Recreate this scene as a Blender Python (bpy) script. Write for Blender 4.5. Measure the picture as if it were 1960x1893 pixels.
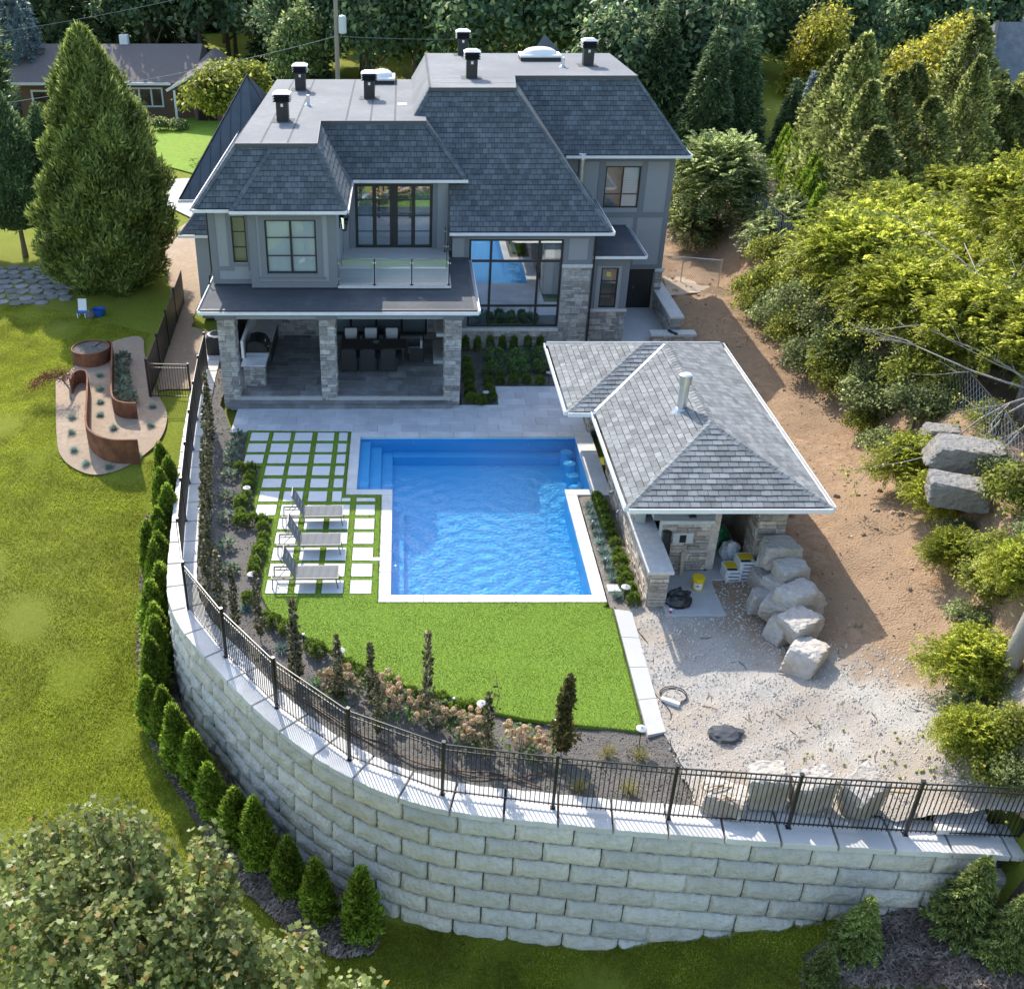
import bpy, bmesh, math, random
import numpy as np
from mathutils import Vector, Matrix
from mathutils.geometry import delaunay_2d_cdt
random.seed(7); np.random.seed(7)
scene = bpy.context.scene
for o in list(bpy.data.objects): bpy.data.objects.remove(o)
COL = scene.collection
# ------------------------------------------------------------ camera, sky, sun, exposure
FPX, CX, CY, H = 2000.0, 770.0, 946.5, 18.0       # focal length and principal point in photo pixels (1960 wide), camera height
TH = math.atan(1186.5 / FPX); SN, CS = math.sin(TH), math.cos(TH)
cam = bpy.data.cameras.new('camera'); camo = bpy.data.objects.new('camera', cam); COL.objects.link(camo)
camo.location = (0, 0, H); camo.rotation_euler = (math.pi/2 - TH, 0, 0)
cam.sensor_fit = 'HORIZONTAL'; cam.sensor_width = 36; cam.lens = 36*FPX/1960; cam.shift_x = (980-CX)/1960
cam.clip_end = 2000; scene.camera = camo
SUN_EL = math.radians(39.0); SDX, SDY = -0.31, 0.951  # towards the sun: behind the house, to the left
world = bpy.data.worlds.new('World'); scene.world = world; world.use_nodes = True
wn = world.node_tree; sky = wn.nodes.new('ShaderNodeTexSky'); sky.sky_type = 'NISHITA'; sky.sun_disc = False
sky.sun_elevation = SUN_EL; sky.sun_rotation = math.atan2(SDX, SDY); sky.air_density = 1.0; sky.dust_density = 1.2; sky.ozone_density = 1.0
wn.links.new(sky.outputs[0], wn.nodes['Background'].inputs[0]); wn.nodes['Background'].inputs[1].default_value = 0.15
sl = bpy.data.lights.new('sun', 'SUN'); sl.energy = 2.5; sl.angle = math.radians(0.5); sl.color = (1, .95, .86)
so = bpy.data.objects.new('sun', sl); COL.objects.link(so)
ce = math.cos(SUN_EL)
so.rotation_euler = Vector((SDX*ce, SDY*ce, math.sin(SUN_EL))).to_track_quat('Z', 'Y').to_euler(); so.location = (-20, 60, 50)
scene.view_settings.view_transform = 'Standard'; scene.view_settings.look = 'None'
scene.view_settings.gamma = 1; scene.view_settings.use_curve_mapping = False; scene.view_settings.exposure = 1.33

# ------------------------------------------------------------ photo pixel -> place (the plane is given)
def _ray(u, v):
    a = (u-CX)/FPX; b = -(v-CY)/FPX
    return a, CS+b*SN, -SN+b*CS
def P(u, v, z=0.0):                # on a level plane
    d = _ray(u, v); t = (z-H)/d[2]; return d[0]*t, d[1]*t
def Q(u, v, y):                    # on a wall facing the camera
    d = _ray(u, v); t = y/d[1]; return d[0]*t, H+d[2]*t
def zm(ox, oy, k):                 # enlarged crop -> photo pixel (1960 wide)
    return lambda x, y: ((ox+x*k)*.765625, (oy+y*k)*.765625)

# ------------------------------------------------------------ materials
def nn(t, ty, **kw):
    n = t.nodes.new(ty)
    for k, v in kw.items(): setattr(n, k, v)
    return n
def rgb(c): return (c[0], c[1], c[2], 1)
MATS = {}
def mat(name, c1, c2=None, scale=4, rough=.8, bump=0, bscale=None, isl=0, metal=0, spec=.5, detail=6, big=None, bigscale=.3, trans=0, stretch=None, contrast=.35, bdist=.02, warm=0):
    m = bpy.data.materials.new(name); m.use_nodes = True; t = m.node_tree; L = t.links.new
    b = t.nodes['Principled BSDF']; b.inputs['Roughness'].default_value = rough; b.inputs['Metallic'].default_value = metal
    b.inputs['Specular IOR Level'].default_value = spec
    tc = nn(t, 'ShaderNodeTexCoord'); vec = tc.outputs['Object']
    if stretch:
        mp = nn(t, 'ShaderNodeMapping'); mp.inputs['Scale'].default_value = stretch; L(vec, mp.inputs[0]); vec = mp.outputs[0]
    col = None
    if c2 is None: c2 = c1
    nz = nn(t, 'ShaderNodeTexNoise'); nz.inputs['Scale'].default_value = scale; nz.inputs['Detail'].default_value = detail; nz.inputs['Roughness'].default_value = .65
    L(vec, nz.inputs['Vector'])
    mr = nn(t, 'ShaderNodeMapRange'); mr.inputs[1].default_value = .5-contrast/2; mr.inputs[2].default_value = .5+contrast/2; L(nz.outputs[0], mr.inputs[0])
    mx = nn(t, 'ShaderNodeMix', data_type='RGBA'); mx.inputs[6].default_value = rgb(c1); mx.inputs[7].default_value = rgb(c2); L(mr.outputs[0], mx.inputs[0]); col = mx.outputs[2]
    if big:
        n2 = nn(t, 'ShaderNodeTexNoise'); n2.inputs['Scale'].default_value = bigscale; n2.inputs['Detail'].default_value = 4; L(tc.outputs['Object'], n2.inputs['Vector'])
        r2 = nn(t, 'ShaderNodeMapRange'); r2.inputs[1].default_value = .4; r2.inputs[2].default_value = .62; L(n2.outputs[0], r2.inputs[0])
        m2 = nn(t, 'ShaderNodeMix', data_type='RGBA'); m2.inputs[7].default_value = rgb(big); L(r2.outputs[0], m2.inputs[0]); L(col, m2.inputs[6]); col = m2.outputs[2]
    if isl:
        ge = nn(t, 'ShaderNodeNewGeometry'); oi = nn(t, 'ShaderNodeObjectInfo')
        a = nn(t, 'ShaderNodeMath', operation='MULTIPLY_ADD'); a.inputs[1].default_value = 7.31; L(oi.outputs['Random'], a.inputs[0]); L(ge.outputs['Random Per Island'], a.inputs[2])
        wn_ = nn(t, 'ShaderNodeTexWhiteNoise', noise_dimensions='1D'); L(a.outputs[0], wn_.inputs['W'])
        r3 = nn(t, 'ShaderNodeMapRange'); r3.inputs[3].default_value = 1-isl; r3.inputs[4].default_value = 1+isl; L(wn_.outputs['Value'], r3.inputs[0])
        hs = nn(t, 'ShaderNodeHueSaturation'); L(col, hs.inputs['Color']); L(r3.outputs[0], hs.inputs['Value']); col = hs.outputs[0]
        if warm:
            sp = nn(t, 'ShaderNodeSeparateColor'); L(wn_.outputs['Color'], sp.inputs[0])
            m3 = nn(t, 'ShaderNodeMix', data_type='RGBA', blend_type='MULTIPLY'); m3.inputs[7].default_value = (1+warm, 1, 1-warm, 1); L(sp.outputs[1], m3.inputs[0]); L(col, m3.inputs[6]); col = m3.outputs[2]
    L(col, b.inputs['Base Color'])
    if bump:
        n4 = nn(t, 'ShaderNodeTexNoise'); n4.inputs['Scale'].default_value = bscale or scale*3; n4.inputs['Detail'].default_value = 5; L(vec, n4.inputs['Vector'])
        bp = nn(t, 'ShaderNodeBump'); bp.inputs['Strength'].default_value = bump; bp.inputs['Distance'].default_value = bdist; L(n4.outputs[0], bp.inputs['Height']); L(bp.outputs[0], b.inputs['Normal'])
    MATS[name] = m; return m
def leafmat(name, c1, c2, c3=None, p3=.06, rough=.45, trans=.5):
    m = bpy.data.materials.new(name); m.use_nodes = True; t = m.node_tree; L = t.links.new
    b = t.nodes['Principled BSDF']; b.inputs['Roughness'].default_value = rough; b.inputs['Specular IOR Level'].default_value = .3
    ge = nn(t, 'ShaderNodeNewGeometry'); oi = nn(t, 'ShaderNodeObjectInfo')
    a = nn(t, 'ShaderNodeMath', operation='MULTIPLY_ADD'); a.inputs[1].default_value = 3.7; L(oi.outputs['Random'], a.inputs[0]); L(ge.outputs['Random Per Island'], a.inputs[2])
    w = nn(t, 'ShaderNodeTexWhiteNoise', noise_dimensions='1D'); L(a.outputs[0], w.inputs['W'])
    cr = nn(t, 'ShaderNodeValToRGB'); e = cr.color_ramp.elements
    e[0].color = rgb(c1); e[1].position = 1-p3 if c3 else 1; e[1].color = rgb(c2)
    if c3:
        n = e.new(1.0); n.color = rgb(c3)
    L(w.outputs['Value'], cr.inputs[0])
    tc = nn(t, 'ShaderNodeTexCoord'); nz = nn(t, 'ShaderNodeTexNoise'); nz.inputs['Scale'].default_value = .9; nz.inputs['Detail'].default_value = 2; L(tc.outputs['Object'], nz.inputs['Vector'])
    r = nn(t, 'ShaderNodeMapRange'); r.inputs[1].default_value = .35; r.inputs[2].default_value = .65; r.inputs[3].default_value = .72; r.inputs[4].default_value = 1.28; L(nz.outputs[0], r.inputs[0])
    hv = nn(t, 'ShaderNodeMath', operation='MULTIPLY_ADD'); hv.inputs[1].default_value = .4; hv.inputs[2].default_value = .8; L(oi.outputs['Random'], hv.inputs[0])
    mu = nn(t, 'ShaderNodeMath', operation='MULTIPLY'); L(r.outputs[0], mu.inputs[0]); L(hv.outputs[0], mu.inputs[1])
    hs = nn(t, 'ShaderNodeHueSaturation'); L(cr.outputs[0], hs.inputs['Color']); L(mu.outputs[0], hs.inputs['Value'])
    L(hs.outputs[0], b.inputs['Base Color'])
    tr = nn(t, 'ShaderNodeBsdfTranslucent'); L(hs.outputs[0], tr.inputs[0])
    ms = nn(t, 'ShaderNodeMixShader'); ms.inputs[0].default_value = trans; L(b.outputs[0], ms.inputs[1]); L(tr.outputs[0], ms.inputs[2])
    L(ms.outputs[0], t.nodes['Material Output'].inputs[0]); MATS[name] = m; return m
def glassmat(name, tint=(1, 1, 1), refl=.3, rough=.0, wave=0):
    m = bpy.data.materials.new(name); m.use_nodes = True; t = m.node_tree; L = t.links.new
    t.nodes.remove(t.nodes['Principled BSDF'])
    tr = nn(t, 'ShaderNodeBsdfTransparent'); tr.inputs[0].default_value = rgb(tint)
    gl = nn(t, 'ShaderNodeBsdfGlossy'); gl.inputs['Roughness'].default_value = rough; gl.inputs[0].default_value = (1, 1, 1, 1)
    fr = nn(t, 'ShaderNodeFresnel'); fr.inputs[0].default_value = 1.5
    mr = nn(t, 'ShaderNodeMath', operation='MAXIMUM'); mr.inputs[1].default_value = refl; L(fr.outputs[0], mr.inputs[0])
    ms = nn(t, 'ShaderNodeMixShader'); L(mr.outputs[0], ms.inputs[0]); L(tr.outputs[0], ms.inputs[1]); L(gl.outputs[0], ms.inputs[2])
    L(ms.outputs[0], t.nodes['Material Output'].inputs[0])
    MATS[name] = m; return m

mat('stucco', (.27, .28, .285), (.31, .32, .325), 30, .9, .25, 180)
mat('trim', (.165, .175, .185), (.19, .20, .21), 20, .8, .15, 150)
mat('stone', (.25, .24, .228), (.46, .44, .41), 6, .9, .7, 22, isl=.38, warm=.07, bdist=.03)
mat('cabstone', (.30, .26, .215), (.52, .46, .39), 6, .9, .8, 22, isl=.35, warm=.1, bdist=.03)
mat('mortar', (.42, .41, .39), (.52, .51, .48), 15, .95, .4, 60)
mat('limestone', (.50, .48, .45), (.62, .60, .56), 5, .85, .3, 40)
mat('shingle', (.075, .09, .10), (.125, .145, .158), 2.2, .9, .5, 140, isl=.24, detail=8)
mat('cabshingle', (.17, .175, .175), (.27, .275, .27), 2.0, .9, .5, 140, isl=.25, detail=8)
mat('membrane', (.165, .17, .175), (.225, .23, .235), 3, .85, .35, 60, big=(.15, .155, .165), bigscale=.35, stretch=(1, 1, 1))
mat('membrane2', (.062, .067, .074), (.098, .102, .108), 3, .85, .35, 60, big=(.055, .06, .068), bigscale=.5)
mat('underlay', (.012, .013, .015), (.018, .019, .02), 5, .9)  # near-black so gaps between shingle courses imitate shadow lines
mat('gutter', (.66, .66, .66), (.74, .74, .74), 3, .4, 0, spec=.5)  # pale tone stands in for sun glint on the house gutters
mat('fascia', (.07, .072, .075), None, 3, .6)
mat('black', (.012, .012, .013), (.018, .018, .018), 8, .45)
mat('blackmetal', (.015, .015, .016), None, 8, .35, spec=.6)
mat('darkmetalroof', (.075, .09, .105), (.10, .115, .13), 2, .45, spec=.5)
mat('whitepaint', (.72, .72, .70), (.8, .8, .78), 3, .6)
mat('bluemark', (.02, .05, .3), None, 3, .6)
mat('curtain', (.62, .64, .66), (.75, .77, .78), 6, .9, .2, 20, stretch=(8, 8, .4))
mat('interior', (.05, .052, .055), (.08, .08, .08), 1.5, .9)
mat('interior_tan', (.36, .345, .33), (.46, .44, .42), 1.0, .9)
mat('blind', (.68, .69, .70), None, 3, .7)
mat('deck', (.52, .53, .54), (.62, .63, .64), 3, .8, .3, 25, isl=.09, stretch=(.6, 2.5, 1), big=(.49, .50, .515), bigscale=1.3)
mat('paver', (.62, .62, .60), (.70, .70, .68), 3, .8, .25, 40, isl=.05, stretch=(.6, 2.5, 1))
mat('coping', (.60, .585, .555), (.72, .70, .665), 2.5, .8, .45, 18, isl=.05, big=(.56, .545, .515), bigscale=1.2)
mat('flagstone', (.19, .195, .20), (.32, .325, .325), 2.5, .75, .45, 16, isl=.3, warm=.05, big=(.2, .195, .185), bigscale=1.5)
mat('deckboard', (.42, .40, .38), (.55, .53, .50), 2, .7, .2, 30, isl=.08, stretch=(.6, 14, 14))
mat('block', (.55, .525, .47), (.73, .70, .64), 1.6, .9, .9, 9, isl=.15, big=(.44, .425, .38), bigscale=1.1, bdist=.09, warm=.05, detail=9)
mat('capstone', (.60, .575, .535), (.72, .695, .655), 2.2, .85, .5, 14, isl=.06, big=(.55, .53, .49), bigscale=.8)
mat('boulder', (.36, .325, .28), (.64, .60, .55), 1.4, .9, 1.0, 6, isl=.18, big=(.37, .30, .225), bigscale=1.1, bdist=.1, detail=9)
mat('bankstone', (.17, .16, .145), (.34, .325, .30), 1.4, .9, 1.0, 6, big=(.22, .19, .155), bigscale=.9, bdist=.1, detail=9)  # darker copy of boulder: shade under the foliage is in its colour
mat('concrete', (.42, .41, .39), (.52, .51, .485), 2, .85, .35, 30, big=(.46, .45, .43), bigscale=.7)
mat('turf', (.14, .24, .02), (.24, .35, .045), 26, .85, .7, 90, big=(.19, .30, .035), bigscale=.8, bdist=.03, spec=.2, detail=8)
mat('lawn', (.16, .20, .015), (.29, .32, .035), 9, .95, 1.0, 55, big=(.27, .29, .045), bigscale=.13, bdist=.05, spec=.15, detail=10)
mat('grassfar', (.17, .28, .025), (.26, .38, .045), 4, .9, .6, 30, spec=.2)
mat('soil', (.085, .075, .065), (.20, .18, .155), 7, .95, 1.0, 26, big=(.155, .14, .125), bigscale=.9, bdist=.06, detail=10)
mat('bedsoil', (.17, .145, .12), (.30, .265, .22), 7, .95, 1.0, 26, big=(.22, .19, .16), bigscale=.9, bdist=.05, detail=10)
mat('mulch', (.045, .032, .022), (.17, .125, .095), 16, .95, 1.0, 34, bdist=.08, detail=10)
mat('gardensoil', (.34, .245, .165), (.50, .38, .27), 5, .95, .8, 30, big=(.40, .295, .205), bigscale=1.0, bdist=.04, detail=9)
mat('dirt', (.27, .16, .085), (.48, .32, .195), 3.2, .95, 1.0, 18, big=(.34, .225, .135), bigscale=.45, bdist=.09, detail=11)
mat('gravel', (.34, .305, .26), (.58, .54, .48), 18, .95, .9, 45, big=(.42, .35, .275), bigscale=.55, bdist=.05, detail=11, contrast=.5)
mat('dirt2', (.26, .165, .095), (.44, .30, .19), 3.2, .95, 1.0, 18)
mat('asphalt', (.20, .20, .20), (.28, .28, .275), 10, .9, .4, 60)
mat('steel', (.50, .50, .50), (.58, .58, .58), 3, .25, metal=1)
mat('galv', (.62, .64, .66), (.72, .74, .76), 6, .3, metal=.9)
mat('corten', (.16, .058, .024), (.27, .105, .045), 4, .85, .4, 25, big=(.13, .048, .024), bigscale=2, stretch=(2, 2, .7))
mat('lounge_frame', (.19, .175, .155), (.24, .22, .20), 6, .5)
mat('sling', (.145, .15, .15), (.175, .18, .18), 90, .85, .3, 300)
mat('plaster', (.22, .62, .90), (.36, .76, .95), 30, .6, .25, 60, big=(.28, .68, .92), bigscale=.5, isl=0)
mat('wicker', (.018, .017, .017), (.035, .033, .032), 60, .6, .4, 150)
mat('cushion', (.55, .54, .52), None, 3, .9)
mat('darkwood', (.03, .022, .018), (.05, .036, .03), 8, .5)
mat('wood', (.40, .29, .18), (.52, .39, .25), 5, .8, .2, 30, stretch=(8, 8, 1))
mat('greywood', (.10, .09, .08), (.17, .155, .14), 5, .85, .3, 40, isl=.2, stretch=(1, 1, 6))
mat('plywood', (.46, .35, .25), (.55, .43, .32), 4, .85)
mat('marble', (.62, .63, .65), (.78, .79, .80), 2, .3)
mat('yellow', (.75, .52, .01), None, 3, .45)
mat('plasticblack', (.012, .012, .014), (.02, .02, .024), 4, .3, .6, 8)
mat('red', (.5, .03, .02), None, 3, .5)
mat('sackwhite', (.62, .62, .60), (.72, .72, .70), 5, .6, .3, 20)
mat('greenplastic', (.02, .20, .07), None, 4, .4)
mat('blueplastic', (.02, .10, .40), None, 4, .4)
mat('bark', (.12, .085, .06), (.22, .165, .12), 7, .95, 1.0, 20, stretch=(3, 3, .5), bdist=.04)
mat('barkgrey', (.24, .21, .18), (.36, .33, .29), 9, .95, .8, 20, stretch=(3, 3, .5))
mat('polewood', (.24, .20, .16), (.32, .275, .22), 6, .9, .3, 20, stretch=(8, 8, .5))
mat('transformer', (.55, .58, .58), None, 3, .4)
mat('bungalow_roof', (.16, .13, .115), (.22, .185, .165), 12, .95, .3, 60)
mat('bungalow_wall', (.15, .085, .06), (.21, .125, .09), 14, .9, .3, 60)
mat('hose', (.09, .05, .03), None, 3, .6)
mat('apple', (.26, .27, .04), None, 3, .5)
mat('bloom', (.52, .36, .22), (.66, .50, .34), 8, .9)
glassmat('glass', (.9, .94, .95), .06); glassmat('clearglass', (.90, .96, .94), .09); glassmat('bigglass', (.75, .84, .88), .36)
leafmat('arbor', (.10, .15, .035), (.32, .40, .10), (.58, .60, .2), .28)  # most ramps here: dark end imitates shaded gaps, bright end leaf highlights
leafmat('cedar', (.10, .19, .02), (.36, .50, .06), (.62, .70, .14), .32)
leafmat('forest', (.04, .09, .055), (.22, .32, .14), (.52, .58, .26), .28)
leafmat('forestlight', (.08, .14, .045), (.34, .42, .14), (.62, .63, .26), .3)
leafmat('yellowleaf', (.13, .15, .02), (.52, .50, .07), (.80, .68, .12), .3, trans=.62)
leafmat('limeleaf', (.08, .11, .02), (.40, .45, .07), (.74, .68, .15), .27, trans=.62)
leafmat('locust', (.08, .12, .02), (.48, .52, .065), (.85, .80, .18), .3, trans=.62)
leafmat('palegreen', (.07, .11, .035), (.34, .40, .15), (.66, .70, .36), .28, trans=.62)
leafmat('oakleaf', (.06, .09, .025), (.32, .36, .11), (.62, .60, .24), .28, trans=.62)
leafmat('maple', (.10, .13, .03), (.50, .56, .19), (.70, .38, .12), .07, rough=.35, trans=.6)
leafmat('beech', (.05, .055, .022), (.17, .16, .075), (.40, .36, .26), .22, rough=.3)
leafmat('beechgreen', (0.0517, 0.069, 0.023), (0.149, 0.138, 0.046), (0.276, 0.161, 0.046), .2, rough=.35)
leafmat('box', (0.092, 0.161, 0.023), (0.23, 0.322, 0.046), (0.368, 0.437, 0.103), .15)
leafmat('fescue', (0.184, 0.276, 0.23), (0.368, 0.483, 0.437))
leafmat('bluespruce', (.12, .17, .18), (.32, .40, .41), (.5, .58, .58), .2)
leafmat('spruce', (.04, .085, .04), (.18, .27, .11), (.42, .50, .22), .25)
leafmat('youngspruce', (.08, .13, .03), (.38, .45, .12), (.70, .72, .30), .32)
leafmat('redmaple', (0.0805, 0.023, 0.0207), (0.196, 0.069, 0.0517), (0.276, 0.115, 0.0805), .1)
leafmat('perennial', (0.138, 0.196, 0.115), (0.345, 0.414, 0.299))
leafmat('hydrangea', (0.08, 0.16, 0.04), (0.208, 0.336, 0.08))
leafmat('bloomleaf', (0.483, 0.345, 0.196), (0.782, 0.621, 0.414), (0.414, 0.23, 0.115), .15)
leafmat('drygrass', (0.287, 0.253, 0.092), (0.483, 0.437, 0.184))
leafmat('grassblade', (.22, .27, .014), (.38, .41, .042), (.54, .49, .15), .2, rough=.8)

def blend_gravel():
    t = MATS['gravel'].node_tree; L = t.links.new; b = t.nodes['Principled BSDF']; src = b.inputs['Base Color'].links[0].from_socket
    tc = nn(t, 'ShaderNodeTexCoord'); sx = nn(t, 'ShaderNodeSeparateXYZ'); L(tc.outputs['Object'], sx.inputs[0])
    a = nn(t, 'ShaderNodeMath', operation='ADD'); L(sx.outputs[0], a.inputs[0]); L(sx.outputs[1], a.inputs[1])
    nz = nn(t, 'ShaderNodeTexNoise'); nz.inputs['Scale'].default_value = 1.1; nz.inputs['Detail'].default_value = 8; nz.inputs['Roughness'].default_value = .7; L(tc.outputs['Object'], nz.inputs['Vector'])
    m = nn(t, 'ShaderNodeMath', operation='MULTIPLY_ADD'); m.inputs[1].default_value = 5.0; L(nz.outputs[0], m.inputs[0]); L(a.outputs[0], m.inputs[2])
    r = nn(t, 'ShaderNodeMapRange'); r.inputs[1].default_value = 32.6+1.6; r.inputs[2].default_value = 33.6+2.3; L(m.outputs[0], r.inputs[0])
    n2 = nn(t, 'ShaderNodeTexNoise'); n2.inputs['Scale'].default_value = 3.2; n2.inputs['Detail'].default_value = 11; L(tc.outputs['Object'], n2.inputs['Vector'])
    d = nn(t, 'ShaderNodeMix', data_type='RGBA'); d.inputs[6].default_value = (.27, .175, .105, 1); d.inputs[7].default_value = (.44, .31, .20, 1); L(n2.outputs[0], d.inputs[0])
    x = nn(t, 'ShaderNodeMix', data_type='RGBA'); L(r.outputs[0], x.inputs[0]); L(src, x.inputs[6]); L(d.outputs[2], x.inputs[7]); L(x.outputs[2], b.inputs['Base Color'])
blend_gravel()
# ------------------------------------------------------------ building helpers
def M(n): return MATS[n] if isinstance(n, str) else n
WOFF = {}
def link(o, parent=None):
    COL.objects.link(o)
    if parent is not None:
        o.parent = parent; w = WOFF.get(parent.name)
        if w is not None: o.location = (-w[0], -w[1], -w[2])
    return o
def tag(o, label=None, cat=None, group=None, kind=None):
    if label: o['label'] = label
    if cat: o['category'] = cat
    if group: o['group'] = group
    if kind: o['kind'] = kind
    return o
def thing(name, label, cat, loc=(0, 0, 0), group=None, world=True):
    """Empty at the thing's base. world=True: the parts' meshes are given in world coordinates."""
    o = bpy.data.objects.new(name, None); COL.objects.link(o); o.location = loc; o.empty_display_size = .2
    tag(o, label, cat, group)
    if world: WOFF[o.name] = tuple(loc)
    return o
def mesh_obj(name, verts, faces, m, parent=None, smooth=False, kind=None):
    me = bpy.data.meshes.new(name); me.from_pydata(verts, [], faces)
    me.materials.append(M(m))
    if smooth: me.polygons.foreach_set('use_smooth', [True]*len(me.polygons))
    me.update()
    o = bpy.data.objects.new(name, me); link(o, parent)
    if kind: o['kind'] = kind
    return o
class B:
    def __init__(s): s.v = []; s.f = []
    def add(s, vs, fs):
        n = len(s.v); s.v += [tuple(v) for v in vs]; s.f += [tuple(i+n for i in f) for f in fs]; return s
    def box(s, x0, y0, z0, x1, y1, z1):
        return s.add([(x0,y0,z0),(x1,y0,z0),(x1,y1,z0),(x0,y1,z0),(x0,y0,z1),(x1,y0,z1),(x1,y1,z1),(x0,y1,z1)],
                     [(3,2,1,0),(4,5,6,7),(0,1,5,4),(1,2,6,5),(2,3,7,6),(3,0,4,7)])
    def bbox(s, x0, y0, z0, x1, y1, z1, b=.01):
        """box with chamfered upright and top edges"""
        p = lambda d: [(x0+b+d,y0+d),(x1-b-d,y0+d),(x1-d,y0+b+d),(x1-d,y1-b-d),(x1-b-d,y1-d),(x0+b+d,y1-d),(x0+d,y1-b-d),(x0+d,y0+b+d)]
        vs = [(x,y,z0) for x,y in p(0)]+[(x,y,z1-b) for x,y in p(0)]+[(x,y,z1) for x,y in p(b*.7)]
        fs = [tuple(range(7,-1,-1)), tuple(range(16,24))]
        for r in (0,8): fs += [(r+i, r+(i+1)%8, r+8+(i+1)%8, r+8+i) for i in range(8)]
        return s.add(vs, fs)
    def obox(s, c, U, V, W):
        c, U, V, W = map(Vector, (c, U, V, W)); q = [(-1,-1),(1,-1),(1,1),(-1,1)]
        return s.add([c+U*a+V*b-W for a,b in q]+[c+U*a+V*b+W for a,b in q], [(3,2,1,0),(4,5,6,7),(0,1,5,4),(1,2,6,5),(2,3,7,6),(3,0,4,7)])
    def bar(s, a, b, w, h=None, up=(0,0,1)):
        a, b = Vector(a), Vector(b); d = (b-a); l = d.length; d.normalize(); h = h or w
        u = Vector(up)
        if abs(d.dot(u)) > .98: u = Vector((0,1,0))
        sd = d.cross(u).normalized(); u2 = sd.cross(d)
        return s.obox((a+b)/2, d*(l/2), sd*(w/2), u2*(h/2))
    def tube(s, pts, r, n=8, caps=True):
        pts = [Vector(p) for p in pts]; rs = r if isinstance(r, (list, tuple)) else [r]*len(pts); base = len(s.v)
        for i, p in enumerate(pts):
            d = (pts[min(i+1, len(pts)-1)]-pts[max(i-1, 0)]).normalized()
            u = Vector((0,0,1)) if abs(d.z) < .9 else Vector((1,0,0))
            a = d.cross(u).normalized(); b = d.cross(a)
            s.v += [tuple(p+(a*math.cos(2*math.pi*k/n)+b*math.sin(2*math.pi*k/n))*rs[i]) for k in range(n)]
        for i in range(len(pts)-1):
            for k in range(n):
                s.f.append((base+i*n+k, base+(i+1)*n+k, base+(i+1)*n+(k+1)%n, base+i*n+(k+1)%n))
        if caps:
            s.f.append(tuple(base+k for k in range(n))); e = base+(len(pts)-1)*n; s.f.append(tuple(e+k for k in range(n-1,-1,-1)))
        return s
    def lathe(s, c, prof, n=14):
        base = len(s.v)
        for r, z in prof: s.v += [(c[0]+r*math.cos(2*math.pi*k/n), c[1]+r*math.sin(2*math.pi*k/n), c[2]+z) for k in range(n)]
        for i in range(len(prof)-1):
            for k in range(n): s.f.append((base+i*n+k, base+i*n+(k+1)%n, base+(i+1)*n+(k+1)%n, base+(i+1)*n+k))
        s.f.append(tuple(base+k for k in range(n-1,-1,-1))); e = base+(len(prof)-1)*n; s.f.append(tuple(e+k for k in range(n)))
        return s
    def prism(s, poly, z0, z1):
        n = len(poly); return s.add([(x,y,z0) for x,y in poly]+[(x,y,z1) for x,y in poly],
            [tuple(range(n-1,-1,-1)), tuple(range(n,2*n))]+[(i,(i+1)%n,n+(i+1)%n,n+i) for i in range(n)])
    def poly(s, pts): return s.add(pts, [tuple(range(len(pts)))])
    def obj(s, name, m, parent=None, smooth=False, kind=None): return mesh_obj(name, s.v, s.f, m, parent, smooth, kind)
def _objs(s, name, m, parent=None):
    for k in range(len(s.v)//8): mesh_obj(name, s.v[8*k:8*k+8], [tuple(i-8*k for i in f) for f in s.f[6*k:6*k+6]], m, parent)
B.objs = _objs
def dup(root, loc, rz=0, scale=1, label=None, parent=None):
    r = root.copy(); COL.objects.link(r)
    if parent is None:
        r.location = loc; r.rotation_euler = (0, 0, rz)
        r.scale = (scale,)*3 if not isinstance(scale, tuple) else scale
    else: r.parent = parent
    if label: r['label'] = label
    for ch in list(root.children): dup(ch, None, parent=r)
    return r
def place(o, used, loc, rz=0, scale=1, label=None):
    """first use moves the original, later ones copy it"""
    if used.get(o.name): return dup(o, loc, rz, scale, label)
    used[o.name] = 1; o.location = loc; o.rotation_euler = (0, 0, rz); o.scale = (scale,)*3 if not isinstance(scale, tuple) else scale
    if label: o['label'] = label
    return o
USED = {}
ORD = ['first','second','third','fourth','fifth','sixth','seventh','eighth','ninth','tenth','eleventh','twelfth','thirteenth','fourteenth','fifteenth','sixteenth','seventeenth','eighteenth','nineteenth','twentieth']
def ordn(i):
    if i < 20: return ORD[i]
    t = {2:'twenty', 3:'thirty', 4:'forty'}[(i+1)//10]
    return t+'-'+ORD[(i+1)%10-1] if (i+1)%10 else {2:'twentieth',3:'thirtieth',4:'fortieth'}[(i+1)//10]
def clip(poly, a, b):
    """keep the part of poly left of the line a->b (2D)"""
    out = []; f = lambda p: (b[0]-a[0])*(p[1]-a[1])-(b[1]-a[1])*(p[0]-a[0])
    for i in range(len(poly)):
        p, q = poly[i], poly[(i+1)%len(poly)]; fp, fq = f(p), f(q)
        if fp >= 0: out.append(p)
        if fp*fq < 0: t = fp/(fp-fq); out.append((p[0]+(q[0]-p[0])*t, p[1]+(q[1]-p[1])*t))
    return out
def clipto(poly, region):
    for i in range(len(region)):
        if len(poly) < 3: return []
        poly = clip(poly, region[i], region[(i+1)%len(region)])
    return poly
def area(p): return .5*abs(sum(p[i][0]*p[(i+1)%len(p)][1]-p[(i+1)%len(p)][0]*p[i][1] for i in range(len(p))))
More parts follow.
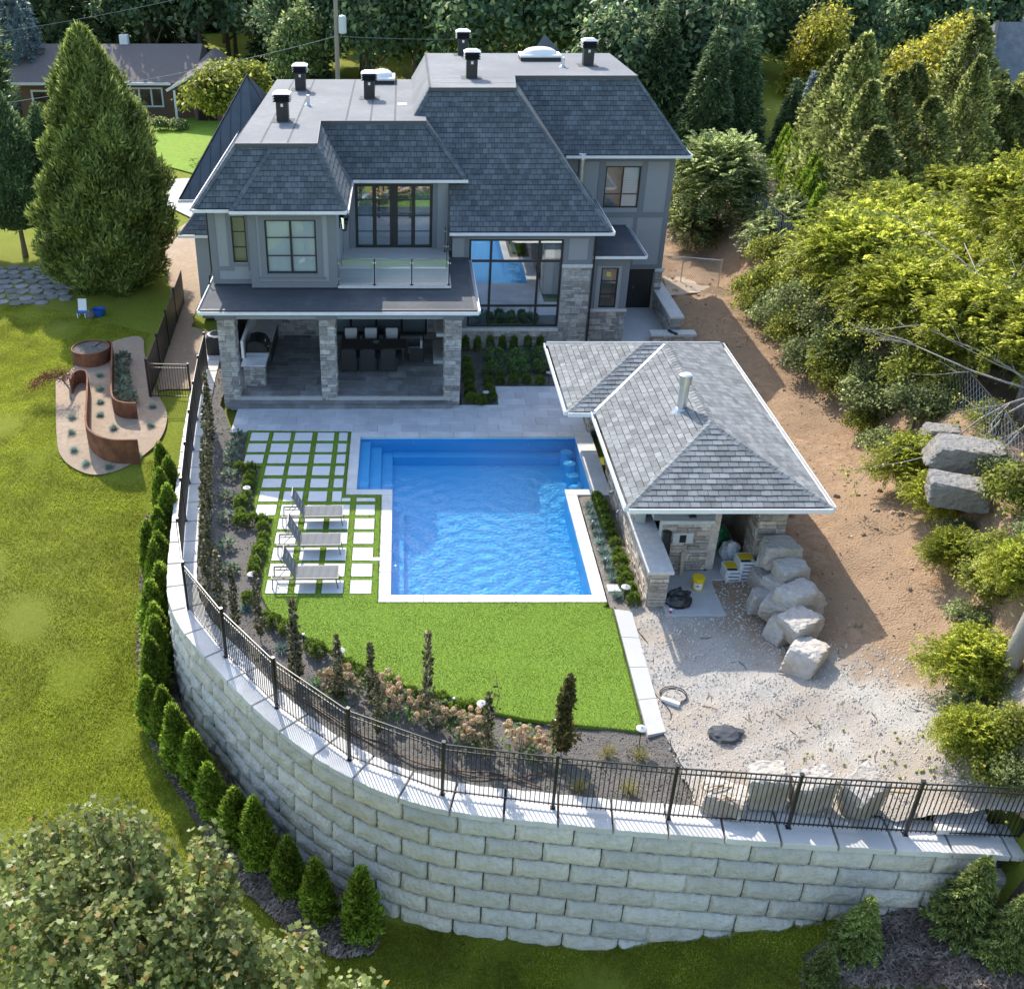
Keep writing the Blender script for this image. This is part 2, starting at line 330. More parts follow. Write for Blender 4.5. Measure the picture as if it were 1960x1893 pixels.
def slab_piece(b, poly, O, U, V, N, h, tilt=0, v0=0, v1=1, base=0, shrink=0):
    """extrude a 2D polygon lying in the plane O,U,V by h along N; tilt: thinner towards high v (shingles)"""
    n = len(poly)
    if shrink:
        cx = sum(p[0] for p in poly)/n; cy = sum(p[1] for p in poly)/n
        poly = [(p[0]-math.copysign(min(shrink, abs(p[0]-cx)*.4), p[0]-cx), p[1]-math.copysign(min(shrink, abs(p[1]-cy)*.4), p[1]-cy)) for p in poly]
    lo = [O+U*p[0]+V*p[1]+N*base for p in poly]
    hi = [O+U*p[0]+V*p[1]+N*(base+h*(1-tilt*(p[1]-v0)/max(1e-6, v1-v0))) for p in poly]
    b.add(lo+hi, [tuple(range(n, 2*n))]+[(i, (i+1)%n, n+(i+1)%n, n+i) for i in range(n)])
BUDGET = {}
def emit(pieces, name, m, parent, key, limit=300):
    """pieces: list of B; the first ones (until the budget of that thing is used up) become objects, the rest one joined part"""
    rest = B()
    for pc in pieces:
        k = BUDGET.get(key, 0)
        if k < limit: pc.obj(name, m, parent); BUDGET[key] = k+1
        else: rest.add(pc.v, pc.f)
    if rest.v: rest.obj(name, m, parent, kind='stuff')
def frame_of(pts):
    """O, U (level, to the right), V (up the slope), N for a planar polygon whose first edge is the lower edge, seen from outside going right"""
    O = Vector(pts[0]); U = (Vector(pts[1])-O).normalized(); k = max(pts[2:], key=lambda p: ((Vector(p)-O)-U*(Vector(p)-O).dot(U)).length)
    V = Vector(k)-O; V = (V-U*V.dot(U)).normalized(); return O, U, V, U.cross(V)
# ------------------------------------------------------------ ground levels
def sm(t): t = max(0., min(1., t)); return t*t*(3-2*t)
def lerp(a, b, t): return a+(b-a)*t
def interp(x, xs, ys): return float(np.interp(x, xs, ys))
def zlawn(x, y):
    z = -4.0+3.5*sm((y-16.5)/21.5)
    if y > 37: z += .5*sm((y-37)/16)
    if x > 4.5: z = max(z, min(0.2, -4.0+(x-4.5)*.31)) if y < 19 else z
    return z
def xbank(y): return interp(y, [12, 17.5, 22, 25, 33, 45, 55], [12.4, 13.0, 14.2, 15.3, 16.2, 16.4, 16.4])
def zdirt(x, y):
    k = sm((34-y)/8)
    z = .27*max(0, x-10.6)*k + .06*max(0, x-12)*(1-k)
    z += 1.9*sm((x-xbank(y))/2.2)
    return min(z, 3.0)+.03*math.sin(x*2.1+y*1.3)*math.sin(y*1.7-x)*(1 if x > 7 else 0)
def inside(pt, poly):
    x, y = pt; c = False; n = len(poly)
    for i in range(n):
        x1, y1 = poly[i]; x2, y2 = poly[(i+1)%n]
        if (y1 > y) != (y2 > y) and x < (x2-x1)*(y-y1)/(y2-y1)+x1: c = not c
    return c
def resample(pts, step):
    out = [pts[0]]; rest = step
    for i in range(len(pts)-1):
        a, b = np.array(pts[i], float), np.array(pts[i+1], float); L = np.linalg.norm(b-a); t = rest
        while t <= L: out.append(tuple(a+(b-a)*t/L)); t += step
        rest = t-L
    return out
def smoothpath(pts, k=3):
    for _ in range(k):
        q = [pts[0]]
        for a, b in zip(pts, pts[1:]): q += [(.75*a[0]+.25*b[0], .75*a[1]+.25*b[1]), (.25*a[0]+.75*b[0], .25*a[1]+.75*b[1])]
        pts = q+[pts[-1]]
    return pts
WALL = [(-8.75, 43.2), (-8.5, 38.5), (-8.15, 35), (-7.8, 32.0), (-7.45, 29.2), (-7.14, 26.9), (-6.9, 25.3), (-6.66, 24.3), (-6.1, 23.1), (-5.5, 22.25), (-4.86, 21.43), (-4.26, 20.64), (-3.64, 19.85),
        (-2.8, 18.92), (-2.01, 18.18), (-1.28, 17.63), (-.66, 17.24), (-.1, 16.96), (.54, 16.71), (1.15, 16.54), (1.85, 16.41), (2.69, 16.3), (3.49, 16.2), (4.36, 16.07), (5.63, 15.93), (6.95, 15.8), (8.19, 15.68), (9.49, 15.57), (10.73, 15.47), (13.4, 15.3)]
WPATH = resample(smoothpath(WALL), .05)
WL = len(WPATH)*.05
def wall_at(s):
    i = min(max(int(s/.05), 0), len(WPATH)-2); p = WPATH[i]; q = WPATH[min(i+6, len(WPATH)-1)]; o = WPATH[max(i-6, 0)]
    d = Vector((q[0]-o[0], q[1]-o[1])).normalized(); return Vector(p), d, Vector((d.y, -d.x))
def woff(s, k): p, d, n = wall_at(s); return (p.x-n.x*k, p.y-n.y*k)
def wall_s(x, y): return .05*min(range(len(WPATH)), key=lambda i: (WPATH[i][0]-x)**2+(WPATH[i][1]-y)**2)
INNER11 = [woff(s, 1.0) for s in np.arange(0, WL, .4)]
PLATEAU = INNER11+[(13.4, 16.2), (60, 16), (60, 62), (-7.5, 62), (-7.5, 43.2)]
def zground(x, y):
    if x > 12.6 and y > 12:
        zd = zdirt(x, y) if y < 62 else zdirt(x, 62)
        if x > 13.4: return max(zlawn(x, y), zd-.7*max(0, 15.3-y)) - (.35 if 15.3 < y < 62 and x < 22 else 0)
    if -2.2 < x < 7.0 and 23.9 < y < 35.2: return -1.9
    if 15 < y < 62 and inside((x, y), PLATEAU): return -.3
    return zlawn(x, y)
def axis(lo, hi, a, b, st):
    c = list(np.arange(a, b+1e-6, st)); d = st; x = b
    while x < hi: d *= 1.35; x += d; c.append(x)
    d = st; x = a
    while x > lo: d *= 1.35; x -= d; c.insert(0, x)
    return c
gx, gy = axis(-400, 400, -24, 22, .5), axis(-150, 700, 6, 64, .5)
gv = [(x, y, zground(x, y)+(.035*math.sin(x*1.7)*math.cos(y*1.3)+.03*math.sin(x*.6+y*.8) if abs(x) < 40 and y < 60 else 0)) for y in gy for x in gx]
nx = len(gx); gf = [(j*nx+i, j*nx+i+1, (j+1)*nx+i+1, (j+1)*nx+i) for j in range(len(gy)-1) for i in range(nx-1)]
tag(mesh_obj('lawn', gv, gf, 'lawn', smooth=True), kind='structure')
def sheet(name, poly, zf, m, res=.5, off=0., parent=None, kind='structure', jit=0, skirt=0):
    if callable(zf): zz = zf
    else: zz = lambda x, y: zf
    pts = []
    for i in range(len(poly)):
        a, b = poly[i], poly[(i+1)%len(poly)]; L = math.dist(a, b); n = max(1, int(L/res))
        pts += [(a[0]+(b[0]-a[0])*k/n, a[1]+(b[1]-a[1])*k/n) for k in range(n)]
    if jit: pts = [(x+random.uniform(-jit, jit), y+random.uniform(-jit, jit)) for x, y in pts]
    nb = len(pts); xs = [p[0] for p in pts]; ys = [p[1] for p in pts]
    inner = []
    y = min(ys)+res*.5
    while y < max(ys):
        x = min(xs)+res*.5
        while x < max(xs):
            if inside((x, y), pts) : inner.append((x+random.uniform(-.1, .1)*res, y+random.uniform(-.1, .1)*res))
            x += res
        y += res
    V, E_, F, *_ = delaunay_2d_cdt([Vector(p) for p in pts+inner], [], [list(range(nb))], 1, 1e-4)
    vs = [(v.x, v.y, zz(v.x, v.y)+off) for v in V]; fs = [tuple(f) for f in F]
    fs = [f if (vs[f[1]][0]-vs[f[0]][0])*(vs[f[2]][1]-vs[f[0]][1])-(vs[f[1]][1]-vs[f[0]][1])*(vs[f[2]][0]-vs[f[0]][0]) > 0 else f[::-1] for f in fs]
    if skirt:
        base = len(vs); bp = [(p[0], p[1], zz(*p)+off) for p in pts]
        vs += bp+[(p[0], p[1], p[2]-skirt) for p in bp]
        A = sum(pts[i][0]*pts[(i+1)%nb][1]-pts[(i+1)%nb][0]*pts[i][1] for i in range(nb)) > 0
        for i in range(nb):
            j = (i+1)%nb; q = (base+i, base+nb+i, base+nb+j, base+j); fs.append(q if A else q[::-1])
    o = mesh_obj(name, vs, fs, m, parent, smooth=not skirt)
    if kind: o['kind'] = kind
    return o
# ------------------------------------------------------------ planting bed, gravel yard, dirt
zA = zm(480, 700, 800/1960); zB2 = zm(560, 1050, 600/1960); zB3 = zm(1080, 820, 600/1535); zB4 = zm(1450, 1200, 700/1960)
zC1 = zm(340, 1050, 500/1262); zC2 = zm(640, 1480, 800/1960); zC3 = zm(1400, 1500, 1160/1960); zC5 = zm(900, 1900, 1660/1960); zG = zm(80, 820, 480/1960)
zH2 = zm(450, 80, 800/1893); zH3 = zm(1000, 80, 800/1893); zTL = zm(0, 0, 900/1960); zTR = zm(1660, 0, 900/1960); zR5 = zm(1960, 700, 600/1420); zBL = zm(0, 1900, 960/1960)
def bump2(x, y, a=.02): return a*(math.sin(x*5.1+y*2.3)+math.sin(y*6.3-x*3.7))*.5
s_a, s_b = 0.5, wall_s(7.2, 15.8)
bed = [woff(s, .82) for s in np.arange(s_a, s_b, .5)]
bed += [(7.3, 17.2), (7.0, 18.6), (6.3, 19.2), (5.2, 21), (4.0, 23.2), (-2.5, 24.5), (-3.2, 26), (-3.6, 31), (-4.2, 34.8), (-6.4, 34.85), (-6.9, 36.7), (-7.2, 37.3), (-7.2, 43.0)]
sheet('planting_bed', bed, lambda x, y: -.05+bump2(x, y, .04)+.06*math.sin(x*.9+2)*math.sin(y*.7), 'soil', .3)
kr0, kr1 = P(*zB4(360, 930)), P(*zC3(445, 565))
yard = [(kr0[0]-.05, kr0[1]+.1), (kr0[0]+.4, kr0[1]+.35)] + [P(*zB4(x, y)) for x, y in ((440, 960),)] + [(7.2, 24.6), (10.6, 26.2), (10.9, 22.6), (12.4, 21.6), (14.2, 20.2), (14.6, 17.6), (14.7, 14.6), (13.55, 14.8), (13.5, 15.6), (12.6, 16.0), (6.6, 16.6), (6.5, 17.6), (kr1[0]-.05, kr1[1]-.1)]
def zyard(x, y): return zdirt(x, y)+bump2(x, y, .045)+.05*math.sin(x*1.3+1)*math.sin(y*1.6)+(.05*math.sin(x*4.2+.6*math.sin(y*.9)) if x > 11.5 else 0)
sheet('gravel_yard', yard, zyard, 'gravel', .25, off=.02, jit=.1)
dirt = [(10.2, 27), (11.0, 21.2), (12.2, 19.6), (13.4, 18.6), (13.1, 14.2), (15, 12.5), (24, 11.5), (24, 62), (12.4, 62), (12.4, 44.5), (12.0, 43.4), (12, 42.4), (9.7, 42.4), (8.2, 43.2), (8.2, 39.2), (10, 37), (11.6, 36.4)]
sheet('dirt_ground', dirt, zyard, 'dirt', .3, off=-.03, jit=.1)
sheet('house_bed', [(2.35, 37.28), (3.76, 37.28), (3.76, 38.97), (8.2, 38.97), (8.2, 43.0), (2.35, 43.0)], lambda x, y: -.0+bump2(x, y, .03), 'soil', .3)
sheet('cabana_bed', [(5.93, 23.3), (7.0, 22.9), (7.0, 30.22), (5.93, 30.22)], lambda x, y: -.0+bump2(x, y, .03), 'bedsoil', .25)
# ------------------------------------------------------------ pool
PX0, PX1, PY0, PY1 = -.36, 5.55, 24.56, 34.55; SX, BX, NY = -1.58, 6.45, 30.6
pool = thing('swimming_pool', 'blue swimming pool with corner steps, stools and stone coping', 'pool', (2.6, 29.5, 0))
outline = [(PX0, PY0), (PX1, PY0), (PX1, NY), (BX, NY), (BX, PY1), (SX, PY1), (SX, NY), (PX0, NY)]
b = B(); b.poly([(x, y, -.95) for x, y in outline])
for i in range(8):
    (xa, ya), (xb, yb) = outline[i], outline[(i+1)%8]; b.poly([(xb, yb, -.95), (xa, ya, -.95), (xa, ya, -.045), (xb, yb, -.045)])
b.obj('basin', 'plaster', pool)
for k, z in enumerate((-.2, -.42, -.64)):
    B().bbox(SX+.003, NY+.003+.0, -.95, SX+.41*(k+1), PY1-.003-.0*k, z, .012).obj('step', 'plaster', pool) if k == 0 else B().bbox(SX+.41*k+.001, NY+.003, -.95, SX+.41*(k+1), PY1-.003, z, .012).obj('step', 'plaster', pool)
B().bbox(SX+1.235, PY1-.45, -.95, BX-.01, PY1-.003, -.62, .012).obj('bench', 'plaster', pool)
B().bbox(PX0+.003, PY0+.003, -.95, PX0+.42, NY-.02, -.62, .012).obj('bench', 'plaster', pool)
for u, v in ((1084, 866), (1090, 889), (1096, 911), (1101, 935)):
    x, y = P(u, v, -.3); B().lathe((x, y, -.95), [(.2, 0), (.2, .6), (.22, .62), (.22, .68), (.2, .695)], 20).obj('stool', 'plaster', pool)
for u, v in ((791, 848), (1011, 851)):
    x, zz = Q(u, v, PY1); bb = B(); bb.obox((x, PY1-.012, max(zz, -.6)), (.05, 0, 0), (0, .012, 0), (0, 0, .05)); bb.obj('pool_light', 'galv', pool)
# water: rippled sheet, clear with a sky reflection
wm = bpy.data.materials.new('water'); wm.use_nodes = True; t = wm.node_tree; L = t.links.new; t.nodes.remove(t.nodes['Principled BSDF'])
tr = nn(t, 'ShaderNodeBsdfTransparent'); tr.inputs[0].default_value = (.6, .86, .98, 1)
gl = nn(t, 'ShaderNodeBsdfGlossy'); gl.inputs['Roughness'].default_value = .02; fr = nn(t, 'ShaderNodeFresnel'); fr.inputs[0].default_value = 1.33
tc = nn(t, 'ShaderNodeTexCoord'); n1 = nn(t, 'ShaderNodeTexNoise'); n1.inputs['Scale'].default_value = 8; n1.inputs['Detail'].default_value = 3; n1.inputs['Distortion'].default_value = .6; L(tc.outputs['Object'], n1.inputs['Vector'])
bp = nn(t, 'ShaderNodeBump'); bp.inputs['Strength'].default_value = .2; bp.inputs['Distance'].default_value = .12; L(n1.outputs[0], bp.inputs['Height']); L(bp.outputs[0], gl.inputs['Normal']); L(bp.outputs[0], fr.inputs['Normal'])
ms = nn(t, 'ShaderNodeMixShader'); L(fr.outputs[0], ms.inputs[0]); L(tr.outputs[0], ms.inputs[1]); L(gl.outputs[0], ms.inputs[2]); L(ms.outputs[0], t.nodes['Material Output'].inputs[0]); MATS['water'] = wm
def zwater(x, y):
    z = -.1
    for cx_, cy_, a, w, q in ((2.2, 28.2, .008, 11, .35), (5.7, 32.0, .008, 13, .5), (-2, 25, .005, 9, .1), (4, 24.8, .005, 12, .25)):
        r = math.hypot(x-cx_, y-cy_); z += a*math.sin(r*w)*math.exp(-r*q)
    return z+.002*math.sin(x*9+y*4)+.002*math.sin(y*11-x*6)
sheet('water', outline, zwater, 'water', .11, parent=pool, kind=None)
# pool coping: stones of about 1.2 m round the basin, bull-nosed edge over the water
CW = .34
def strip(x0, y0, x1, y1, along, name, m, parent, ln, z0, z1, bev=.012, gap=.006):
    L_ = (x1-x0) if along == 'x' else (y1-y0); n = max(1, round(L_/ln))
    for k in range(n):
        a = (x0 if along == 'x' else y0)+L_*k/n+gap/2; c = (x0 if along == 'x' else y0)+L_*(k+1)/n-gap/2
        bb = B()
        if along == 'x': bb.bbox(a, y0, z0, c, y1, z1, bev)
        else: bb.bbox(x0, a, z0, x1, c, z1, bev)
        bb.obj(name, m, parent)
for a in ((PX0-CW, PY0-CW, PX1+CW, PY0+.03, 'x'), (PX0-CW, PY0+.033, PX0+.03, NY-CW-.003, 'y'), (SX-CW, NY-CW, PX0+.03, NY+.03, 'x'), (SX-CW, NY+.033, SX+.03, PY1-.033, 'y'),
          (SX-CW, PY1-.03, BX+.6, PY1+CW, 'x'), (PX1-.03, PY0+.033, PX1+CW, NY-CW-.003, 'y'), (PX1-.03, NY-CW, BX+.6, NY+.03, 'x'), (BX-.03, NY+.033, BX+.6, PY1-.033, 'y')):
    strip(*a, 'coping_stone', 'coping', pool, 1.22, -.05, .035)
# ------------------------------------------------------------ deck
deck = thing('pool_deck', 'grey porcelain tiled terrace between the house steps and the pool', 'terrace', (0, 36, 0)); deck['kind'] = 'structure'
B().box(-6.45, PY1+CW+.002, -.2, 6.95, 37.25, .005).box(3.78, 37.255, -.2, 9, 38.95, .005).obj('mortar_bed', 'mortar', deck)
def tile_rows(x0, y0, x1, y1, off):
    y = y0; r = off
    while y < y1-.05:
        x = x0-(r*.37 % .92)
        while x < x1:
            a, c = max(x, x0), min(x+.915, x1)
            if c-a > .06: B().bbox(a+.003, y+.003, -.02, c-.003, min(y+.595, y1)-.003, .03+random.uniform(-.002, .002), .004).obj('tile', 'deck', deck)
            x += .915
        y += .595; r += 1
tile_rows(-6.42, PY1+CW+.01, 6.93, 36.93, 0); tile_rows(2.35, 36.93, 6.93, 37.2, 5); tile_rows(3.8, 37.2, 7.6, 38.95, 2)
# ------------------------------------------------------------ artificial turf and stepping pavers
def Z2(x, y, z=0): return P(*zB2(x, y), z)
zCt = lambda x, y: P(*zC2(x, y))
tl = [Z2(195, 95), Z2(1054, 90)]
lx = SX-CW-.005
turf_poly = [Z2(195, 95), (lx, PY1+CW-.02), (lx, NY-CW-.005), (PX0-CW-.005, NY-CW-.005), (PX0-CW-.005, PY0-CW-.005), (PX1+CW, PY0-CW-.005), (5.75, 24.0), P(1172, 1166), P(1232, 1402)]
turf_poly += [zCt(*q) for q in ((1820, 803), (1640, 780), (1480, 745), (1330, 695), (1200, 650), (1080, 620), (900, 575), (780, 515), (600, 430), (420, 345), (310, 285), (160, 190), (70, 105))]
turf_poly += [Z2(*q) for q in ((300, 1430), (330, 1150), (385, 880), (400, 815), (262, 800), (240, 690), (300, 385), (155, 370))]
sheet('artificial_turf', turf_poly, .03, 'turf', .35, skirt=.1)
rows = list(zip([112, 200, 290, 385, 487, 590, 700, 812, 925, 1050, 1180, 1315], [178, 270, 362, 460, 560, 673, 785, 900, 1020, 1155, 1285, 1425]))
cols = {c: [Z2(x, 145)[0] for x in q] for c, q in {1: (218, 365), 2: (400, 545), 3: (585, 725), 4: (765, 900)}.items()}
yb_ = 1370
cols[5] = [Z2(800, yb_)[0], Z2(975, yb_)[0]]; cols[6] = [Z2(1030, yb_)[0], Z2(1205, yb_)[0]]
for c, q in ((3, (335, 520)), (4, (575, 750))):
    cols[c] = [(cols[c][i]+Z2(q[i], yb_)[0])/2 for i in (0, 1)]
pav = thing('stepping_pavers', 'grid of pale square stepping pavers set in green turf', 'pavers', (-3, 28, 0)); pav['kind'] = 'structure'
for r, (a, c) in enumerate(rows):
    y1, y0 = Z2(700, a)[1], Z2(700, c)[1]
    for k in ([1, 2, 3, 4, 5] if r < 3 else [2, 3, 4, 5] if r < 5 else [2, 3, 4, 5, 6] if r < 7 else [3, 4, 5, 6]):
        x0, x1 = cols[k]
        if r < 5 and k == 5: x1 = Z2(1010, 145)[0]
        yy1, yy0 = y1, y0
        if r == 5 and k == 5:
            B().bbox(x0, y0, -.02, Z2(960, 640)[0], y1, .041, .005).obj('paver', 'paver', pav); x0 = Z2(960, 640)[0]+.004; yy1 = Z2(700, 645)[1]
        if r == 5 and k == 6: yy1 = Z2(700, 645)[1]
        B().bbox(x0, yy0, -.02, x1, yy1, .041+random.uniform(-.002, .002), .005).obj('paver', 'paver', pav)
# blades of turf spilling over the paver and coping edges
def blades(name, spots, m, h, w, parent=None, lean=.5, kind='stuff'):
    n = len(spots); S = np.array(spots); rs = np.random.RandomState(3)
    a = rs.uniform(0, 2*np.pi, n); hh = h*rs.uniform(.6, 1.3, n); ln = lean*rs.uniform(.2, 1, n)*hh; b_ = rs.uniform(0, 2*np.pi, n)
    wv = np.stack([np.cos(a)*w/2, np.sin(a)*w/2, np.zeros(n)], 1); tip = np.stack([np.cos(b_)*ln, np.sin(b_)*ln, hh], 1)
    V = np.stack([S-wv, S+wv, S+tip], 1).reshape(-1, 3); me = bpy.data.meshes.new(name)
    me.vertices.add(3*n); me.vertices.foreach_set('co', V.ravel()); me.loops.add(3*n); me.loops.foreach_set('vertex_index', np.arange(3*n)); me.polygons.add(n)
    me.polygons.foreach_set('loop_start', np.arange(n)*3); me.materials.append(M(m)); me.update(calc_edges=True); me.validate()
    o = bpy.data.objects.new(name, me); link(o, parent); 
    if kind: o['kind'] = kind
    return o
sp = []
for o in pav.children:
    co = [v.co for v in o.data.vertices]; x0 = min(c.x for c in co); x1 = max(c.x for c in co); y0 = min(c.y for c in co); y1 = max(c.y for c in co)
    for _ in range(int(420*((x1-x0)+(y1-y0)))):
        e = random.random()*2*((x1-x0)+(y1-y0)); j = random.uniform(-.015, .03)
        if e < x1-x0: sp.append((x0+e, y0-j, .03))
        elif e < 2*(x1-x0): sp.append((x0+e-(x1-x0), y1+j, .03))
        elif e < 2*(x1-x0)+(y1-y0): sp.append((x0-j, y0+e-2*(x1-x0), .03))
        else: sp.append((x1+j, y0+e-2*(x1-x0)-(y1-y0), .03))
for i in range(len(turf_poly)):
    a, c = turf_poly[i], turf_poly[(i+1)%len(turf_poly)]
    for _ in range(int(math.dist(a, c)*350)):
        t_ = random.random(); sp.append((lerp(a[0], c[0], t_)+random.uniform(-.03, .03), lerp(a[1], c[1], t_)+random.uniform(-.03, .03), .03))
def scatter(poly, n, zf, avoid=None, rs=random.Random(5)):
    xs = [p[0] for p in poly]; ys = [p[1] for p in poly]; out = []
    while len(out) < n:
        x, y = rs.uniform(min(xs), max(xs)), rs.uniform(min(ys), max(ys))
        if inside((x, y), poly) and not (avoid and avoid(x, y)): out.append((x, y, zf(x, y)))
    return out
prects = []
for o in pav.children:
    co = [v.co for v in o.data.vertices]; prects.append((min(c.x for c in co), max(c.x for c in co), min(c.y for c in co), max(c.y for c in co)))
onpav = lambda x, y: any(r[0] < x < r[1] and r[2] < y < r[3] for r in prects)
sp += scatter(turf_poly, 110000, lambda x, y: .03, onpav)
leafmat('turfblade', (.165, .26, .03), (.28, .38, .065), (.38, .45, .14), .14, rough=.6, trans=.25)
blades('turf_grass', sp, 'turfblade', .022, .014)
# concrete kerb along the turf's right edge
k0, k1 = P(*zB4(238, 915)), P(*zC3(370, 580)); kerb = thing('concrete_kerb', 'pale concrete kerb strip along the right edge of the turf', 'kerb', (k0[0], k0[1], 0))
k2, k3 = P(*zB4(360, 930)), P(*zC3(445, 565))
for i in range(4):
    t0, t1 = i/4+.002, (i+1)/4-.002; A = lambda a, c, t: (lerp(a[0], c[0], t), lerp(a[1], c[1], t))
    B().prism([A(k0, k1, t1), A(k2, k3, t1), A(k2, k3, t0), A(k0, k1, t0)], -.2, .07).obj('kerb_section', 'concrete', kerb)
# ------------------------------------------------------------ retaining wall
rw = thing('retaining_wall', 'tall curved retaining wall of rough grey concrete blocks with pale coping', 'retaining wall', (0, 16.6, -4))
def rock_block(L_, hh, dep, seed, nx_=14, nz_=6, amp=.055):
    """split-face block: local x along, y outwards (front face at y=0), z up"""
    rs = random.Random(seed); V = []; F = []
    ph = [rs.uniform(0, 6.3) for _ in range(6)]
    g = [[0]*(nz_+1) for _ in range(nx_+1)]
    for i in range(nx_+1):
        for j in range(nz_+1):
            fx, fz = i/nx_, j/nz_; fx = fx if nx_ < 12 else (0, .03, .09, .18, .27, .36, .45, .55, .64, .73, .82, .91, .97, .985, 1)[i] if i < 15 else fx; fz = fz if nz_ < 5 else (0, .07, .3, .5, .7, .93, 1)[j]; e = min(fx, 1-fx)*L_; ez = min(fz, 1-fz)*hh
            out = amp*(.45*math.sin(fx*7+ph[0])*math.cos(fz*3+ph[1])+.35*math.sin(fx*15+ph[2]+fz*6)+rs.uniform(-.16, .16))
            ed = min(1, min(e/.1, ez/.1)); y = .05+out*ed-.09*(1-ed)**1.7
            x = (fx-.5)*L_+(rs.uniform(-.012, .012) if 0 < i < nx_ else rs.uniform(-.008, .008)); z = hh*(fz if nz_ < 5 else [0, .07, .3, .5, .7, .93, 1][j])+(rs.uniform(-.01, .01) if 0 < j < nz_ else rs.uniform(-.006, .006)*(1 if 0 < i < nx_ else 0))
            g[i][j] = len(V); V.append((x, y, z))
    for i in range(nx_):
        for j in range(nz_): F.append((g[i][j+1], g[i+1][j+1], g[i+1][j], g[i][j]))
    n = len(V)
    V += [(-L_/2, -dep, 0), (L_/2, -dep, 0), (L_/2, -dep, hh), (-L_/2, -dep, hh)]
    F.append(tuple([g[i][nz_] for i in range(nx_, -1, -1)]+[n+3, n+2]))
    F.append(tuple([g[i][0] for i in range(nx_+1)]+[n+1, n]))
    F.append(tuple([g[0][j] for j in range(nz_+1)]+[n+3, n])); F.append(tuple([g[nx_][j] for j in range(nz_, -1, -1)]+[n+1, n+2]))
    return V, F
BLK = []
for k in range(14):
    V, F = rock_block(1.275, .555, .3, k); me = bpy.data.meshes.new('block'); me.from_pydata(V, [], F); me.materials.append(M('block')); me.polygons.foreach_set('use_smooth', [True]*84+[False]*(len(me.polygons)-84)); me.update(); BLK.append(me)
def put_mesh(name, me, parent, loc, rz=0, sc=(1, 1, 1)):
    o = bpy.data.objects.new(name, me); COL.objects.link(o); o.parent = parent; w = WOFF.get(parent.name, (0, 0, 0))
    o.location = (loc[0]-w[0], loc[1]-w[1], loc[2]-w[2]); o.rotation_euler = (0, 0, rz); o.scale = sc; return o
s0 = wall_s(-7.25, 27.8); NC = 8
for c in range(NC):
    zt = -.17-c*.565; s = s0+(.65 if c % 2 else 0)
    while s < WL-.3:
        p_, d_, n_ = wall_at(s); off = .03+.028*c; pos = p_+n_*off; gz = min(zground(pos.x+n_.x*.6, pos.y+n_.y*.6), zground(pos.x+n_.x*1.1, pos.y+n_.y*1.1))
        if zt > gz-.1:
            put_mesh('block', random.choice(BLK), rw, (pos.x, pos.y, zt-.56), math.atan2(-d_.y, -d_.x), (1.3/1.3, 1, random.uniform(.99, 1.0)))
        s += 1.3
bk = B(); ss = np.arange(0, WL, .5)
for off, z0_ in ((.22, -5),):
    f_ = [woff(s, off) for s in ss]; g_ = [woff(s, .8) for s in ss]
    for i in range(len(ss)-1):
        bk.poly([(*f_[i], -5), (*f_[i+1], -5), (*f_[i+1], -.16), (*f_[i], -.16)][::-1]); bk.poly([(*f_[i], -.16), (*f_[i+1], -.16), (*g_[i+1], -.16), (*g_[i], -.16)])
bk.obj('core', 'mulch', rw)
s = .3; kk = 0
while s < WL-.2:
    e = min(s+1.2, WL-.05); mid = (s+e)/2; rs = random.Random(kk)
    o_ = [woff(lerp(s+.0005, e-.0005, t_), -.09+rs.uniform(-.012, .012)) for t_ in np.linspace(0, 1, 9)]; i_ = [woff(lerp(s+.0005, e-.0005, t_), .8+rs.uniform(-.015, .015)) for t_ in np.linspace(1, 0, 7)]
    bb = B(); ring = [(x, y) for x, y in o_+i_]; n = len(ring); ctr = woff(mid, .36)
    ins = [(x+(ctr[0]-x)*.012, y+(ctr[1]-y)*.02) for x, y in ring]
    bb.add([(x, y, -.155) for x, y in ring]+[(x, y, -.02+rs.uniform(-.006, .006)) for x, y in ring]+[(x, y, .0) for x, y in ins],
           [tuple(range(2*n, 3*n))]+[(i, (i+1)%n, n+(i+1)%n, n+i) for i in range(n)]+[(n+i, n+(i+1)%n, 2*n+(i+1)%n, 2*n+i) for i in range(n)])
    bb.obj('coping_stone', 'capstone', rw); s += 1.2; kk += 1
# ------------------------------------------------------------ iron fence on the wall
fen = thing('iron_fence', 'black iron picket fence standing on the curved retaining wall', 'fence', (0, 17, 0))
FO = .36
spost = [wall_s(*q)-.0 for q in ((10.96, 15.5), (8.42, 15.66), (5.84, 15.9), (3.32, 16.2), (.81, 16.63), (-1.46, 17.75), (-3.4, 19.6), (-5.0, 21.6), (-6.5, 23.8))]
spost = [WL-.1]+spost
while spost[-1] > 3.2: spost.append(spost[-1]-2.45)
FH = 1.55
def fp(s): return woff(s, FO)
pb = B(); pb.box(-.035, -.035, 0, .035, .035, FH+.05).box(-.045, -.045, FH+.052, .045, .045, FH+.075).box(-.06, -.06, 0, .06, .06, .012)
post_me = mesh_obj('post_src', pb.v, pb.f, 'blackmetal'); pme = post_me.data; bpy.data.objects.remove(post_me)
pk = B(); pk.box(-.009, -.009, .07, .009, .009, FH-.02); pmo = mesh_obj('x', pk.v, pk.f, 'blackmetal'); pkme = pmo.data; bpy.data.objects.remove(pmo)
npk = 0; restp = B()
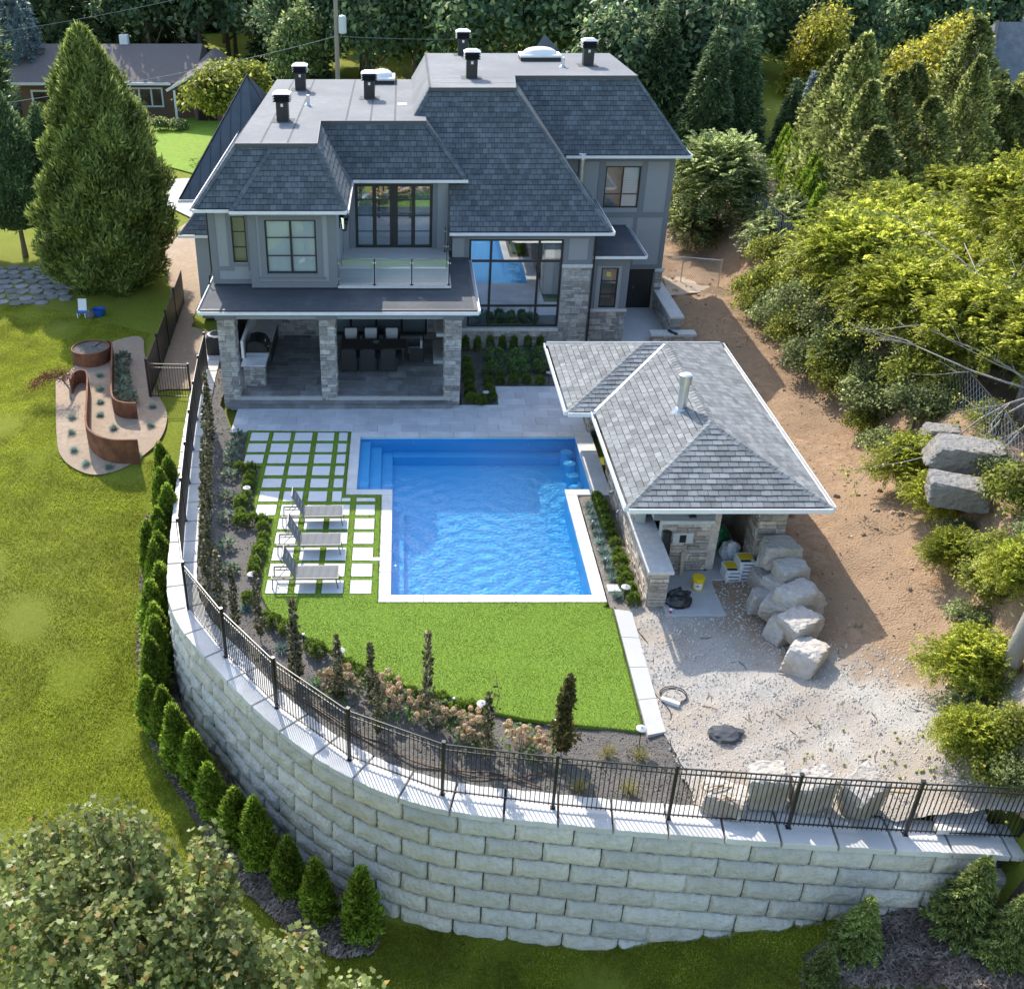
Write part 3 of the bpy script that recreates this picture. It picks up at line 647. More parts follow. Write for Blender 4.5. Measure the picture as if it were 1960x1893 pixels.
for i in range(len(spost)-1):
    a, c = spost[i], spost[i+1]; x, y = fp(a); put_mesh('post', pme, fen, (x, y, .001), math.atan2(wall_at(a)[1].y, wall_at(a)[1].x))
    A, C_ = fp(a), fp(c); nseg = 1
    for z in (.13, FH-.17, FH-.02):
        B().bar((A[0], A[1], z), (C_[0], C_[1], z), .022, .03).obj('rail', 'blackmetal', fen)
    n = round(math.dist(A, C_)/.105)
    for k in range(1, n):
        x, y = lerp(A[0], C_[0], k/n), lerp(A[1], C_[1], k/n); npk += 1
        if npk <= 300: put_mesh('picket', pkme, fen, (x, y, 0), 0)
        else: restp.box(x-.009, y-.009, .07, x+.009, y+.009, FH-.02)
x, y = fp(spost[-1]); put_mesh('post', pme, fen, (x, y, .001))
if restp.v: restp.obj('picket', 'blackmetal', fen, kind='stuff')
# ------------------------------------------------------------ house helpers
def ashlar(w, h, rs, hs=(.09, .13, .17, .21, .25), w0=.2, w1=.58):
    out = []; z = 0
    while z < h-.02:
        hh = rs.choice(hs)
        if h-z-hh < .07: hh = h-z
        x = 0
        while x < w-.01:
            ww = rs.uniform(w0, w1)*(.8 if hh < .12 else 1)
            if w-x-ww < .12: ww = w-x
            if hh > .2 and rs.random() < .4 and ww > .2:
                q = rs.uniform(.4, .6)*hh; out += [(x, z, ww, q), (x, z+q, ww, hh-q)]
            else: out.append((x, z, ww, hh))
            x += ww
        z += hh
    return out
def veneer(parent, key, O, U, V, w, h, m='stone', seed=0, back=True, mort='mortar', hs=(.09, .13, .17, .21, .25), **kw):
    O, U, V = Vector(O), Vector(U).normalized(), Vector(V).normalized(); N = U.cross(V); rs = random.Random(seed); pcs = []
    if back:
        bb = B(); bb.add([O, O+U*w, O+U*w+V*h, O+V*h], [(0, 1, 2, 3)]); bb.obj('mortar', mort, parent)
    for x, z, ww, hh in ashlar(w, h, rs, hs, **kw):
        bb = B(); j = .007; p = [(x+j+rs.uniform(0, .006), z+j+rs.uniform(0, .006)), (x+ww-j-rs.uniform(0, .006), z+j+rs.uniform(0, .006)), (x+ww-j-rs.uniform(0, .006), z+hh-j-rs.uniform(0, .006)), (x+j+rs.uniform(0, .006), z+hh-j-rs.uniform(0, .006))]
        d = rs.uniform(.022, .05); e = .012
        n = 4; q = [(p[0][0]+e, p[0][1]+e), (p[1][0]-e, p[1][1]+e), (p[2][0]-e, p[2][1]-e), (p[3][0]+e, p[3][1]-e)]
        lo = [O+U*a+V*c+N*.002 for a, c in p]; mi = [O+U*a+V*c+N*(d-.01) for a, c in p]; hi = [O+U*a+V*c+N*(d+rs.uniform(-.006, .006)) for a, c in q]
        bb.add(lo+mi+hi, [(8, 9, 10, 11)]+[(i, (i+1)%4, 4+(i+1)%4, 4+i) for i in range(4)]+[(4+i, 4+(i+1)%4, 8+(i+1)%4, 8+i) for i in range(4)]); pcs.append(bb)
    emit(pcs, 'stone', m, parent, key)
def wall_y(parent, name, x0, x1, z0, z1, y, th, m, holes=()):
    """wall facing the camera (outer face at y) with rectangular openings (xa, xb, za, zb)"""
    xs = sorted({x0, x1, *[h[0] for h in holes], *[h[1] for h in holes]}); zs = sorted({z0, z1, *[h[2] for h in holes], *[h[3] for h in holes]}); b = B()
    for i in range(len(xs)-1):
        for j in range(len(zs)-1):
            cx, cz = (xs[i]+xs[i+1])/2, (zs[j]+zs[j+1])/2
            if x0 < cx < x1 and z0 < cz < z1 and not any(h[0] < cx < h[1] and h[2] < cz < h[3] for h in holes): b.box(xs[i], y, zs[j], xs[i+1], y+th, zs[j+1])
    return b.obj(name, m, parent)
def window(parent, x0, x1, z0, z1, y, vx=(), hz=(), fw=.06, gm='glass', fm='black', name='window', rec=.05, mw=.035, room='interior', depth=1.6, thick=()):
    fr = B(); yy = y+rec
    fr.box(x0, yy-.03, z0, x0+fw, yy+.06, z1).box(x1-fw, yy-.03, z0, x1, yy+.06, z1).box(x0+fw, yy-.03, z0, x1-fw, yy+.06, z0+fw).box(x0+fw, yy-.03, z1-fw, x1-fw, yy+.06, z1)
    w = fr.obj(name, fm, parent)
    for k, f_ in enumerate(vx):
        x = lerp(x0, x1, f_); q = (thick[k] if k < len(thick) else fw)/2; B().box(x-q, yy-.028, z0+fw+.001, x+q, yy+.058, z1-fw-.001).obj('mullion', fm, w)
    vxx = [0]+list(vx)+[1]
    for i in range(len(vxx)-1):
        xa, xb = lerp(x0, x1, vxx[i])+fw*.5, lerp(x0, x1, vxx[i+1])-fw*.5
        mb = B().box(xa, yy+.0, z0+fw*.5, xb, yy+.008, z1-fw*.5); mb.obj('pane', gm, w)
        for f_ in hz: z = lerp(z0, z1, f_); B().box(xa+.02, yy-.02, z-mw/2, xb-.02, yy+.02, z+mw/2).obj('muntin', fm, w)
    if room:
        rb = B(); X0, X1, Z0, Z1, Y0, Y1 = x0-.0, x1+.0, z0-.0, z1+.0, yy+.09, yy+depth
        v = [(X0,Y0,Z0),(X1,Y0,Z0),(X1,Y1,Z0),(X0,Y1,Z0),(X0,Y0,Z1),(X1,Y0,Z1),(X1,Y1,Z1),(X0,Y1,Z1)]
        rb.add(v, [(0,1,2,3),(7,6,5,4),(2,6,7,3),(1,5,6,2),(3,7,4,0)]); rb.obj('room', room, w)
    return w
def curtain(parent, x0, x1, z0, z1, y, m='curtain'):
    n = max(8, int((x1-x0)/.03)); vs = []; fs = []
    for i in range(n+1):
        x = lerp(x0, x1, i/n); d = .03*math.sin(i*1.9)+.012*math.sin(i*.7); vs += [(x, y+d, z0), (x, y+d*.7, z1)]
    for i in range(n): fs.append((2*i, 2*i+2, 2*i+3, 2*i+1))
    return mesh_obj('curtain', vs, fs, m, parent, smooth=True)
def blinds(parent, x0, x1, z0, z1, y, gap=.075):
    z = z0
    while z < z1: B().obox(((x0+x1)/2, y, z), ((x1-x0)/2, 0, 0), (0, .012, .03), (0, .001, -.0005)).obj('blind_slat', 'blind', parent); z += gap
def slope(parent, pts, regions=None, m='shingle', key='house', expo=.225, wid=.25, name='roof_slope', base='underlay', cap=None):
    O, U, V, N = frame_of(pts); to2 = lambda p: ((Vector(p)-O).dot(U), (Vector(p)-O).dot(V))
    regs = [[to2(p) for p in r] for r in (regions or [pts])]
    bb = B()
    for r in regs: bb.add([O+U*a+V*c for a, c in r], [tuple(range(len(r)))])
    rf = bb.obj(name, base, parent); rs = random.Random(int(abs(O.x*100))); pcs = []
    um = min(p[0] for r in regs for p in r); uM = max(p[0] for r in regs for p in r); vM = max(p[1] for r in regs for p in r)
    v = 0; k = 0
    while v < vM:
        u = um-(wid*.5 if k % 2 else 0)-.04
        while u < uM:
            ww = wid*rs.uniform(.97, 1.03); q = [(u+.007, v+.018), (u+ww-.007, v+.018), (u+ww-.007, v+expo), (u+.007, v+expo)]; dv = rs.choice((0, 0, 0, -.01)); hh = rs.uniform(.022, .032)
            if v > 0: q = [(a, c+(dv if c < v+.1 else 0)) for a, c in q]
            pc = B()
            for r in regs:
                g = clipto(q, r)
                if len(g) > 2 and area(g) > .003: slab_piece(pc, g, O, U, V, N, hh, .75, v, v+expo, .004)
            if pc.v: pcs.append(pc)
            u += ww
        v += expo; k += 1
    emit(pcs, 'shingle', m, rf, key); return rf
def ridge(parent, a, c, m='shingle', w=.13, n1=(0, 0, 1), sag=.07, lift=.03):
    """cap shingles over a hip or ridge from a (low) to c"""
    a, c = Vector(a), Vector(c); d = c-a; L_ = d.length; d.normalize(); side = d.cross(Vector((0, 0, 1))).normalized(); up = side.cross(d); n = max(1, int(L_/.2))
    pr = B().bar(a+up*.0, c+up*.0, .05, .03).obj('hip', 'underlay', parent)
    for k in range(n):
        p, q = a+d*(L_*k/n-.02), a+d*(L_*(k+1)/n+.03); bb = B(); l0, l1 = lift+.012, lift-.004
        bb.add([p+side*w-up*(sag-l0), p+up*l0, p-side*w-up*(sag-l0), q+side*w-up*(sag-l1), q+up*l1, q-side*w-up*(sag-l1),
                p+side*w-up*(sag-l0+.014), p+up*(l0-.016), p-side*w-up*(sag-l0+.014)], [(0, 1, 4, 3), (1, 2, 5, 4), (0, 6, 7, 1), (1, 7, 8, 2)])
        bb.obj('cap_shingle', m, pr)
def gutter(parent, a, c, m='gutter', h=.11, d=.12, drop=.0):
    a, c = Vector(a), Vector(c); t_ = (c-a).normalized(); o = Vector((t_.y, -t_.x, 0)); up = Vector((0, 0, 1)); mid = (a+c)/2; L_ = (c-a).length/2
    g = B(); g.obox(mid+o*(d-.004)-up*(h/2), t_*L_, o*.006, up*(h/2)); g.obox(mid+o*(d*.5)-up*(h-.006), t_*L_, o*(d*.5-.012), up*.006); g.obox(mid+o*(d-.012)+up*.004, t_*L_, o*.016, up*.006)
    for e in (-1, 1): g.obox(mid+t_*(L_+.003)*e+o*d*.5-up*(h/2), t_*.004, o*(d*.5), up*(h/2))
    g.obj('gutter', m, parent)
# ------------------------------------------------------------ house
Z1, Z2F = 9.3, 10.3; YD, YT, YB = 43.7, 42.9, 39.1
house = thing('house', 'large two-storey grey stucco and stone house with dark hipped roofs', 'house', (2, 48, 0))
# --- porch columns first: their stones show largest
FLZ = .36; CY0 = 37.3
def column(x0, x1, y0, y1, z0, z1, seed, sides='fri'):
    c = B().box(x0+.03, y0+.03, z0, x1-.03, y1-.03, z1).obj('porch_column', 'mortar', house); w, d = x1-x0-.06, y1-y0-.06
    veneer(c, 'house', (x0+.03, y0+.03, z0), (1, 0, 0), (0, 0, 1), w, z1-z0, 'stone', seed, False, w0=.18, w1=.42)
    if 'r' in sides: veneer(c, 'house', (x1-.03, y0+.03, z0), (0, 1, 0), (0, 0, 1), d, z1-z0, 'stone', seed+50, False, w0=.18, w1=.42)
    if 'l' in sides: veneer(c, 'house', (x0+.03, y1-.03, z0), (0, -1, 0), (0, 0, 1), d, z1-z0, 'stone', seed+90, False, w0=.18, w1=.42)
    return c
column(-7.05, -6.35, CY0, CY0+.7, 0, 3.53, 1, 'r'); column(-3.19, -2.54, CY0, CY0+.66, .18, 3.53, 2, 'r'); column(1.62, 2.29, CY0, CY0+.7, 0, 3.53, 3, 'l')
# --- porch floor, steps
B().box(-7.0, CY0+.01, -.2, 2.2, YD-.1, FLZ-.03).obj('porch_base', 'mortar', house)
rs = random.Random(4); fl = B().box(-6.9, CY0+.05, FLZ-.028, 2.15, YD-.12, FLZ-.026).obj('porch_floor', 'mortar', house)
yy = CY0+.5
while yy < YD-.2:
    hh = rs.choice((.45, .6, .75, .9)); xx = -6.9
    while xx < 2.1:
        ww = rs.choice((.45, .6, .75, .9, 1.2)); x1 = min(xx+ww, 2.15); y1 = min(yy+hh, YD-.12)
        if hh > .7 and rs.random() < .5:
            ym = yy+hh*.5
            if ym < y1-.05:
                B().bbox(xx+.006, yy+.006, FLZ-.03, x1-.006, ym-.006, FLZ, .004).obj('flagstone', 'flagstone', fl); B().bbox(xx+.006, ym+.006, FLZ-.03, x1-.006, y1-.006, FLZ, .004).obj('flagstone', 'flagstone', fl)
        else: B().bbox(xx+.006, yy+.006, FLZ-.03, x1-.006, y1-.006, FLZ+rs.uniform(-.003, .003), .004).obj('flagstone', 'flagstone', fl)
        xx = x1
        if x1 >= 2.15: break
    yy += hh
def treads(y0, y1, z0, z1, x0, x1, n, seed):
    rs = random.Random(seed); e = sorted([x0, x1]+[lerp(x0, x1, (k+rs.uniform(-.2, .2))/n) for k in range(1, n)]); st = B().box(x0+.05, y0+.05, z0-.05, x1-.05, y1, z1-.03).obj('step', 'mortar', house)
    for a, c in zip(e, e[1:]): B().bbox(a+.004, y0+rs.uniform(-.01, .01), z0, c-.004, y1, z1+rs.uniform(-.004, .004), .014).obj('tread', 'flagstone', st)
treads(36.85, 37.29, .0, .18, -6.75, 1.95, 6, 1); treads(CY0+.02, CY0+.49, .185, FLZ+.01, -6.34, -3.2, 3, 2); treads(CY0+.02, CY0+.49, .185, FLZ+.01, -2.53, 1.6, 3, 3); treads(36.99, CY0+.3, .16, .185, -6.6, 1.8, 5, 4)
# --- porch roof
B().box(-7.0, CY0+.08, 3.53, 2.25, CY0+.6, 3.8).obj('beam', 'stucco', house)
B().box(-7.05, CY0+.05, 3.53, -6.9, YD, 3.8).box(2.1, CY0+.6, 3.53, 2.25, YD, 3.8).obj('beam', 'stucco', house)
for x in (-6.7, -2.87, 1.95): B().box(x-.38, CY0+.0, 3.531, x+.38, CY0+.078, 3.8).obj('beam_block', 'trim', house)
B().box(-7.3, 36.95, 3.802, 2.6, YD+.2, 3.95).obj('soffit', 'trim', house)
pr = B(); pr.add([(-7.5, 36.75, 4.1), (2.78, 36.75, 4.1), (2.78, 44.0, 4.16), (-7.5, 44.0, 4.16), (-7.5, 36.75, 3.952), (2.78, 36.75, 3.952), (2.78, 44.0, 3.952), (-7.5, 44.0, 3.952)], [(0, 1, 2, 3), (4, 5, 1, 0), (5, 6, 2, 1), (7, 4, 0, 3), (7, 6, 5, 4)])
pr.obj('porch_roof', 'membrane2', house)
B().box(-7.5, 36.75, 4.102, 2.78, 36.87, 4.125).box(2.66, 36.872, 4.104, 2.78, 42.7, 4.13).objs('roof_edge', 'fascia', house)
gutter(house, (-7.56, 36.74, 4.08), (2.84, 36.74, 4.08)); gutter(house, (-7.51, 42.6, 4.08), (-7.51, 36.8, 4.08)); gutter(house, (2.79, 36.8, 4.08), (2.79, 42.7, 4.08))
# --- back wall of the porch
B().box(-7.0, YD, 0, -3.4, YD+.3, 3.55).box(-3.4, YD, 2.95, 1.1, YD+.3, 3.55).box(1.1, YD, 0, 2.4, YD+.3, 3.55).objs('wall', 'mortar', house)
veneer(house, 'house', (-6.9, YD-.003, FLZ), (1, 0, 0), (0, 0, 1), 3.5, 3.15, 'stone', 21, False)
veneer(house, 'house', (1.12, YD-.003, FLZ), (1, 0, 0), (0, 0, 1), 1.25, 3.15, 'stone', 22, False)
window(house, -3.4, 1.1, FLZ, 2.95, YD, (.25, .5, .75), (), .09, 'glass', 'black', 'patio_door', .06, depth=2.5)
# right side pier with hearth inside the porch
B().box(1.75, 40.6, FLZ, 2.3, 42.6, 3.5).obj('fireplace', 'mortar', house); veneer(house, 'house', (1.747, 42.6, FLZ), (0, -1, 0), (0, 0, 1), 2.0, 3.1, 'stone', 23, False)
veneer(house, 'house', (1.75, 40.597, FLZ), (1, 0, 0), (0, 0, 1), .5, 3.1, 'stone', 24, False)
B().bbox(1.4, 40.5, 1.55, 1.9, 42.7, 1.68, .02).obj('mantel', 'limestone', house); B().bbox(1.3, 40.45, FLZ+.002, 1.76, 42.75, FLZ+.14, .02).obj('hearth', 'limestone', house)
# --- outdoor kitchen along the left side
kit = thing('outdoor_kitchen', 'stone outdoor kitchen counter with marble top under the porch', 'counter', (-5.7, 40, FLZ))
kb = B().box(-6.3, 38.25, FLZ+.001, -5.5, 43.4, 1.22).obj('base_cabinet', 'mortar', kit)
veneer(kb, 'kitchen', (-6.3, 38.247, FLZ), (1, 0, 0), (0, 0, 1), .8, .85, 'stone', 31, False, w0=.15, w1=.4); veneer(kb, 'kitchen', (-5.497, 38.25, FLZ), (0, 1, 0), (0, 0, 1), .5, .85, 'stone', 32, False)
B().box(-5.496, 38.8, FLZ+.05, -5.47, 40.3, 1.15).obj('cabinet_door', 'steel', kit); B().box(-5.496, 40.4, FLZ+.05, -5.47, 43.3, 1.15).obj('cabinet_door', 'darkwood', kit)
B().bbox(-6.4, 38.2, 1.222, -5.42, 43.4, 1.27, .008).obj('countertop', 'marble', kit); B().box(-6.45, 38.9, 1.27, -6.35, 43.5, 2.0).obj('backsplash', 'whitepaint', kit)  # white panel stands in for the sunlit area beyond the left opening
gr = thing('barbecue_grill', 'stainless steel barbecue grill with black lid on the outdoor counter', 'grill', (-5.9, 39.6, 1.272))
B().bbox(-6.3, 39.05, 1.273, -5.36, 40.2, 1.45, .01).obj('body', 'steel', gr)
lid = B(); pr_ = [(-6.25, 1.45), (-5.42, 1.45), (-5.45, 1.62), (-5.62, 1.85), (-5.9, 1.92), (-6.2, 1.85)]
lid.add([(x, 39.1, z) for x, z in pr_]+[(x, 40.15, z) for x, z in pr_], [tuple(range(5, -1, -1))[::-1], tuple(range(11, 5, -1))]+[(i, 6+i, 6+(i+1)%6, (i+1)%6) for i in range(6)]); lid.obj('lid', 'black', gr)
B().tube([(-5.4, 39.2, 1.66), (-5.36, 39.2, 1.7), (-5.36, 40.05, 1.7), (-5.4, 40.05, 1.66)], .015, 8).obj('handle', 'steel', gr); B().box(-5.55, 39.5, 1.76, -5.53, 39.62, 1.82).obj('gauge', 'whitepaint', gr)
# --- dining set
def dchair():
    t_ = thing('dining_chair', '', 'chair', (0, 0, 0), 'chairs round the dining table', world=False)
    B().bbox(-.31, -.3, .06, .31, .3, .4, .02).obj('seat', 'wicker', t_); B().bbox(-.27, -.22, .401, .27, .29, .5, .03).obj('seat_cushion', 'cushion', t_)
    B().bbox(-.31, -.36, .06, .31, -.301, .98, .02).obj('backrest', 'wicker', t_); B().bbox(-.26, -.295, .5, .26, -.2, .95, .03).obj('back_cushion', 'cushion', t_)
    for sx in (-1, 1): B().bbox(sx*.34-.03, -.34, .06, sx*.34+.03, .26, .64, .015).obj('armrest', 'wicker', t_)
    for sx in (-.28, .28):
        for sy in (-.3, .25): B().box(sx-.02, sy-.02, 0, sx+.02, sy+.02, .059).obj('leg', 'black', t_)
    return t_
dc = dchair(); tx0, tx1, ty0, ty1 = -2.55, .15, 40.35, 41.4
for i, x in enumerate((-2.2, -1.42, -.58)): place(dc, USED, (x, 39.95, FLZ), 0, 1, ['left dining chair on the near side of the table beside the middle column', 'middle dining chair on the near side of the porch table', 'right dining chair on the near side of the porch table'][i])
for i, x in enumerate((-2.2, -1.35, -.45)): place(dc, USED, (x, 41.85, FLZ), math.pi, 1, ['left dining chair on the far side of the porch table', 'middle dining chair on the far side of the porch table', 'right dining chair on the far side of the porch table'][i])
place(dc, USED, (.55, 40.9, FLZ), math.pi/2, 1, 'dark wicker dining chair at the right end of the porch table')
dt = thing('dining_table', 'long dark dining table on the porch between wicker chairs', 'table', (-1.2, 40.9, FLZ))
B().bbox(tx0, ty0, FLZ+.68, tx1, ty1, FLZ+.74, .01).obj('tabletop', 'darkwood', dt)
for x in (tx0+.12, tx1-.12):
    for y in (ty0+.12, ty1-.12): B().box(x-.05, y-.05, FLZ, x+.05, y+.05, FLZ+.679).obj('leg', 'darkwood', dt)
tag(B().lathe((-1.1, 40.85, FLZ+.741), [(.06, 0), (.11, .05), (.14, .1), (.13, .1), (.05, .02)], 14).obj('bowl', 'galv'), 'small metal bowl in the middle of the dining table', 'bowl')
# --- first-floor bay above the porch
BX0, BX1 = -5.83, -2.5; RX0 = -7.4; YR = YB+.45
w0 = (-5.21, -3.27, 4.73, 6.82)
wall_y(house, 'wall', BX0, BX1, 4.165, 7.25, YB, .25, 'stucco', [w0]); B().box(BX1-.25, YB+.251, 4.165, BX1, YD, 7.25).obj('wall', 'stucco', house); B().box(BX0, YB+.251, 4.165, BX0+.25, YR, 7.25).obj('wall', 'stucco', house)
B().box(BX0-.012, YB-.03, 4.17, BX0+.3, YB-.001, 7.2).box(BX1-.33, YB-.03, 4.17, BX1+.012, YB-.001, 7.2).box(BX0+.3, YB-.03, 6.98, BX1-.33, YB-.001, 7.2).box(BX0+.3, YB-.03, 4.17, BX1-.33, YB-.001, 4.42).objs('trim_panel', 'trim', house)
B().box(w0[0]-.22, YB-.04, w0[2]-.14, w0[0]-.001, YB-.0015, w0[3]+.11).box(w0[1]+.001, YB-.04, w0[2]-.14, w0[1]+.22, YB-.0015, w0[3]+.11).box(w0[0]-.001, YB-.04, w0[3]+.001, w0[1]+.001, YB-.0015, w0[3]+.11).objs('window_surround', 'trim', house)
B().box(w0[0]-.32, YB-.09, w0[2]-.22, w0[1]+.32, YB-.002, w0[2]-.141).box(w0[0]-.0009, YB-.041, w0[2]-.14, w0[1]+.0009, YB-.0015, w0[2]-.001).objs('window_sill', 'trim', house)
w = window(house, *w0, YB, (.5,), (.33, .667), .06, 'glass', 'black', thick=(.08,)); blinds(w, w0[0]+.06, w0[1]-.06, w0[2]+.06, w0[3]-.03, YB+.12, .062)
w1 = (-6.55, -6.0, 5.02, 6.82)
wall_y(house, 'wall', RX0, BX0, 4.165, 7.25, YR, .25, 'stucco', [w1]); B().box(RX0, YR+.251, 4.165, RX0+.25, 55, 7.25).obj('wall', 'stucco', house)
B().box(RX0-.012, YR-.03, 4.17, RX0+.25, YR-.001, 7.2).box(w1[0]-.18, YR-.03, 4.7, w1[0]-.001, YR-.001, 7.2).box(w1[1]+.001, YR-.03, 4.7, BX0-.002, YR-.001, 7.2).box(RX0+.25, YR-.031, 4.7, w1[0]-.18, YR-.001, 4.86).box(w1[0]-.18, YR-.031, 4.86, w1[1]+.1, YR-.001, 4.98).box(RX0+.25, YR-.03, 4.17, BX0-.002, YR-.001, 4.35).objs('trim_panel', 'trim', house)
w = window(house, *w1, YR, (), (.333, .667), .05, room='interior_tan', depth=.5)
# lantern on the bay's return wall
ln = thing('wall_lantern', 'black wall lantern mounted beside the balcony doors', 'lantern', (BX1, 41.1, 6.2))
B().box(BX1+.001, 40.95, 5.95, BX1+.03, 41.25, 6.5).obj('bracket', 'black', ln); B().lathe((BX1+.2, 41.1, 5.85), [(.09, 0), (.17, .5)], 4).obj('glass_body', 'clearglass', ln); B().lathe((BX1+.2, 41.1, 6.36), [(.22, 0), (.06, .22), (.03, .3)], 4).obj('cap', 'black', ln)
B().lathe((BX1+.2, 41.1, 5.78), [(.03, 0), (.1, .06)], 4).obj('base', 'black', ln); B().lathe((BX1+.2, 41.1, 5.86), [(.02, 0), (.02, .2)], 6).obj('candle', 'whitepaint', ln)
for a in range(4):
    t_ = math.pi/2*a; B().bar((BX1+.2+.09*math.cos(t_), 41.1+.09*math.sin(t_), 5.85), (BX1+.2+.17*math.cos(t_), 41.1+.17*math.sin(t_), 6.36), .018).obj('rib', 'black', ln)
# --- balcony doors
dw = (-1.98, 1.27, 4.3, 7.0); wall_y(house, 'wall', BX1-.2, 2.1, 4.165, 7.25, YD, .25, 'stucco', [dw])
B().box(dw[0]-.25, YD-.03, 4.3, dw[0]-.001, YD-.001, 7.2).box(dw[1]+.001, YD-.03, 4.3, dw[1]+.2, YD-.001, 7.2).box(1.9, YD-.03, 4.3, 2.11, YD-.001, 7.2).objs('trim_panel', 'trim', house)
d = window(house, *dw, YD, (.25, .5, .75), (.26, .51, .755), .12, 'bigglass', 'black', 'balcony_door', .06, thick=(.16, .34, .16), depth=3)
for a, c in ((.03, .22), (.78, .97)): curtain(d, lerp(dw[0], dw[1], a), lerp(dw[0], dw[1], c), dw[2]+.1, dw[3]-.1, YD+.2)
# --- balcony
bal = B().box(-2.49, 39.05, 4.168, 1.85, YD-.02, 4.23).obj('balcony', 'trim', house); n = 32
for k in range(n):
    y0 = lerp(39.02, YD-.02, k/n); B().box(-2.49, y0+.003, 4.232, 1.87, lerp(39.02, YD-.02, (k+1)/n)-.003, 4.262).obj('deck_board', 'deckboard', bal)
B().box(-2.49, 38.99, 4.17, 1.9, 39.017, 4.27).box(1.873, 39.018, 4.17, 1.9, YD-.03, 4.27).obj('fascia_board', 'limestone', bal)
BH = 1.05
px = [Q(u, 545, 39.1)[0] for u in (647, 717, 788, 859)]
posts = [(x, 39.12) for x in px]+[(px[3], 41.2), (px[3], 43.3)]
for x, y in posts:
    B().tube([(x, y, 4.263), (x, y, 4.263+BH)], .025, 10).lathe((x, y, 4.262), [(.07, 0), (.07, .015), (.03, .04)], 10).obj('baluster_post', 'blackmetal', bal)
    for z in (.22, .85): B().box(x-.06, y-.02, 4.26+z, x+.06, y+.02, 4.26+z+.05).obj('clamp', 'galv', bal)
for (xa, ya), (xb, yb) in zip(posts, posts[1:]):
    a, c = Vector((xa, ya, 0)), Vector((xb, yb, 0)); dd = (c-a).normalized()*.05; B().bar(a+dd+Vector((0, 0, 4.26+.57)), c-dd+Vector((0, 0, 4.26+.57)), .012, .95).obj('glass_panel', 'clearglass', bal)
# --- tall window wing
TX0, TX1 = 2.1, 8.0; tw = (2.8, 6.76, 1.04, 4.92)
wall_y(house, 'wall', TX0, TX1, 0, 5.32, YT, .25, 'stucco', [tw]); B().box(TX1-.25, YT+.251, 0, TX1, 48, 5.32).obj('wall', 'stucco', house); B().box(TX0, YT+.251, 0, TX0+.2, YD+.2, 5.32).obj('wall', 'stucco', house)
w = window(house, *tw, YT, (.235, .745), (), .09, 'bigglass', 'black', 'tall_window', .06, depth=4.5, room='interior', thick=(.1, .1))
for f_ in (.245, .755): B().box(tw[0]+.09, YT+.02, lerp(tw[2], tw[3], f_)-.045, tw[1]-.09, YT+.13, lerp(tw[2], tw[3], f_)+.045).obj('transom', 'black', w)
curtain(w, tw[0]+.1, tw[0]+.85, tw[2]+.05, tw[3]-.05, YT+.2); curtain(w, tw[1]-.85, tw[1]-.1, tw[2]+.05, tw[3]-.05, YT+.2)
veneer(house, 'house', (6.8, YT-.004, .0), (1, 0, 0), (0, 0, 1), 1.2, 3.72, 'stone', 41); veneer(house, 'house', (2.35, YT-.004, 0), (1, 0, 0), (0, 0, 1), 4.45, .86, 'stone', 42)
B().bbox(6.74, YT-.1, 3.72, 8.08, YT-.002, 3.86, .02).obj('stone_cap', 'limestone', house); B().bbox(2.5, YT-.1, .87, 6.79, YT-.002, 1.0, .02).obj('window_sill', 'limestone', house)
B().box(TX0, YT-.03, 4.95, TX1+.02, YT-.001, 5.25).box(6.77, YT-.03, 3.865, 6.98, YT-.001, 4.95).box(7.8, YT-.03, 3.865, 8.02, YT-.001, 4.95).box(6.98, YT-.03, 3.865, 7.8, YT-.001, 4.02).box(2.62, YT-.03, 1.01, 2.79, YT-.001, 4.95).objs('trim_panel', 'trim', house)
B().tube([(8.07, YT-.08, 5.2), (8.07, YT-.08, .1)], .045, 8).obj('downspout', 'black', house)
# --- right wing
YW = 47.8; rwn = (9.15, 10.75, 4.88, 6.75)
wall_y(house, 'wall', 7.9, 12.2, 2.0, 7.35, YW, .25, 'stucco', [rwn]); B().box(4, YW+.02, 5, 7.9, YW+.24, 7.35).box(7.9, YW+.02, 0, 10.6, YW+.24, 2.0).box(11.95, YW+.251, 0, 12.2, 56, 7.35).objs('wall', 'stucco', house)
B().box(12.0, YW-.03, 2.05, 12.22, YW-.001, 7.2).box(8.0, YW-.03, 4.45, 12.0, YW-.001, 4.68).box(8.85, YW-.03, 4.68, 9.13, YW-.001, 6.95).box(10.77, YW-.03, 4.68, 11.02, YW-.001, 6.95).box(8.0, YW-.03, 6.95, 12.0, YW-.001, 7.2).box(10.65, YW-.03, 2.05, 10.82, YW-.001, 4.45).box(10.82, YW-.03, 2.05, 12.0, YW-.001, 2.2).objs('trim_panel', 'trim', house)
w = window(house, *rwn, YW, (.5,), (.33,), .06, 'glass', 'black', room='interior_tan', depth=.8); blinds(w, lerp(rwn[0], rwn[1], .53), rwn[1]-.07, rwn[2]+.08, rwn[3]-.06, YW+.14)
B().bbox(11.9, YW-.12, 1.9, 12.35, YW+.2, 2.03, .02).obj('stone_cap', 'limestone', house); veneer(house, 'house', (11.93, YW-.05, 0), (1, 0, 0), (0, 0, 1), .35, 1.88, 'stone', 51); B().box(11.93, YW-.04, 0, 12.28, YW+.2, 1.9).obj('pier', 'mortar', house)
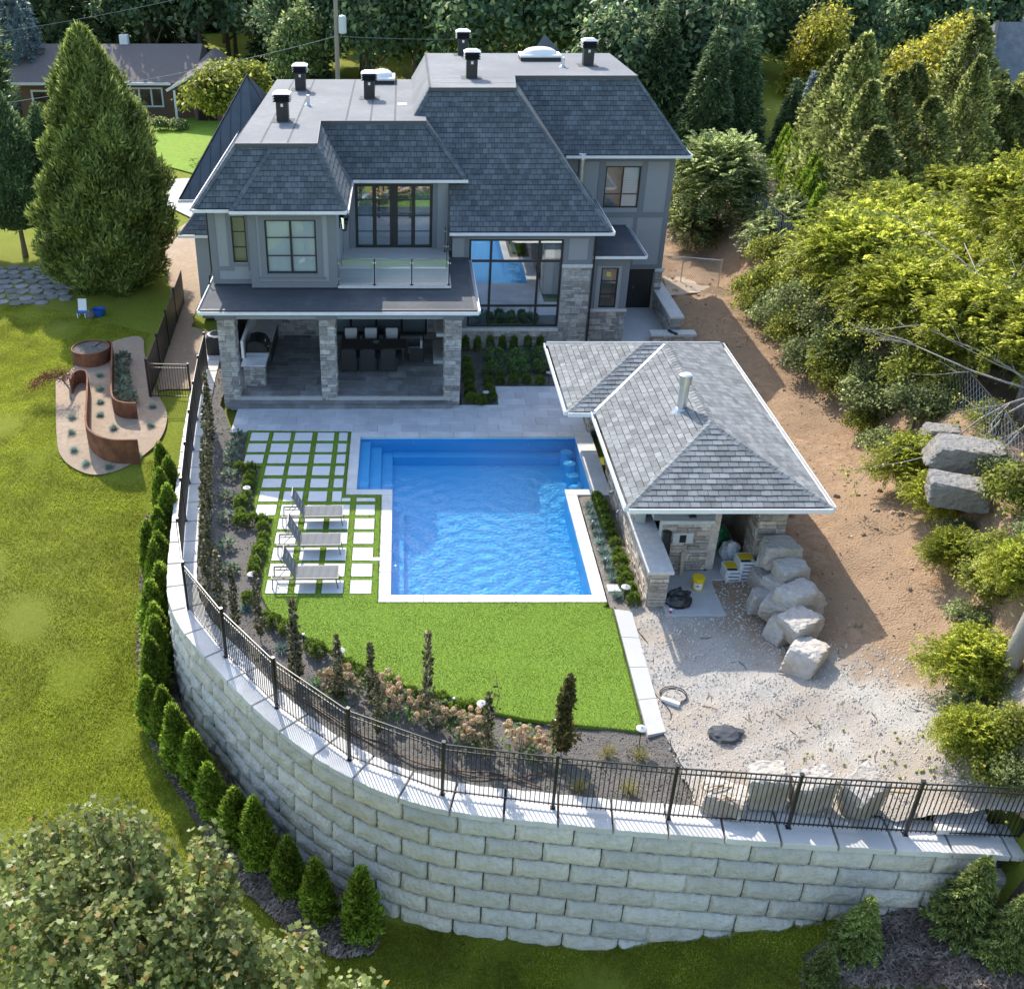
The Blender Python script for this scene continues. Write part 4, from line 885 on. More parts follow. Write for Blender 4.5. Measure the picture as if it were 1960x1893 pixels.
# side entry
YE = 43.7; ew = (8.6, 9.35, 1.62, 3.42)
wall_y(house, 'wall', 8.01, 9.78, 0, 3.9, YE, .25, 'stucco', [ew]); B().box(9.55, YE+.251, 0, 9.78, YW, 3.9).obj('wall', 'stucco', house)
w = window(house, *ew, YE, (), (.333, .667), .06, 'glass', 'black', room='interior_tan', depth=1.2)
B().box(8.85, YE+.08, 3.0, 9.05, YE+.085, 3.2).obj('sticker', 'yellow', w)
veneer(house, 'house', (8.15, YE-.004, 0), (1, 0, 0), (0, 0, 1), 1.63, 1.46, 'stone', 52); B().bbox(8.12, YE-.1, 1.46, 9.86, YE-.002, 1.58, .02).obj('stone_cap', 'limestone', house); veneer(house, 'house', (9.784, YE, 0), (0, 1, 0), (0, 0, 1), 1.2, 1.46, 'stone', 53)
B().box(8.2, YE-.03, 1.585, 8.42, YE-.001, 3.8).box(9.5, YE-.03, 1.585, 9.8, YE-.001, 3.8).box(8.42, YE-.03, 3.5, 9.5, YE-.001, 3.8).objs('trim_panel', 'trim', house)
B().box(8.2, YE-.3, 3.9, 10.2, YW-.01, 4.02).obj('entry_roof_fascia', 'trim', house); B().box(8.05, YE-.42, 4.02, 10.3, YW-.005, 4.1).obj('entry_roof', 'membrane2', house); gutter(house, (8.05, YE-.43, 4.09), (10.36, YE-.43, 4.09)); gutter(house, (10.31, YE-.4, 4.09), (10.31, YW-.1, 4.09))
dr = B().box(10.62, YW+.1, .05, 11.9, YW+.16, 2.35).obj('side_door', 'black', house)
for z0_, z1_ in ((.25, 1.0), (1.15, 2.2)): B().box(10.8, YW+.085, z0_, 11.72, YW+.099, z1_).obj('door_panel', 'black', dr)
B().lathe((11.0, YW+.06, 1.1), [(.02, -.08), (.02, .08)], 8).obj('handle', 'galv', dr)
B().box(9.8, 42.5, -.15, 12.0, YW+.3, .04).obj('side_walk', 'concrete', house)
# --- roofs
rf = lambda *a, **k: slope(house, *a, **k)
E1, E2 = 7.3, 5.36
bayF = [(-6.36, 38.6, E1), (-2.1, 38.6, E1), (-3.2, 40.32, Z1), (-4.87, 40.32, Z1)]; rf(bayF)
tp = lambda x, z: (x, 42.4+(z-E2)*(46.2-42.4)/(Z2F-E2), z)
rf([tp(1.93, E2), tp(8.63, E2), tp(4.72, Z2F), tp(1.15, Z2F)], [[tp(1.95, E2), tp(8.63, E2), tp(7.09, 7.3), tp(1.95, 7.3)], [tp(1.95, 7.3), tp(7.09, 7.3), tp(4.72, Z2F), tp(1.15, Z2F), tp(.5, 9.3)]])
rf([(-2.1, 43.2, E1), (2.62, 43.2, E1), (.96, 44.47, Z1), (-3.35, 44.47, Z1)])
rf([(-7.78, 38.9, E1-.02), (-6.33, 38.9, E1-.02), (-4.87, 40.34, Z1), (-6.25, 40.34, Z1)])
rf([(6.0, 47.1, 7.38), (12.65, 47.1, 7.38), (10.35, 49.2, Z2F), (5.0, 49.2, Z2F)])
rf([(-2.1, 38.6, E1), (-2.1, 43.2, E1), (-3.35, 44.47, Z1), (-3.2, 40.32, Z1)])
rf([(2.62, 43.2, E1), (2.62, 43.9, E1), (.96, 45.43, Z1), (.96, 44.47, Z1)])
rf([(-7.78, 55.5, E1), (-7.78, 38.9, E1-.02), (-6.25, 40.34, Z1), (-6.1, 54.4, Z1)])
B().poly([(8.63, 42.4, E2), (8.63, 49.0, E2), (4.9, 49.2, Z2F), (4.72, 46.2, Z2F)]).poly([(12.65, 47.1, 7.38), (12.65, 57.5, 7.38), (10.25, 55.8, Z2F), (10.35, 49.2, Z2F)]).poly([(12.65, 57.5, 7.38), (.8, 57.5, 7.38), (1.2, 55.8, Z2F), (10.25, 55.8, Z2F)]).poly([(.0, 55.8, E1), (-7.78, 55.8, E1), (-6.1, 54.4, Z1), (.0, 54.4, Z1)]).obj('roof_slope', 'shingle', house)
for a, c in (((-6.36, 38.6, E1), (-4.87, 40.32, Z1)), ((-2.1, 38.6, E1), (-3.2, 40.32, Z1)), ((2.62, 43.2, E1), (.96, 44.47, Z1)), ((-7.78, 38.9, E1), (-6.25, 40.34, Z1)), ((8.63, 42.4, E2), (4.72, 46.2, Z2F)), ((12.65, 47.1, 7.38), (10.35, 49.2, Z2F)), ((.5, 45.43, 9.3), (1.15, 46.2, Z2F))): ridge(house, a, c)
# flat roofs (slightly above the slopes' top edges) and the upstand between them
F1 = [(-6.27, 40.25), (-4.87, 40.3), (-3.18, 40.25), (-3.33, 44.4), (.99, 44.4), (.97, 45.4), (.5, 45.42), (.45, 54.45), (-6.15, 54.45)]
B().prism(F1, Z1-.1, Z1+.05).obj('flat_roof', 'membrane', house)
B().prism([(1.15, 46.1), (4.75, 46.1), (4.98, 49.1), (10.4, 49.1), (10.3, 55.85), (1.15, 55.85)], Z2F-.1, Z2F+.05).obj('flat_roof', 'membrane', house)
B().poly([(.48, 45.45, Z1+.052), (1.15, 46.15, Z2F+.048), (1.15, 55.8, Z2F+.048), (.45, 55.0, Z1+.052)][::-1]).obj('roof_upstand', 'membrane', house)
B().bar((1.15, 46.1, Z2F+.06), (1.15, 55.85, Z2F+.06), .1, .03).obj('roof_edge', 'membrane2', house)
for a, c in (((-6.27, 40.25), (-3.18, 40.25)), ((-3.33, 44.4), (.99, 44.4))): B().bar((a[0], a[1]-.02, Z1+.0), (c[0], c[1]-.02, Z1+.0), .03, .13).obj('roof_edge', 'fascia', house)
for a, c in (((1.1, 46.08), (4.75, 46.08)), ((4.98, 49.08), (10.4, 49.08))): B().bar((a[0], a[1]-.02, Z2F), (c[0], c[1]-.02, Z2F), .03, .13).obj('roof_edge', 'fascia', house)
B().bar((-3.18, 40.25, Z1+.0), (-3.33, 44.4, Z1), .03, .13).obj('roof_edge', 'fascia', house)
for k, x in enumerate((-5.3, -4.3, -2.3, -1.3, -.3)):
    B().box(x-.04, 44.45 if x > -3.3 else 40.4, Z1+.051, x+.04, 54.4, Z1+.054+.001*(k % 2)).obj('membrane_seam', 'membrane2', house)
for y in (47.3, 48.5): B().box(1.3, y-.03, Z2F+.051, 4.8, y+.03, Z2F+.055).obj('membrane_seam', 'membrane', house)
# gutters and soffits
for a, c in (((-6.4, 38.58, E1), (-2.06, 38.58, E1)), ((-7.82, 38.88, E1-.02), (-6.42, 38.88, E1-.02)), ((-2.0, 43.18, E1), (2.68, 43.18, E1)), ((1.95, 42.38, E2), (8.7, 42.38, E2)), ((7.2, 47.08, 7.38), (12.72, 47.08, 7.38)), ((-7.82, 55, E1-.02), (-7.82, 38.95, E1-.02)), ((8.64, 42.4, E2), (8.64, 47.7, E2)), ((12.66, 47.1, 7.38), (12.66, 57, 7.38)), ((-2.09, 38.64, E1), (-2.09, 43.1, E1))): gutter(house, a, c)
B().box(-6.3, 38.62, E1-.1, -2.13, 43.6, E1-.02).box(-7.75, 38.92, E1-.12, -6.31, 55, E1-.03).box(-2.125, 43.22, E1-.1, 2.6, 43.95, E1-.02).box(1.97, 42.42, E2-.1, 8.6, 43.2, E2-.02).box(8.01, 43.22, E2-.1, 8.6, 47.7, E2-.02).box(7.9, 47.12, 7.27, 12.62, 48, 7.36).box(12.21, 48.01, 7.27, 12.62, 57, 7.36).objs('soffit', 'fascia', house)
# black roof vents with louvred caps, plumbing vents, dome skylights
def roof_vent(x, y, z, lab):
    v = B().box(x-.24, y-.24, z, x+.24, y+.24, z+.75).obj('roof_vent', 'black', house); v['label'] = lab
    for k in range(3): B().add([(x+s_*q, y+t_*q, z+zz) for q, zz in ((.36, .78+k*.1), (.27, .86+k*.1)) for s_, t_ in ((-1, -1), (1, -1), (1, 1), (-1, 1))], [(3, 2, 1, 0), (4, 5, 6, 7)]+[(i, (i+1)%4, 4+(i+1)%4, 4+i) for i in range(4)]).obj('louvre', 'black', v)
    B().box(x-.2, y-.2, z+.76, x+.2, y+.2, z+1.0).obj('throat', 'black', v)
    B().add([(x+s_*q, y+t_*q, z+zz) for q, zz in ((.36, 1.07), (.2, 1.16)) for s_, t_ in ((-1, -1), (1, -1), (1, 1), (-1, 1))], [(3, 2, 1, 0), (4, 5, 6, 7)]+[(i, (i+1)%4, 4+(i+1)%4, 4+i) for i in range(4)]).obj('cap', 'galv', v)
    B().box(x-.05, y-.252, z+.58, x+.05, y-.242, z+.7).obj('sticker', 'whitepaint', v); B().box(x-.45, y-.45, z+.001, x+.45, y+.45, z+.012).obj('flashing', 'membrane2', v)
for u, v, z in ((541, 234, Z1), (575, 174, Z1), (707, 190, Z1), (886, 107, Z2F), (903, 151, Z2F), (1126, 127, Z2F)):
    x, y = P(u, v, z+.05); roof_vent(x, y+.24, z+.05, 'black louvred roof vent')
for u, v, z in ((590, 202, Z1), (1077, 129, Z2F)):
    x, y = P(u, v, z+.05); B().lathe((x, y, z+.051), [(.16, 0), (.09, .08), (.075, .09), (.075, .42), (.06, .42)], 12).obj('plumbing_vent', 'galv', house)
for u, v, z, sx, sy in ((730, 162, Z1, .62, .75), (1035, 118, Z2F, .95, .6)):
    x, y = P(u, v, z+.05); y += sy; s_ = B().box(x-sx, y-sy, z+.05, x+sx, y+sy, z+.22).obj('skylight', 'black', house); B().box(x-sx-.03, y-sy-.03, z+.221, x+sx+.03, y+sy+.03, z+.32).obj('skylight_frame', 'whitepaint', s_)
    dm = B(); n1, n2 = 12, 6
    for j in range(n2+1):
        for i in range(n1):
            a = 2*math.pi*i/n1; q = math.cos(j/n2*math.pi/2); ca, sa = math.cos(a), math.sin(a); k = 1/max(abs(ca), abs(sa))**.6; dm.v.append((x+ca*k*q*sx*.86, y+sa*k*q*sy*.86, z+.322+.3*math.sin(j/n2*math.pi/2)))
    for j in range(n2): dm.f += [(j*n1+i, j*n1+(i+1)%n1, (j+1)*n1+(i+1)%n1, (j+1)*n1+i) for i in range(n1)]
    dm.obj('dome', 'whitepaint', s_, smooth=True)
x, y = P(770, 200, Z1+.05); B().box(x-.2, y-.25, Z1+.056, x+.2, y+.25, Z1+.06).obj('patch', 'whitepaint', house)
x, y = P(1049, 100, Z2F+.05); B().add([(x-.6, y+1, Z2F), (x+.7, y+1, Z2F), (x-.1, y+1, Z2F+.75), (x-.1, y+2.4, Z2F+.3)], [(0, 1, 2), (1, 3, 2), (0, 2, 3)]).obj('roof_peak', 'shingle', house)
# steel flue beside the right wing
x, z = Q(1112, 330, 47.2); B().tube([(x, 47.2, z-1.2), (x, 47.2, z+.55)], .13, 14).lathe((x, 47.2, z+.551), [(.2, 0), (.2, .25), (.16, .28)], 14).obj('flue', 'galv', house)
# --- left front wing: metal roof and low hip
B().box(-10.0, 50.9, 0, -7.42, 58, 4.4).obj('wall', 'stucco', house); B().box(-9.4, 46.6, 0, -7.42, 50.88, 4.1).obj('wall', 'stucco', house); B().box(-7.4, YR+.3, 0, -7.05, 46.5, 4.1).obj('wall', 'stucco', house); B().box(-7.04, YD+.31, 0, 7.7, 55, 3.7).obj('wall', 'stucco', house)
ap = (-7.55, 54.2, 9.6)
mr_ = B().poly([(-10.75, 50.6, 4.5), (-6.9, 50.6, 4.5), ap]).poly([(-10.75, 58.4, 4.5), (-10.75, 50.6, 4.5), ap]).poly([(-6.9, 50.6, 4.5), (-5.5, 54.2, 7.5), ap]).obj('metal_roof', 'darkmetalroof', house)
for k in range(1, 8):
    t_ = k/8; x = lerp(-10.75, -6.9, t_); e = Vector((x, 50.6, 4.5)); f_ = (x+10.75)/(ap[0]+10.75)
    if f_ <= 1: B().bar(e+Vector((0, -.02, .02)), Vector((x, lerp(50.6, ap[1], f_)-.02, lerp(4.5, ap[2], f_)+.02)), .025, .04).obj('standing_seam', 'darkmetalroof', mr_)
B().bar((-10.75, 50.57, 4.52), (ap[0], ap[1], ap[2]+.03), .07, .05).bar((ap[0], ap[1], ap[2]), (-6.6, 53.0, 8.4), .1, .06).obj('metal_hip', 'black', mr_)
gutter(house, (-10.8, 50.58, 4.5), (-7.0, 50.58, 4.5))
slope(house, [(-9.95, 46.1, 4.15), (-7.4, 46.1, 4.15), (-7.4, 47.7, 5.7), (-8.6, 47.7, 5.7)]); ridge(house, (-9.95, 46.1, 4.15), (-8.6, 47.7, 5.7)); gutter(house, (-10.0, 46.08, 4.14), (-7.45, 46.08, 4.14))
B().poly([(-9.95, 50.5, 4.15), (-9.95, 46.1, 4.15), (-8.6, 47.7, 5.7), (-8.6, 50.5, 5.7)]).obj('roof_slope', 'shingle', house)
B().tube([(-7.45, YR+.1, 7.1), (-7.45, YR+.1, 4.7), (-7.5, YR-.15, 4.55), (-7.55, YR-.2, 4.2)], .045, 8).obj('downspout', 'black', house)
B().tube([(-7.35, 44.6, 4.0), (-7.35, 44.6, .1)], .045, 8).obj('downspout', 'black', house)
# --- low stone wall by the side entry
lw = thing('low_stone_wall', 'low stone garden wall with pale cap beside the side entry', 'wall', (12.3, 46.5, 0))
B().box(12.03, 44.25, -.1, 12.5, 49.4, .92).obj('core', 'mortar', lw); veneer(lw, 'low', (12.027, 49.4, 0), (0, -1, 0), (0, 0, 1), 5.1, .92, 'stone', 61, False); veneer(lw, 'low', (12.03, 44.247, 0), (1, 0, 0), (0, 0, 1), .47, .92, 'stone', 62, False)
for k in range(4): B().bbox(11.95, 44.15+k*1.33, .921, 12.6, 44.15+(k+1)*1.33-.005, 1.02, .015).obj('cap', 'limestone', lw)
fw_ = thing('front_stone_bench', 'short stone bench wall with pale cap at the end of the side walk', 'wall', (12, 43.8, 0))
B().box(11.15, 43.62, -.1, 13.0, 44.0, .32).obj('core', 'cabstone', fw_); veneer(fw_, 'bench', (11.15, 43.617, 0), (1, 0, 0), (0, 0, 1), 1.85, .32, 'cabstone', 63, False)
for k in range(2): B().bbox(11.05+k*1.03, 43.55, .321, 11.05+(k+1)*1.03-.006, 44.1, .43, .015).obj('cap', 'limestone', fw_)
B().tube([(12.2, 43.5, .46), (12.0, 43.7, .47), (11.9, 43.85, .5), (12.1, 44.2, .3), (12.4, 44.22, .1)], .06, 8).obj('drain_pipe', 'black', fw_)
# ------------------------------------------------------------ cabana
cab = thing('cabana', 'stone poolside cabana with light grey hipped shingle roof and white gutters', 'cabana', (9, 30, 0))
EZ, RZ = 2.9, 4.12; ce_ = lambda x, y: (x, y, EZ); cr_ = lambda x, y: (x, y, RZ)
N1, N2, V1, W1, W2, F2 = (6.28, 24.72), (11.9, 24.72), (6.28, 30.7), (5.42, 30.7), (5.42, 36.5), (11.9, 36.5); AN, AF, AW = (9.09, 27.53), (9.09, 33.6), (8.32, 33.6)
ks = dict(m='cabshingle', key='cabana', expo=.2, wid=.29)
slope(cab, [ce_(*N1), ce_(*N2), cr_(*AN)], **ks); slope(cab, [ce_(*V1), ce_(*N1), cr_(*AN), cr_(*AF)], **ks); slope(cab, [ce_(*W2), ce_(*W1), cr_(*AW)], **ks); slope(cab, [ce_(*W1), ce_(*V1), cr_(*AF), cr_(*AW)], **ks)
slope(cab, [ce_(*N2), ce_(*F2), cr_(*AF), cr_(*AN)], **ks); slope(cab, [ce_(*F2), ce_(*W2), cr_(*AW), cr_(*AF)], **ks)
for a, c in ((ce_(*N1), cr_(*AN)), (ce_(*N2), cr_(*AN)), (ce_(*W1), cr_(*AW)), (ce_(*W2), cr_(*AW)), (cr_(*AN), cr_(*AF)), (cr_(*AW), cr_(*AF)), (ce_(*F2), cr_(*AF))): ridge(cab, a, c, 'cabshingle', .15)
vd = Vector(cr_(*AF))-Vector(ce_(*V1)); B().bar(Vector(ce_(*V1))+Vector((0, 0, .035)), Vector(ce_(*V1))+vd*.97+Vector((0, 0, .035)), .09, .02).obj('valley_flashing', 'gutter', cab)
for a, c in ((N1, N2), (V1, N1), (W1, V1), (W2, W1), (N2, F2), (F2, W2)): gutter(cab, (a[0], a[1], EZ+.02), (c[0], c[1], EZ+.02), 'whitepaint', .13, .13)
B().box(6.4, 24.85, EZ-.13, 11.8, 36.4, EZ-.02).box(5.55, 30.85, EZ-.131, 6.39, 36.4, EZ-.021).objs('soffit', 'trim', cab)
x, y = P(1303, 790, 3.78); B().tube([(x, y, 3.6), (x, y, 4.75)], .15, 16).lathe((x, y, 4.751), [(.19, 0), (.19, .3), (.13, .33)], 16).lathe((x, y, 3.7), [(.36, 0), (.17, .25)], 16).obj('flue', 'galv', cab)
# walls
B().box(6.98, 24.1, -.2, 7.52, 30.55, 1.14).obj('bar_wall', 'mortar', cab)
veneer(cab, 'cabana', (6.977, 30.55, 0), (0, -1, 0), (0, 0, 1), 6.45, 1.14, 'cabstone', 71, False, w0=.18, w1=.5); veneer(cab, 'cabana', (6.98, 24.097, -.02), (1, 0, 0), (0, 0, 1), .54, 1.16, 'cabstone', 72, False, hs=(.13, .17, .21))
for y0, y1 in ((24.0, 26.15), (26.156, 28.3)): B().bbox(6.88, y0, 1.142, 7.62, y1, 1.24, .02).obj('bar_cap', 'limestone', cab)
B().box(6.98, 26.6, 1.242, 7.3, 30.55, EZ-.135).obj('wall', 'mortar', cab); veneer(cab, 'cabana', (6.977, 30.55, 1.24), (0, -1, 0), (0, 0, 1), 3.95, 1.5, 'cabstone', 73, False)
YC = 25.8
B().box(7.6, YC, 0, 9.05, YC+.3, 1.74).obj('wall', 'mortar', cab); veneer(cab, 'cabana', (7.6, YC-.003, .08), (1, 0, 0), (0, 0, 1), 1.45, 1.66, 'cabstone', 74, False, hs=(.1, .13, .17, .21))
B().box(9.053, YC+.02, .08, 9.3, YC+2.6, EZ-.135).obj('wall', 'cabstone', cab)
B().bbox(7.55, YC-.1, 1.742, 9.12, YC+.3, 1.85, .02).obj('stone_cap', 'limestone', cab); B().box(7.31, YC-.04, 1.852, 9.08, YC+.25, EZ-.135).obj('wall', 'stucco', cab); B().box(7.31, YC-.07, 1.853, 9.081, YC-.041, 2.02).box(7.31, YC-.07, 2.6, 9.081, YC-.041, 2.76).box(7.31, YC-.07, 2.02, 7.45, YC-.041, 2.6).box(8.93, YC-.07, 2.02, 9.081, YC-.041, 2.6).objs('trim_panel', 'trim', cab)
B().tube([(8.35, YC-.08, 2.6), (8.36, YC-.1, 2.3), (8.4, YC-.14, 2.08)], .012, 6).box(8.3, YC-.2, 2.02, 8.5, YC-.09, 2.06).obj('cable', 'black', cab)
B().box(7.95, YC-.055, 1.05, 8.55, YC-.052, 1.4).obj('outlet_plate', 'limestone', cab); B().box(8.15, YC-.09, 1.1, 8.33, YC-.056, 1.34).obj('outlet_box', 'black', cab)
B().box(10.38, 25.72, 0, 11.18, 26.5, EZ-.135).obj('pier', 'mortar', cab); veneer(cab, 'cabana', (10.38, 25.717, .2), (1, 0, 0), (0, 0, 1), .8, 2.56, 'cabstone', 75, False, hs=(.13, .17, .21, .25)); veneer(cab, 'cabana', (10.377, 26.5, 0), (0, -1, 0), (0, 0, 1), .78, 2.76, 'cabstone', 76, False)
B().box(10.6, 26.51, 0, 10.9, 36, EZ-.135).box(9.31, 28.4, 0, 10.59, 28.6, EZ-.135).objs('wall', 'cabstone', cab)
B().box(7.0, 34.95, 0, 7.45, 36.0, EZ-.135).obj('pier', 'mortar', cab); veneer(cab, 'cabana', (6.997, 36.0, 0), (0, -1, 0), (0, 0, 1), 1.05, 2.75, 'cabstone', 77, False); veneer(cab, 'cabana', (7.0, 34.947, 0), (1, 0, 0), (0, 0, 1), .45, 2.75, 'cabstone', 78, False)
B().box(7.45, 35.9, 0, 10.59, 36.0, EZ-.135).box(8.6, 30.6, 0, 8.8, 35.89, EZ-.135).box(7.31, 30.35, 0, 8.59, 30.54, EZ-.135).objs('wall', 'stucco', cab)
for k in range(4): B().bbox(7.1+.1*k, 31+k*.9, -.05, 8.5, 31.85+k*.9, .18+.16*k, .01).obj('step', 'wood', cab)
B().bbox(7.1, 34.55, .037, 7.4, 34.85, .1, .01).obj('grate', 'black', cab)
sla = B().bbox(7.45, 23.55, -.15, 9.12, YC-.06, .08, .015).obj('slab', 'concrete', cab); B().bbox(9.121, 25.3, -.15, 10.38, 28.39, .06, .015).obj('slab', 'concrete', cab)
for i, (y, z) in enumerate(((29.8, .35), (29.6, .5), (28.6, .3), (28.5, .42))): B().lathe((6.93, y, z), [(.045, 0), (.06, .03), (.06, .08), (.03, .1)], 10).obj('wall_light', 'galv', cab)
# things left in and around the cabana
def Z4(x, y, z=0): return P(*zB4(x, y), z)
x, y = 7.72, 25.45; tag(B().tube([(x, y, .085), (x+.0, y+.15, 1.55)], .13, 14).obj('membrane_roll', 'black'), 'black roll of membrane leaning behind the stone bar wall', 'roll')
x, y = Z4(745, 765, .09); tag(B().bar((x, YC-.32, .085), (x+.03, YC-.085, .78), .1, .04, up=(0, 1, 0)).obj('wood_plank', 'wood'), 'short wooden plank leaning on the cabana wall', 'plank')
x, y = Z4(825, 770, .09); y += .1
bk_ = thing('bucket', 'yellow plastic bucket with lid and white label on the slab', 'bucket', (x, y, .081)); B().lathe((x, y, .081), [(.155, 0), (.18, .36)], 20).obj('body', 'yellow', bk_); B().lathe((x, y, .442), [(.19, 0), (.192, .04), (.17, .05)], 20).obj('lid', 'yellow', bk_)
lb = B(); nseg = 8
for i in range(nseg+1):
    a = -math.pi/2-.25+(-.75+1.5*i/nseg); lb.v += [(x+.1725*math.cos(a), y+.1725*math.sin(a), .15), (x+.1795*math.cos(a), y+.1795*math.sin(a), .35)]
lb.f = [(2*i, 2*i+2, 2*i+3, 2*i+1) for i in range(nseg)]; lb.obj('label', 'whitepaint', bk_)
lf = B(); pts = [(0, -.05), (.012, -.01), (.05, -.015), (.035, .005), (.045, .03), (.02, .025), (0, .06), (-.02, .025), (-.045, .03), (-.035, .005), (-.05, -.015), (-.012, -.01)]
a0 = -math.pi/2-.25; lf.add([(x+.1790*math.cos(a0+px_/.18), y+.1790*math.sin(a0+px_/.18), .26+pz) for px_, pz in pts], [tuple(range(12))]); lf.obj('leaf_print', 'red', bk_)
def crumple(name, c, r, m, seed, flat=.6, n=3, parent=None, amp=.35):
    bm = bmesh.new(); bmesh.ops.create_icosphere(bm, subdivisions=n, radius=1); rs = random.Random(seed); pl = [Vector((rs.gauss(0, 1), rs.gauss(0, 1), rs.gauss(0, 1))).normalized() for _ in range(14)]
    for v in bm.verts:
        d = v.co.normalized(); k = 1+amp*sum(abs(d.dot(p)) > .75 and -.5+rs.random() or 0 for p in pl)*.3+rs.uniform(-.13, .13)
        v.co = Vector((d.x*r[0]*k, d.y*r[1]*k, max(-.0, (d.z*r[2]*k+r[2]*.3)))); v.co += Vector(c)
    me = bpy.data.meshes.new(name); bm.to_mesh(me); bm.free(); me.materials.append(M(m)); o = bpy.data.objects.new(name, me); link(o, parent); return o
x, y = Z4(690, 870, .1); tag(crumple('garbage_bag', (x, y+.1, .081), (.36, .32, .34), 'plasticblack', 2), 'crumpled black garbage bag on the concrete slab', 'bag')
def cup(x, y, z, lab):
    c = thing('paper_cup', lab, 'cup', (x, y, z), world=False); B().lathe((0, 0, 0), [(.03, 0), (.045, .11)], 12).obj('body', 'red', c); B().lathe((0, 0, .111), [(.048, 0), (.048, .02), (.04, .03)], 12).obj('lid', 'whitepaint', c); return c
x, y = Z4(633, 928, .09); cup(x, y, .081, 'red paper cup with white lid beside the garbage bag')
x, y = Z4(1690, 1150, .5); o = cup(x, y, zdirt(x, y)+.04, 'red paper cup lying behind the last boulder'); o.rotation_euler = (1.5, 0, .6)
x, y = Z4(1665, 825, .5); o = cup(x, y, zdirt(x, y)+.04, 'red paper cup lying behind the third boulder'); o.rotation_euler = (1.5, 0, 2)
i = 0
for (px_, py_), n in (((1065, 700), 3), ((1150, 690), 5)):
    x, y = Z4(px_, py_, .07)
    for k in range(n):
        s_ = thing('cement_sack', ('%s sack up in the %s stack of white cement sacks' % (ORD[k], 'shorter left' if n == 3 else 'taller right')), 'sack', (x, y+.2, .061+k*.125), 'cement sacks stacked in the cabana', world=False); s_.rotation_euler = (0, 0, random.uniform(-.08, .08))
        B().bbox(-.24, -.3, 0, .24, .3, .122, .035).obj('bag', 'sackwhite', s_); B().box(-.15, -.302, .05, .15, -.3, .08).obj('print_band', 'black', s_)
        if k == n-1: B().box(-.2, -.1, .1225, .2, .22, .124).obj('print_band', 'yellow', s_); B().box(-.2, -.22, .1225, .1, -.12, .1242).obj('print_band', 'black', s_)
x, y = Z4(1090, 440, .1); tag(crumple('plastic_bag', (9.75, 27.3, .062), (.4, .35, .5), 'greenplastic', 5), 'green plastic bag at the back of the cabana opening', 'bag'); tag(crumple('plastic_wrap', (10.0, 26.5, .062), (.3, .3, .45), 'sackwhite', 6), 'crumpled clear plastic wrap behind the cement sacks', 'plastic wrap')
# ------------------------------------------------------------ boulders
def rock_mesh(name, size, seed, sub=4, facets=4, m='boulder'):
    rs = random.Random(seed); bm = bmesh.new(); bmesh.ops.create_icosphere(bm, subdivisions=sub, radius=1)
    pl = [(Vector(a).normalized(), rs.uniform(.78, .92)) for a in ((1, rs.uniform(-.2, .2), rs.uniform(-.2, .2)), (-1, rs.uniform(-.2, .2), rs.uniform(-.2, .2)), (rs.uniform(-.2, .2), 1, .1), (rs.uniform(-.2, .2), -1, rs.uniform(-.1, .2)), (rs.uniform(-.1, .1), rs.uniform(-.1, .1), 1), (0, 0, -1))]
    pl += [(Vector((rs.gauss(0, 1), rs.gauss(0, 1), rs.gauss(0, .8))).normalized(), rs.uniform(1.02, 1.28)) for _ in range(facets)]
    ph = [rs.uniform(0, 6) for _ in range(4)]
    for v in bm.verts:
        d = v.co.normalized(); r = min(dd/max(1e-3, d.dot(n)) for n, dd in pl if d.dot(n) > .05)
        r *= 1+.02*math.sin(d.x*9+ph[0])*math.sin(d.y*8+ph[1])+.016*math.sin(d.z*17+ph[2])*math.sin(d.x*15+ph[3])+rs.uniform(-.008, .008)
        v.co = Vector((d.x*r*size[0]/2, d.y*r*size[1]/2, d.z*r*size[2]/2))
    bmesh.ops.smooth_vert(bm, verts=bm.verts, factor=.12)
    me = bpy.data.meshes.new(name); bm.to_mesh(me); bm.free(); me.materials.append(M(m)); return me
def rock(name, c, size, seed, lab, rz=0, group=None, cat='boulder', m='boulder', sub=4):
    o = bpy.data.objects.new(name, rock_mesh(name, size, seed, sub, m=m)); COL.objects.link(o); o.location = c; o.rotation_euler = (0, 0, rz); return tag(o, lab, cat, group)
G1 = 'boulders stacked beside the cabana'
tops = [((1400, 480), (1.25, 1.0, .75), 1.25), ((1480, 625), (1.1, .9, .75), 1.05), ((1525, 810), (1.15, 1.0, .8), .85), ((1540, 1000), (1.2, 1.0, .85), .62), ((1590, 1210), (1.15, .95, .75), .36)]
tops = [(q, s_, z) for q, s_, z in tops]
for i, ((px_, py_), s_, z) in enumerate(tops):
    x, y = Z4(px_, py_, z+.1); rock('boulder', (x, y, z), s_, 20+i, '%s boulder from the cabana pier along the top of the stacked row' % ORD[i], .2*i, G1)
low = [((1290, 700), (.7, .9, .8), .35), ((1385, 720), (.75, .7, .7), .6), ((1370, 880), (.8, .8, .75), .45), ((1290, 830), (.6, .9, .7), .3), ((1420, 1030), (.75, .8, .7), .3), ((1340, 600), (.8, .8, .9), .5)]
lowlab = ['squat boulder in the lower row closest to the cement sacks', 'wedge boulder under the second top boulder', 'lower boulder under the third top boulder', 'leaning slab boulder at the left foot of the stack', 'low boulder in front of the fourth top boulder', 'tall rear boulder directly below the cabana pier']
for i, ((px_, py_), s_, z) in enumerate(low):
    x, y = Z4(px_, py_, z+.1); rock('boulder', (x, y, z), s_, 40+i, lowlab[i], .5*i, G1)
G2 = 'cut boulders behind the iron fence'
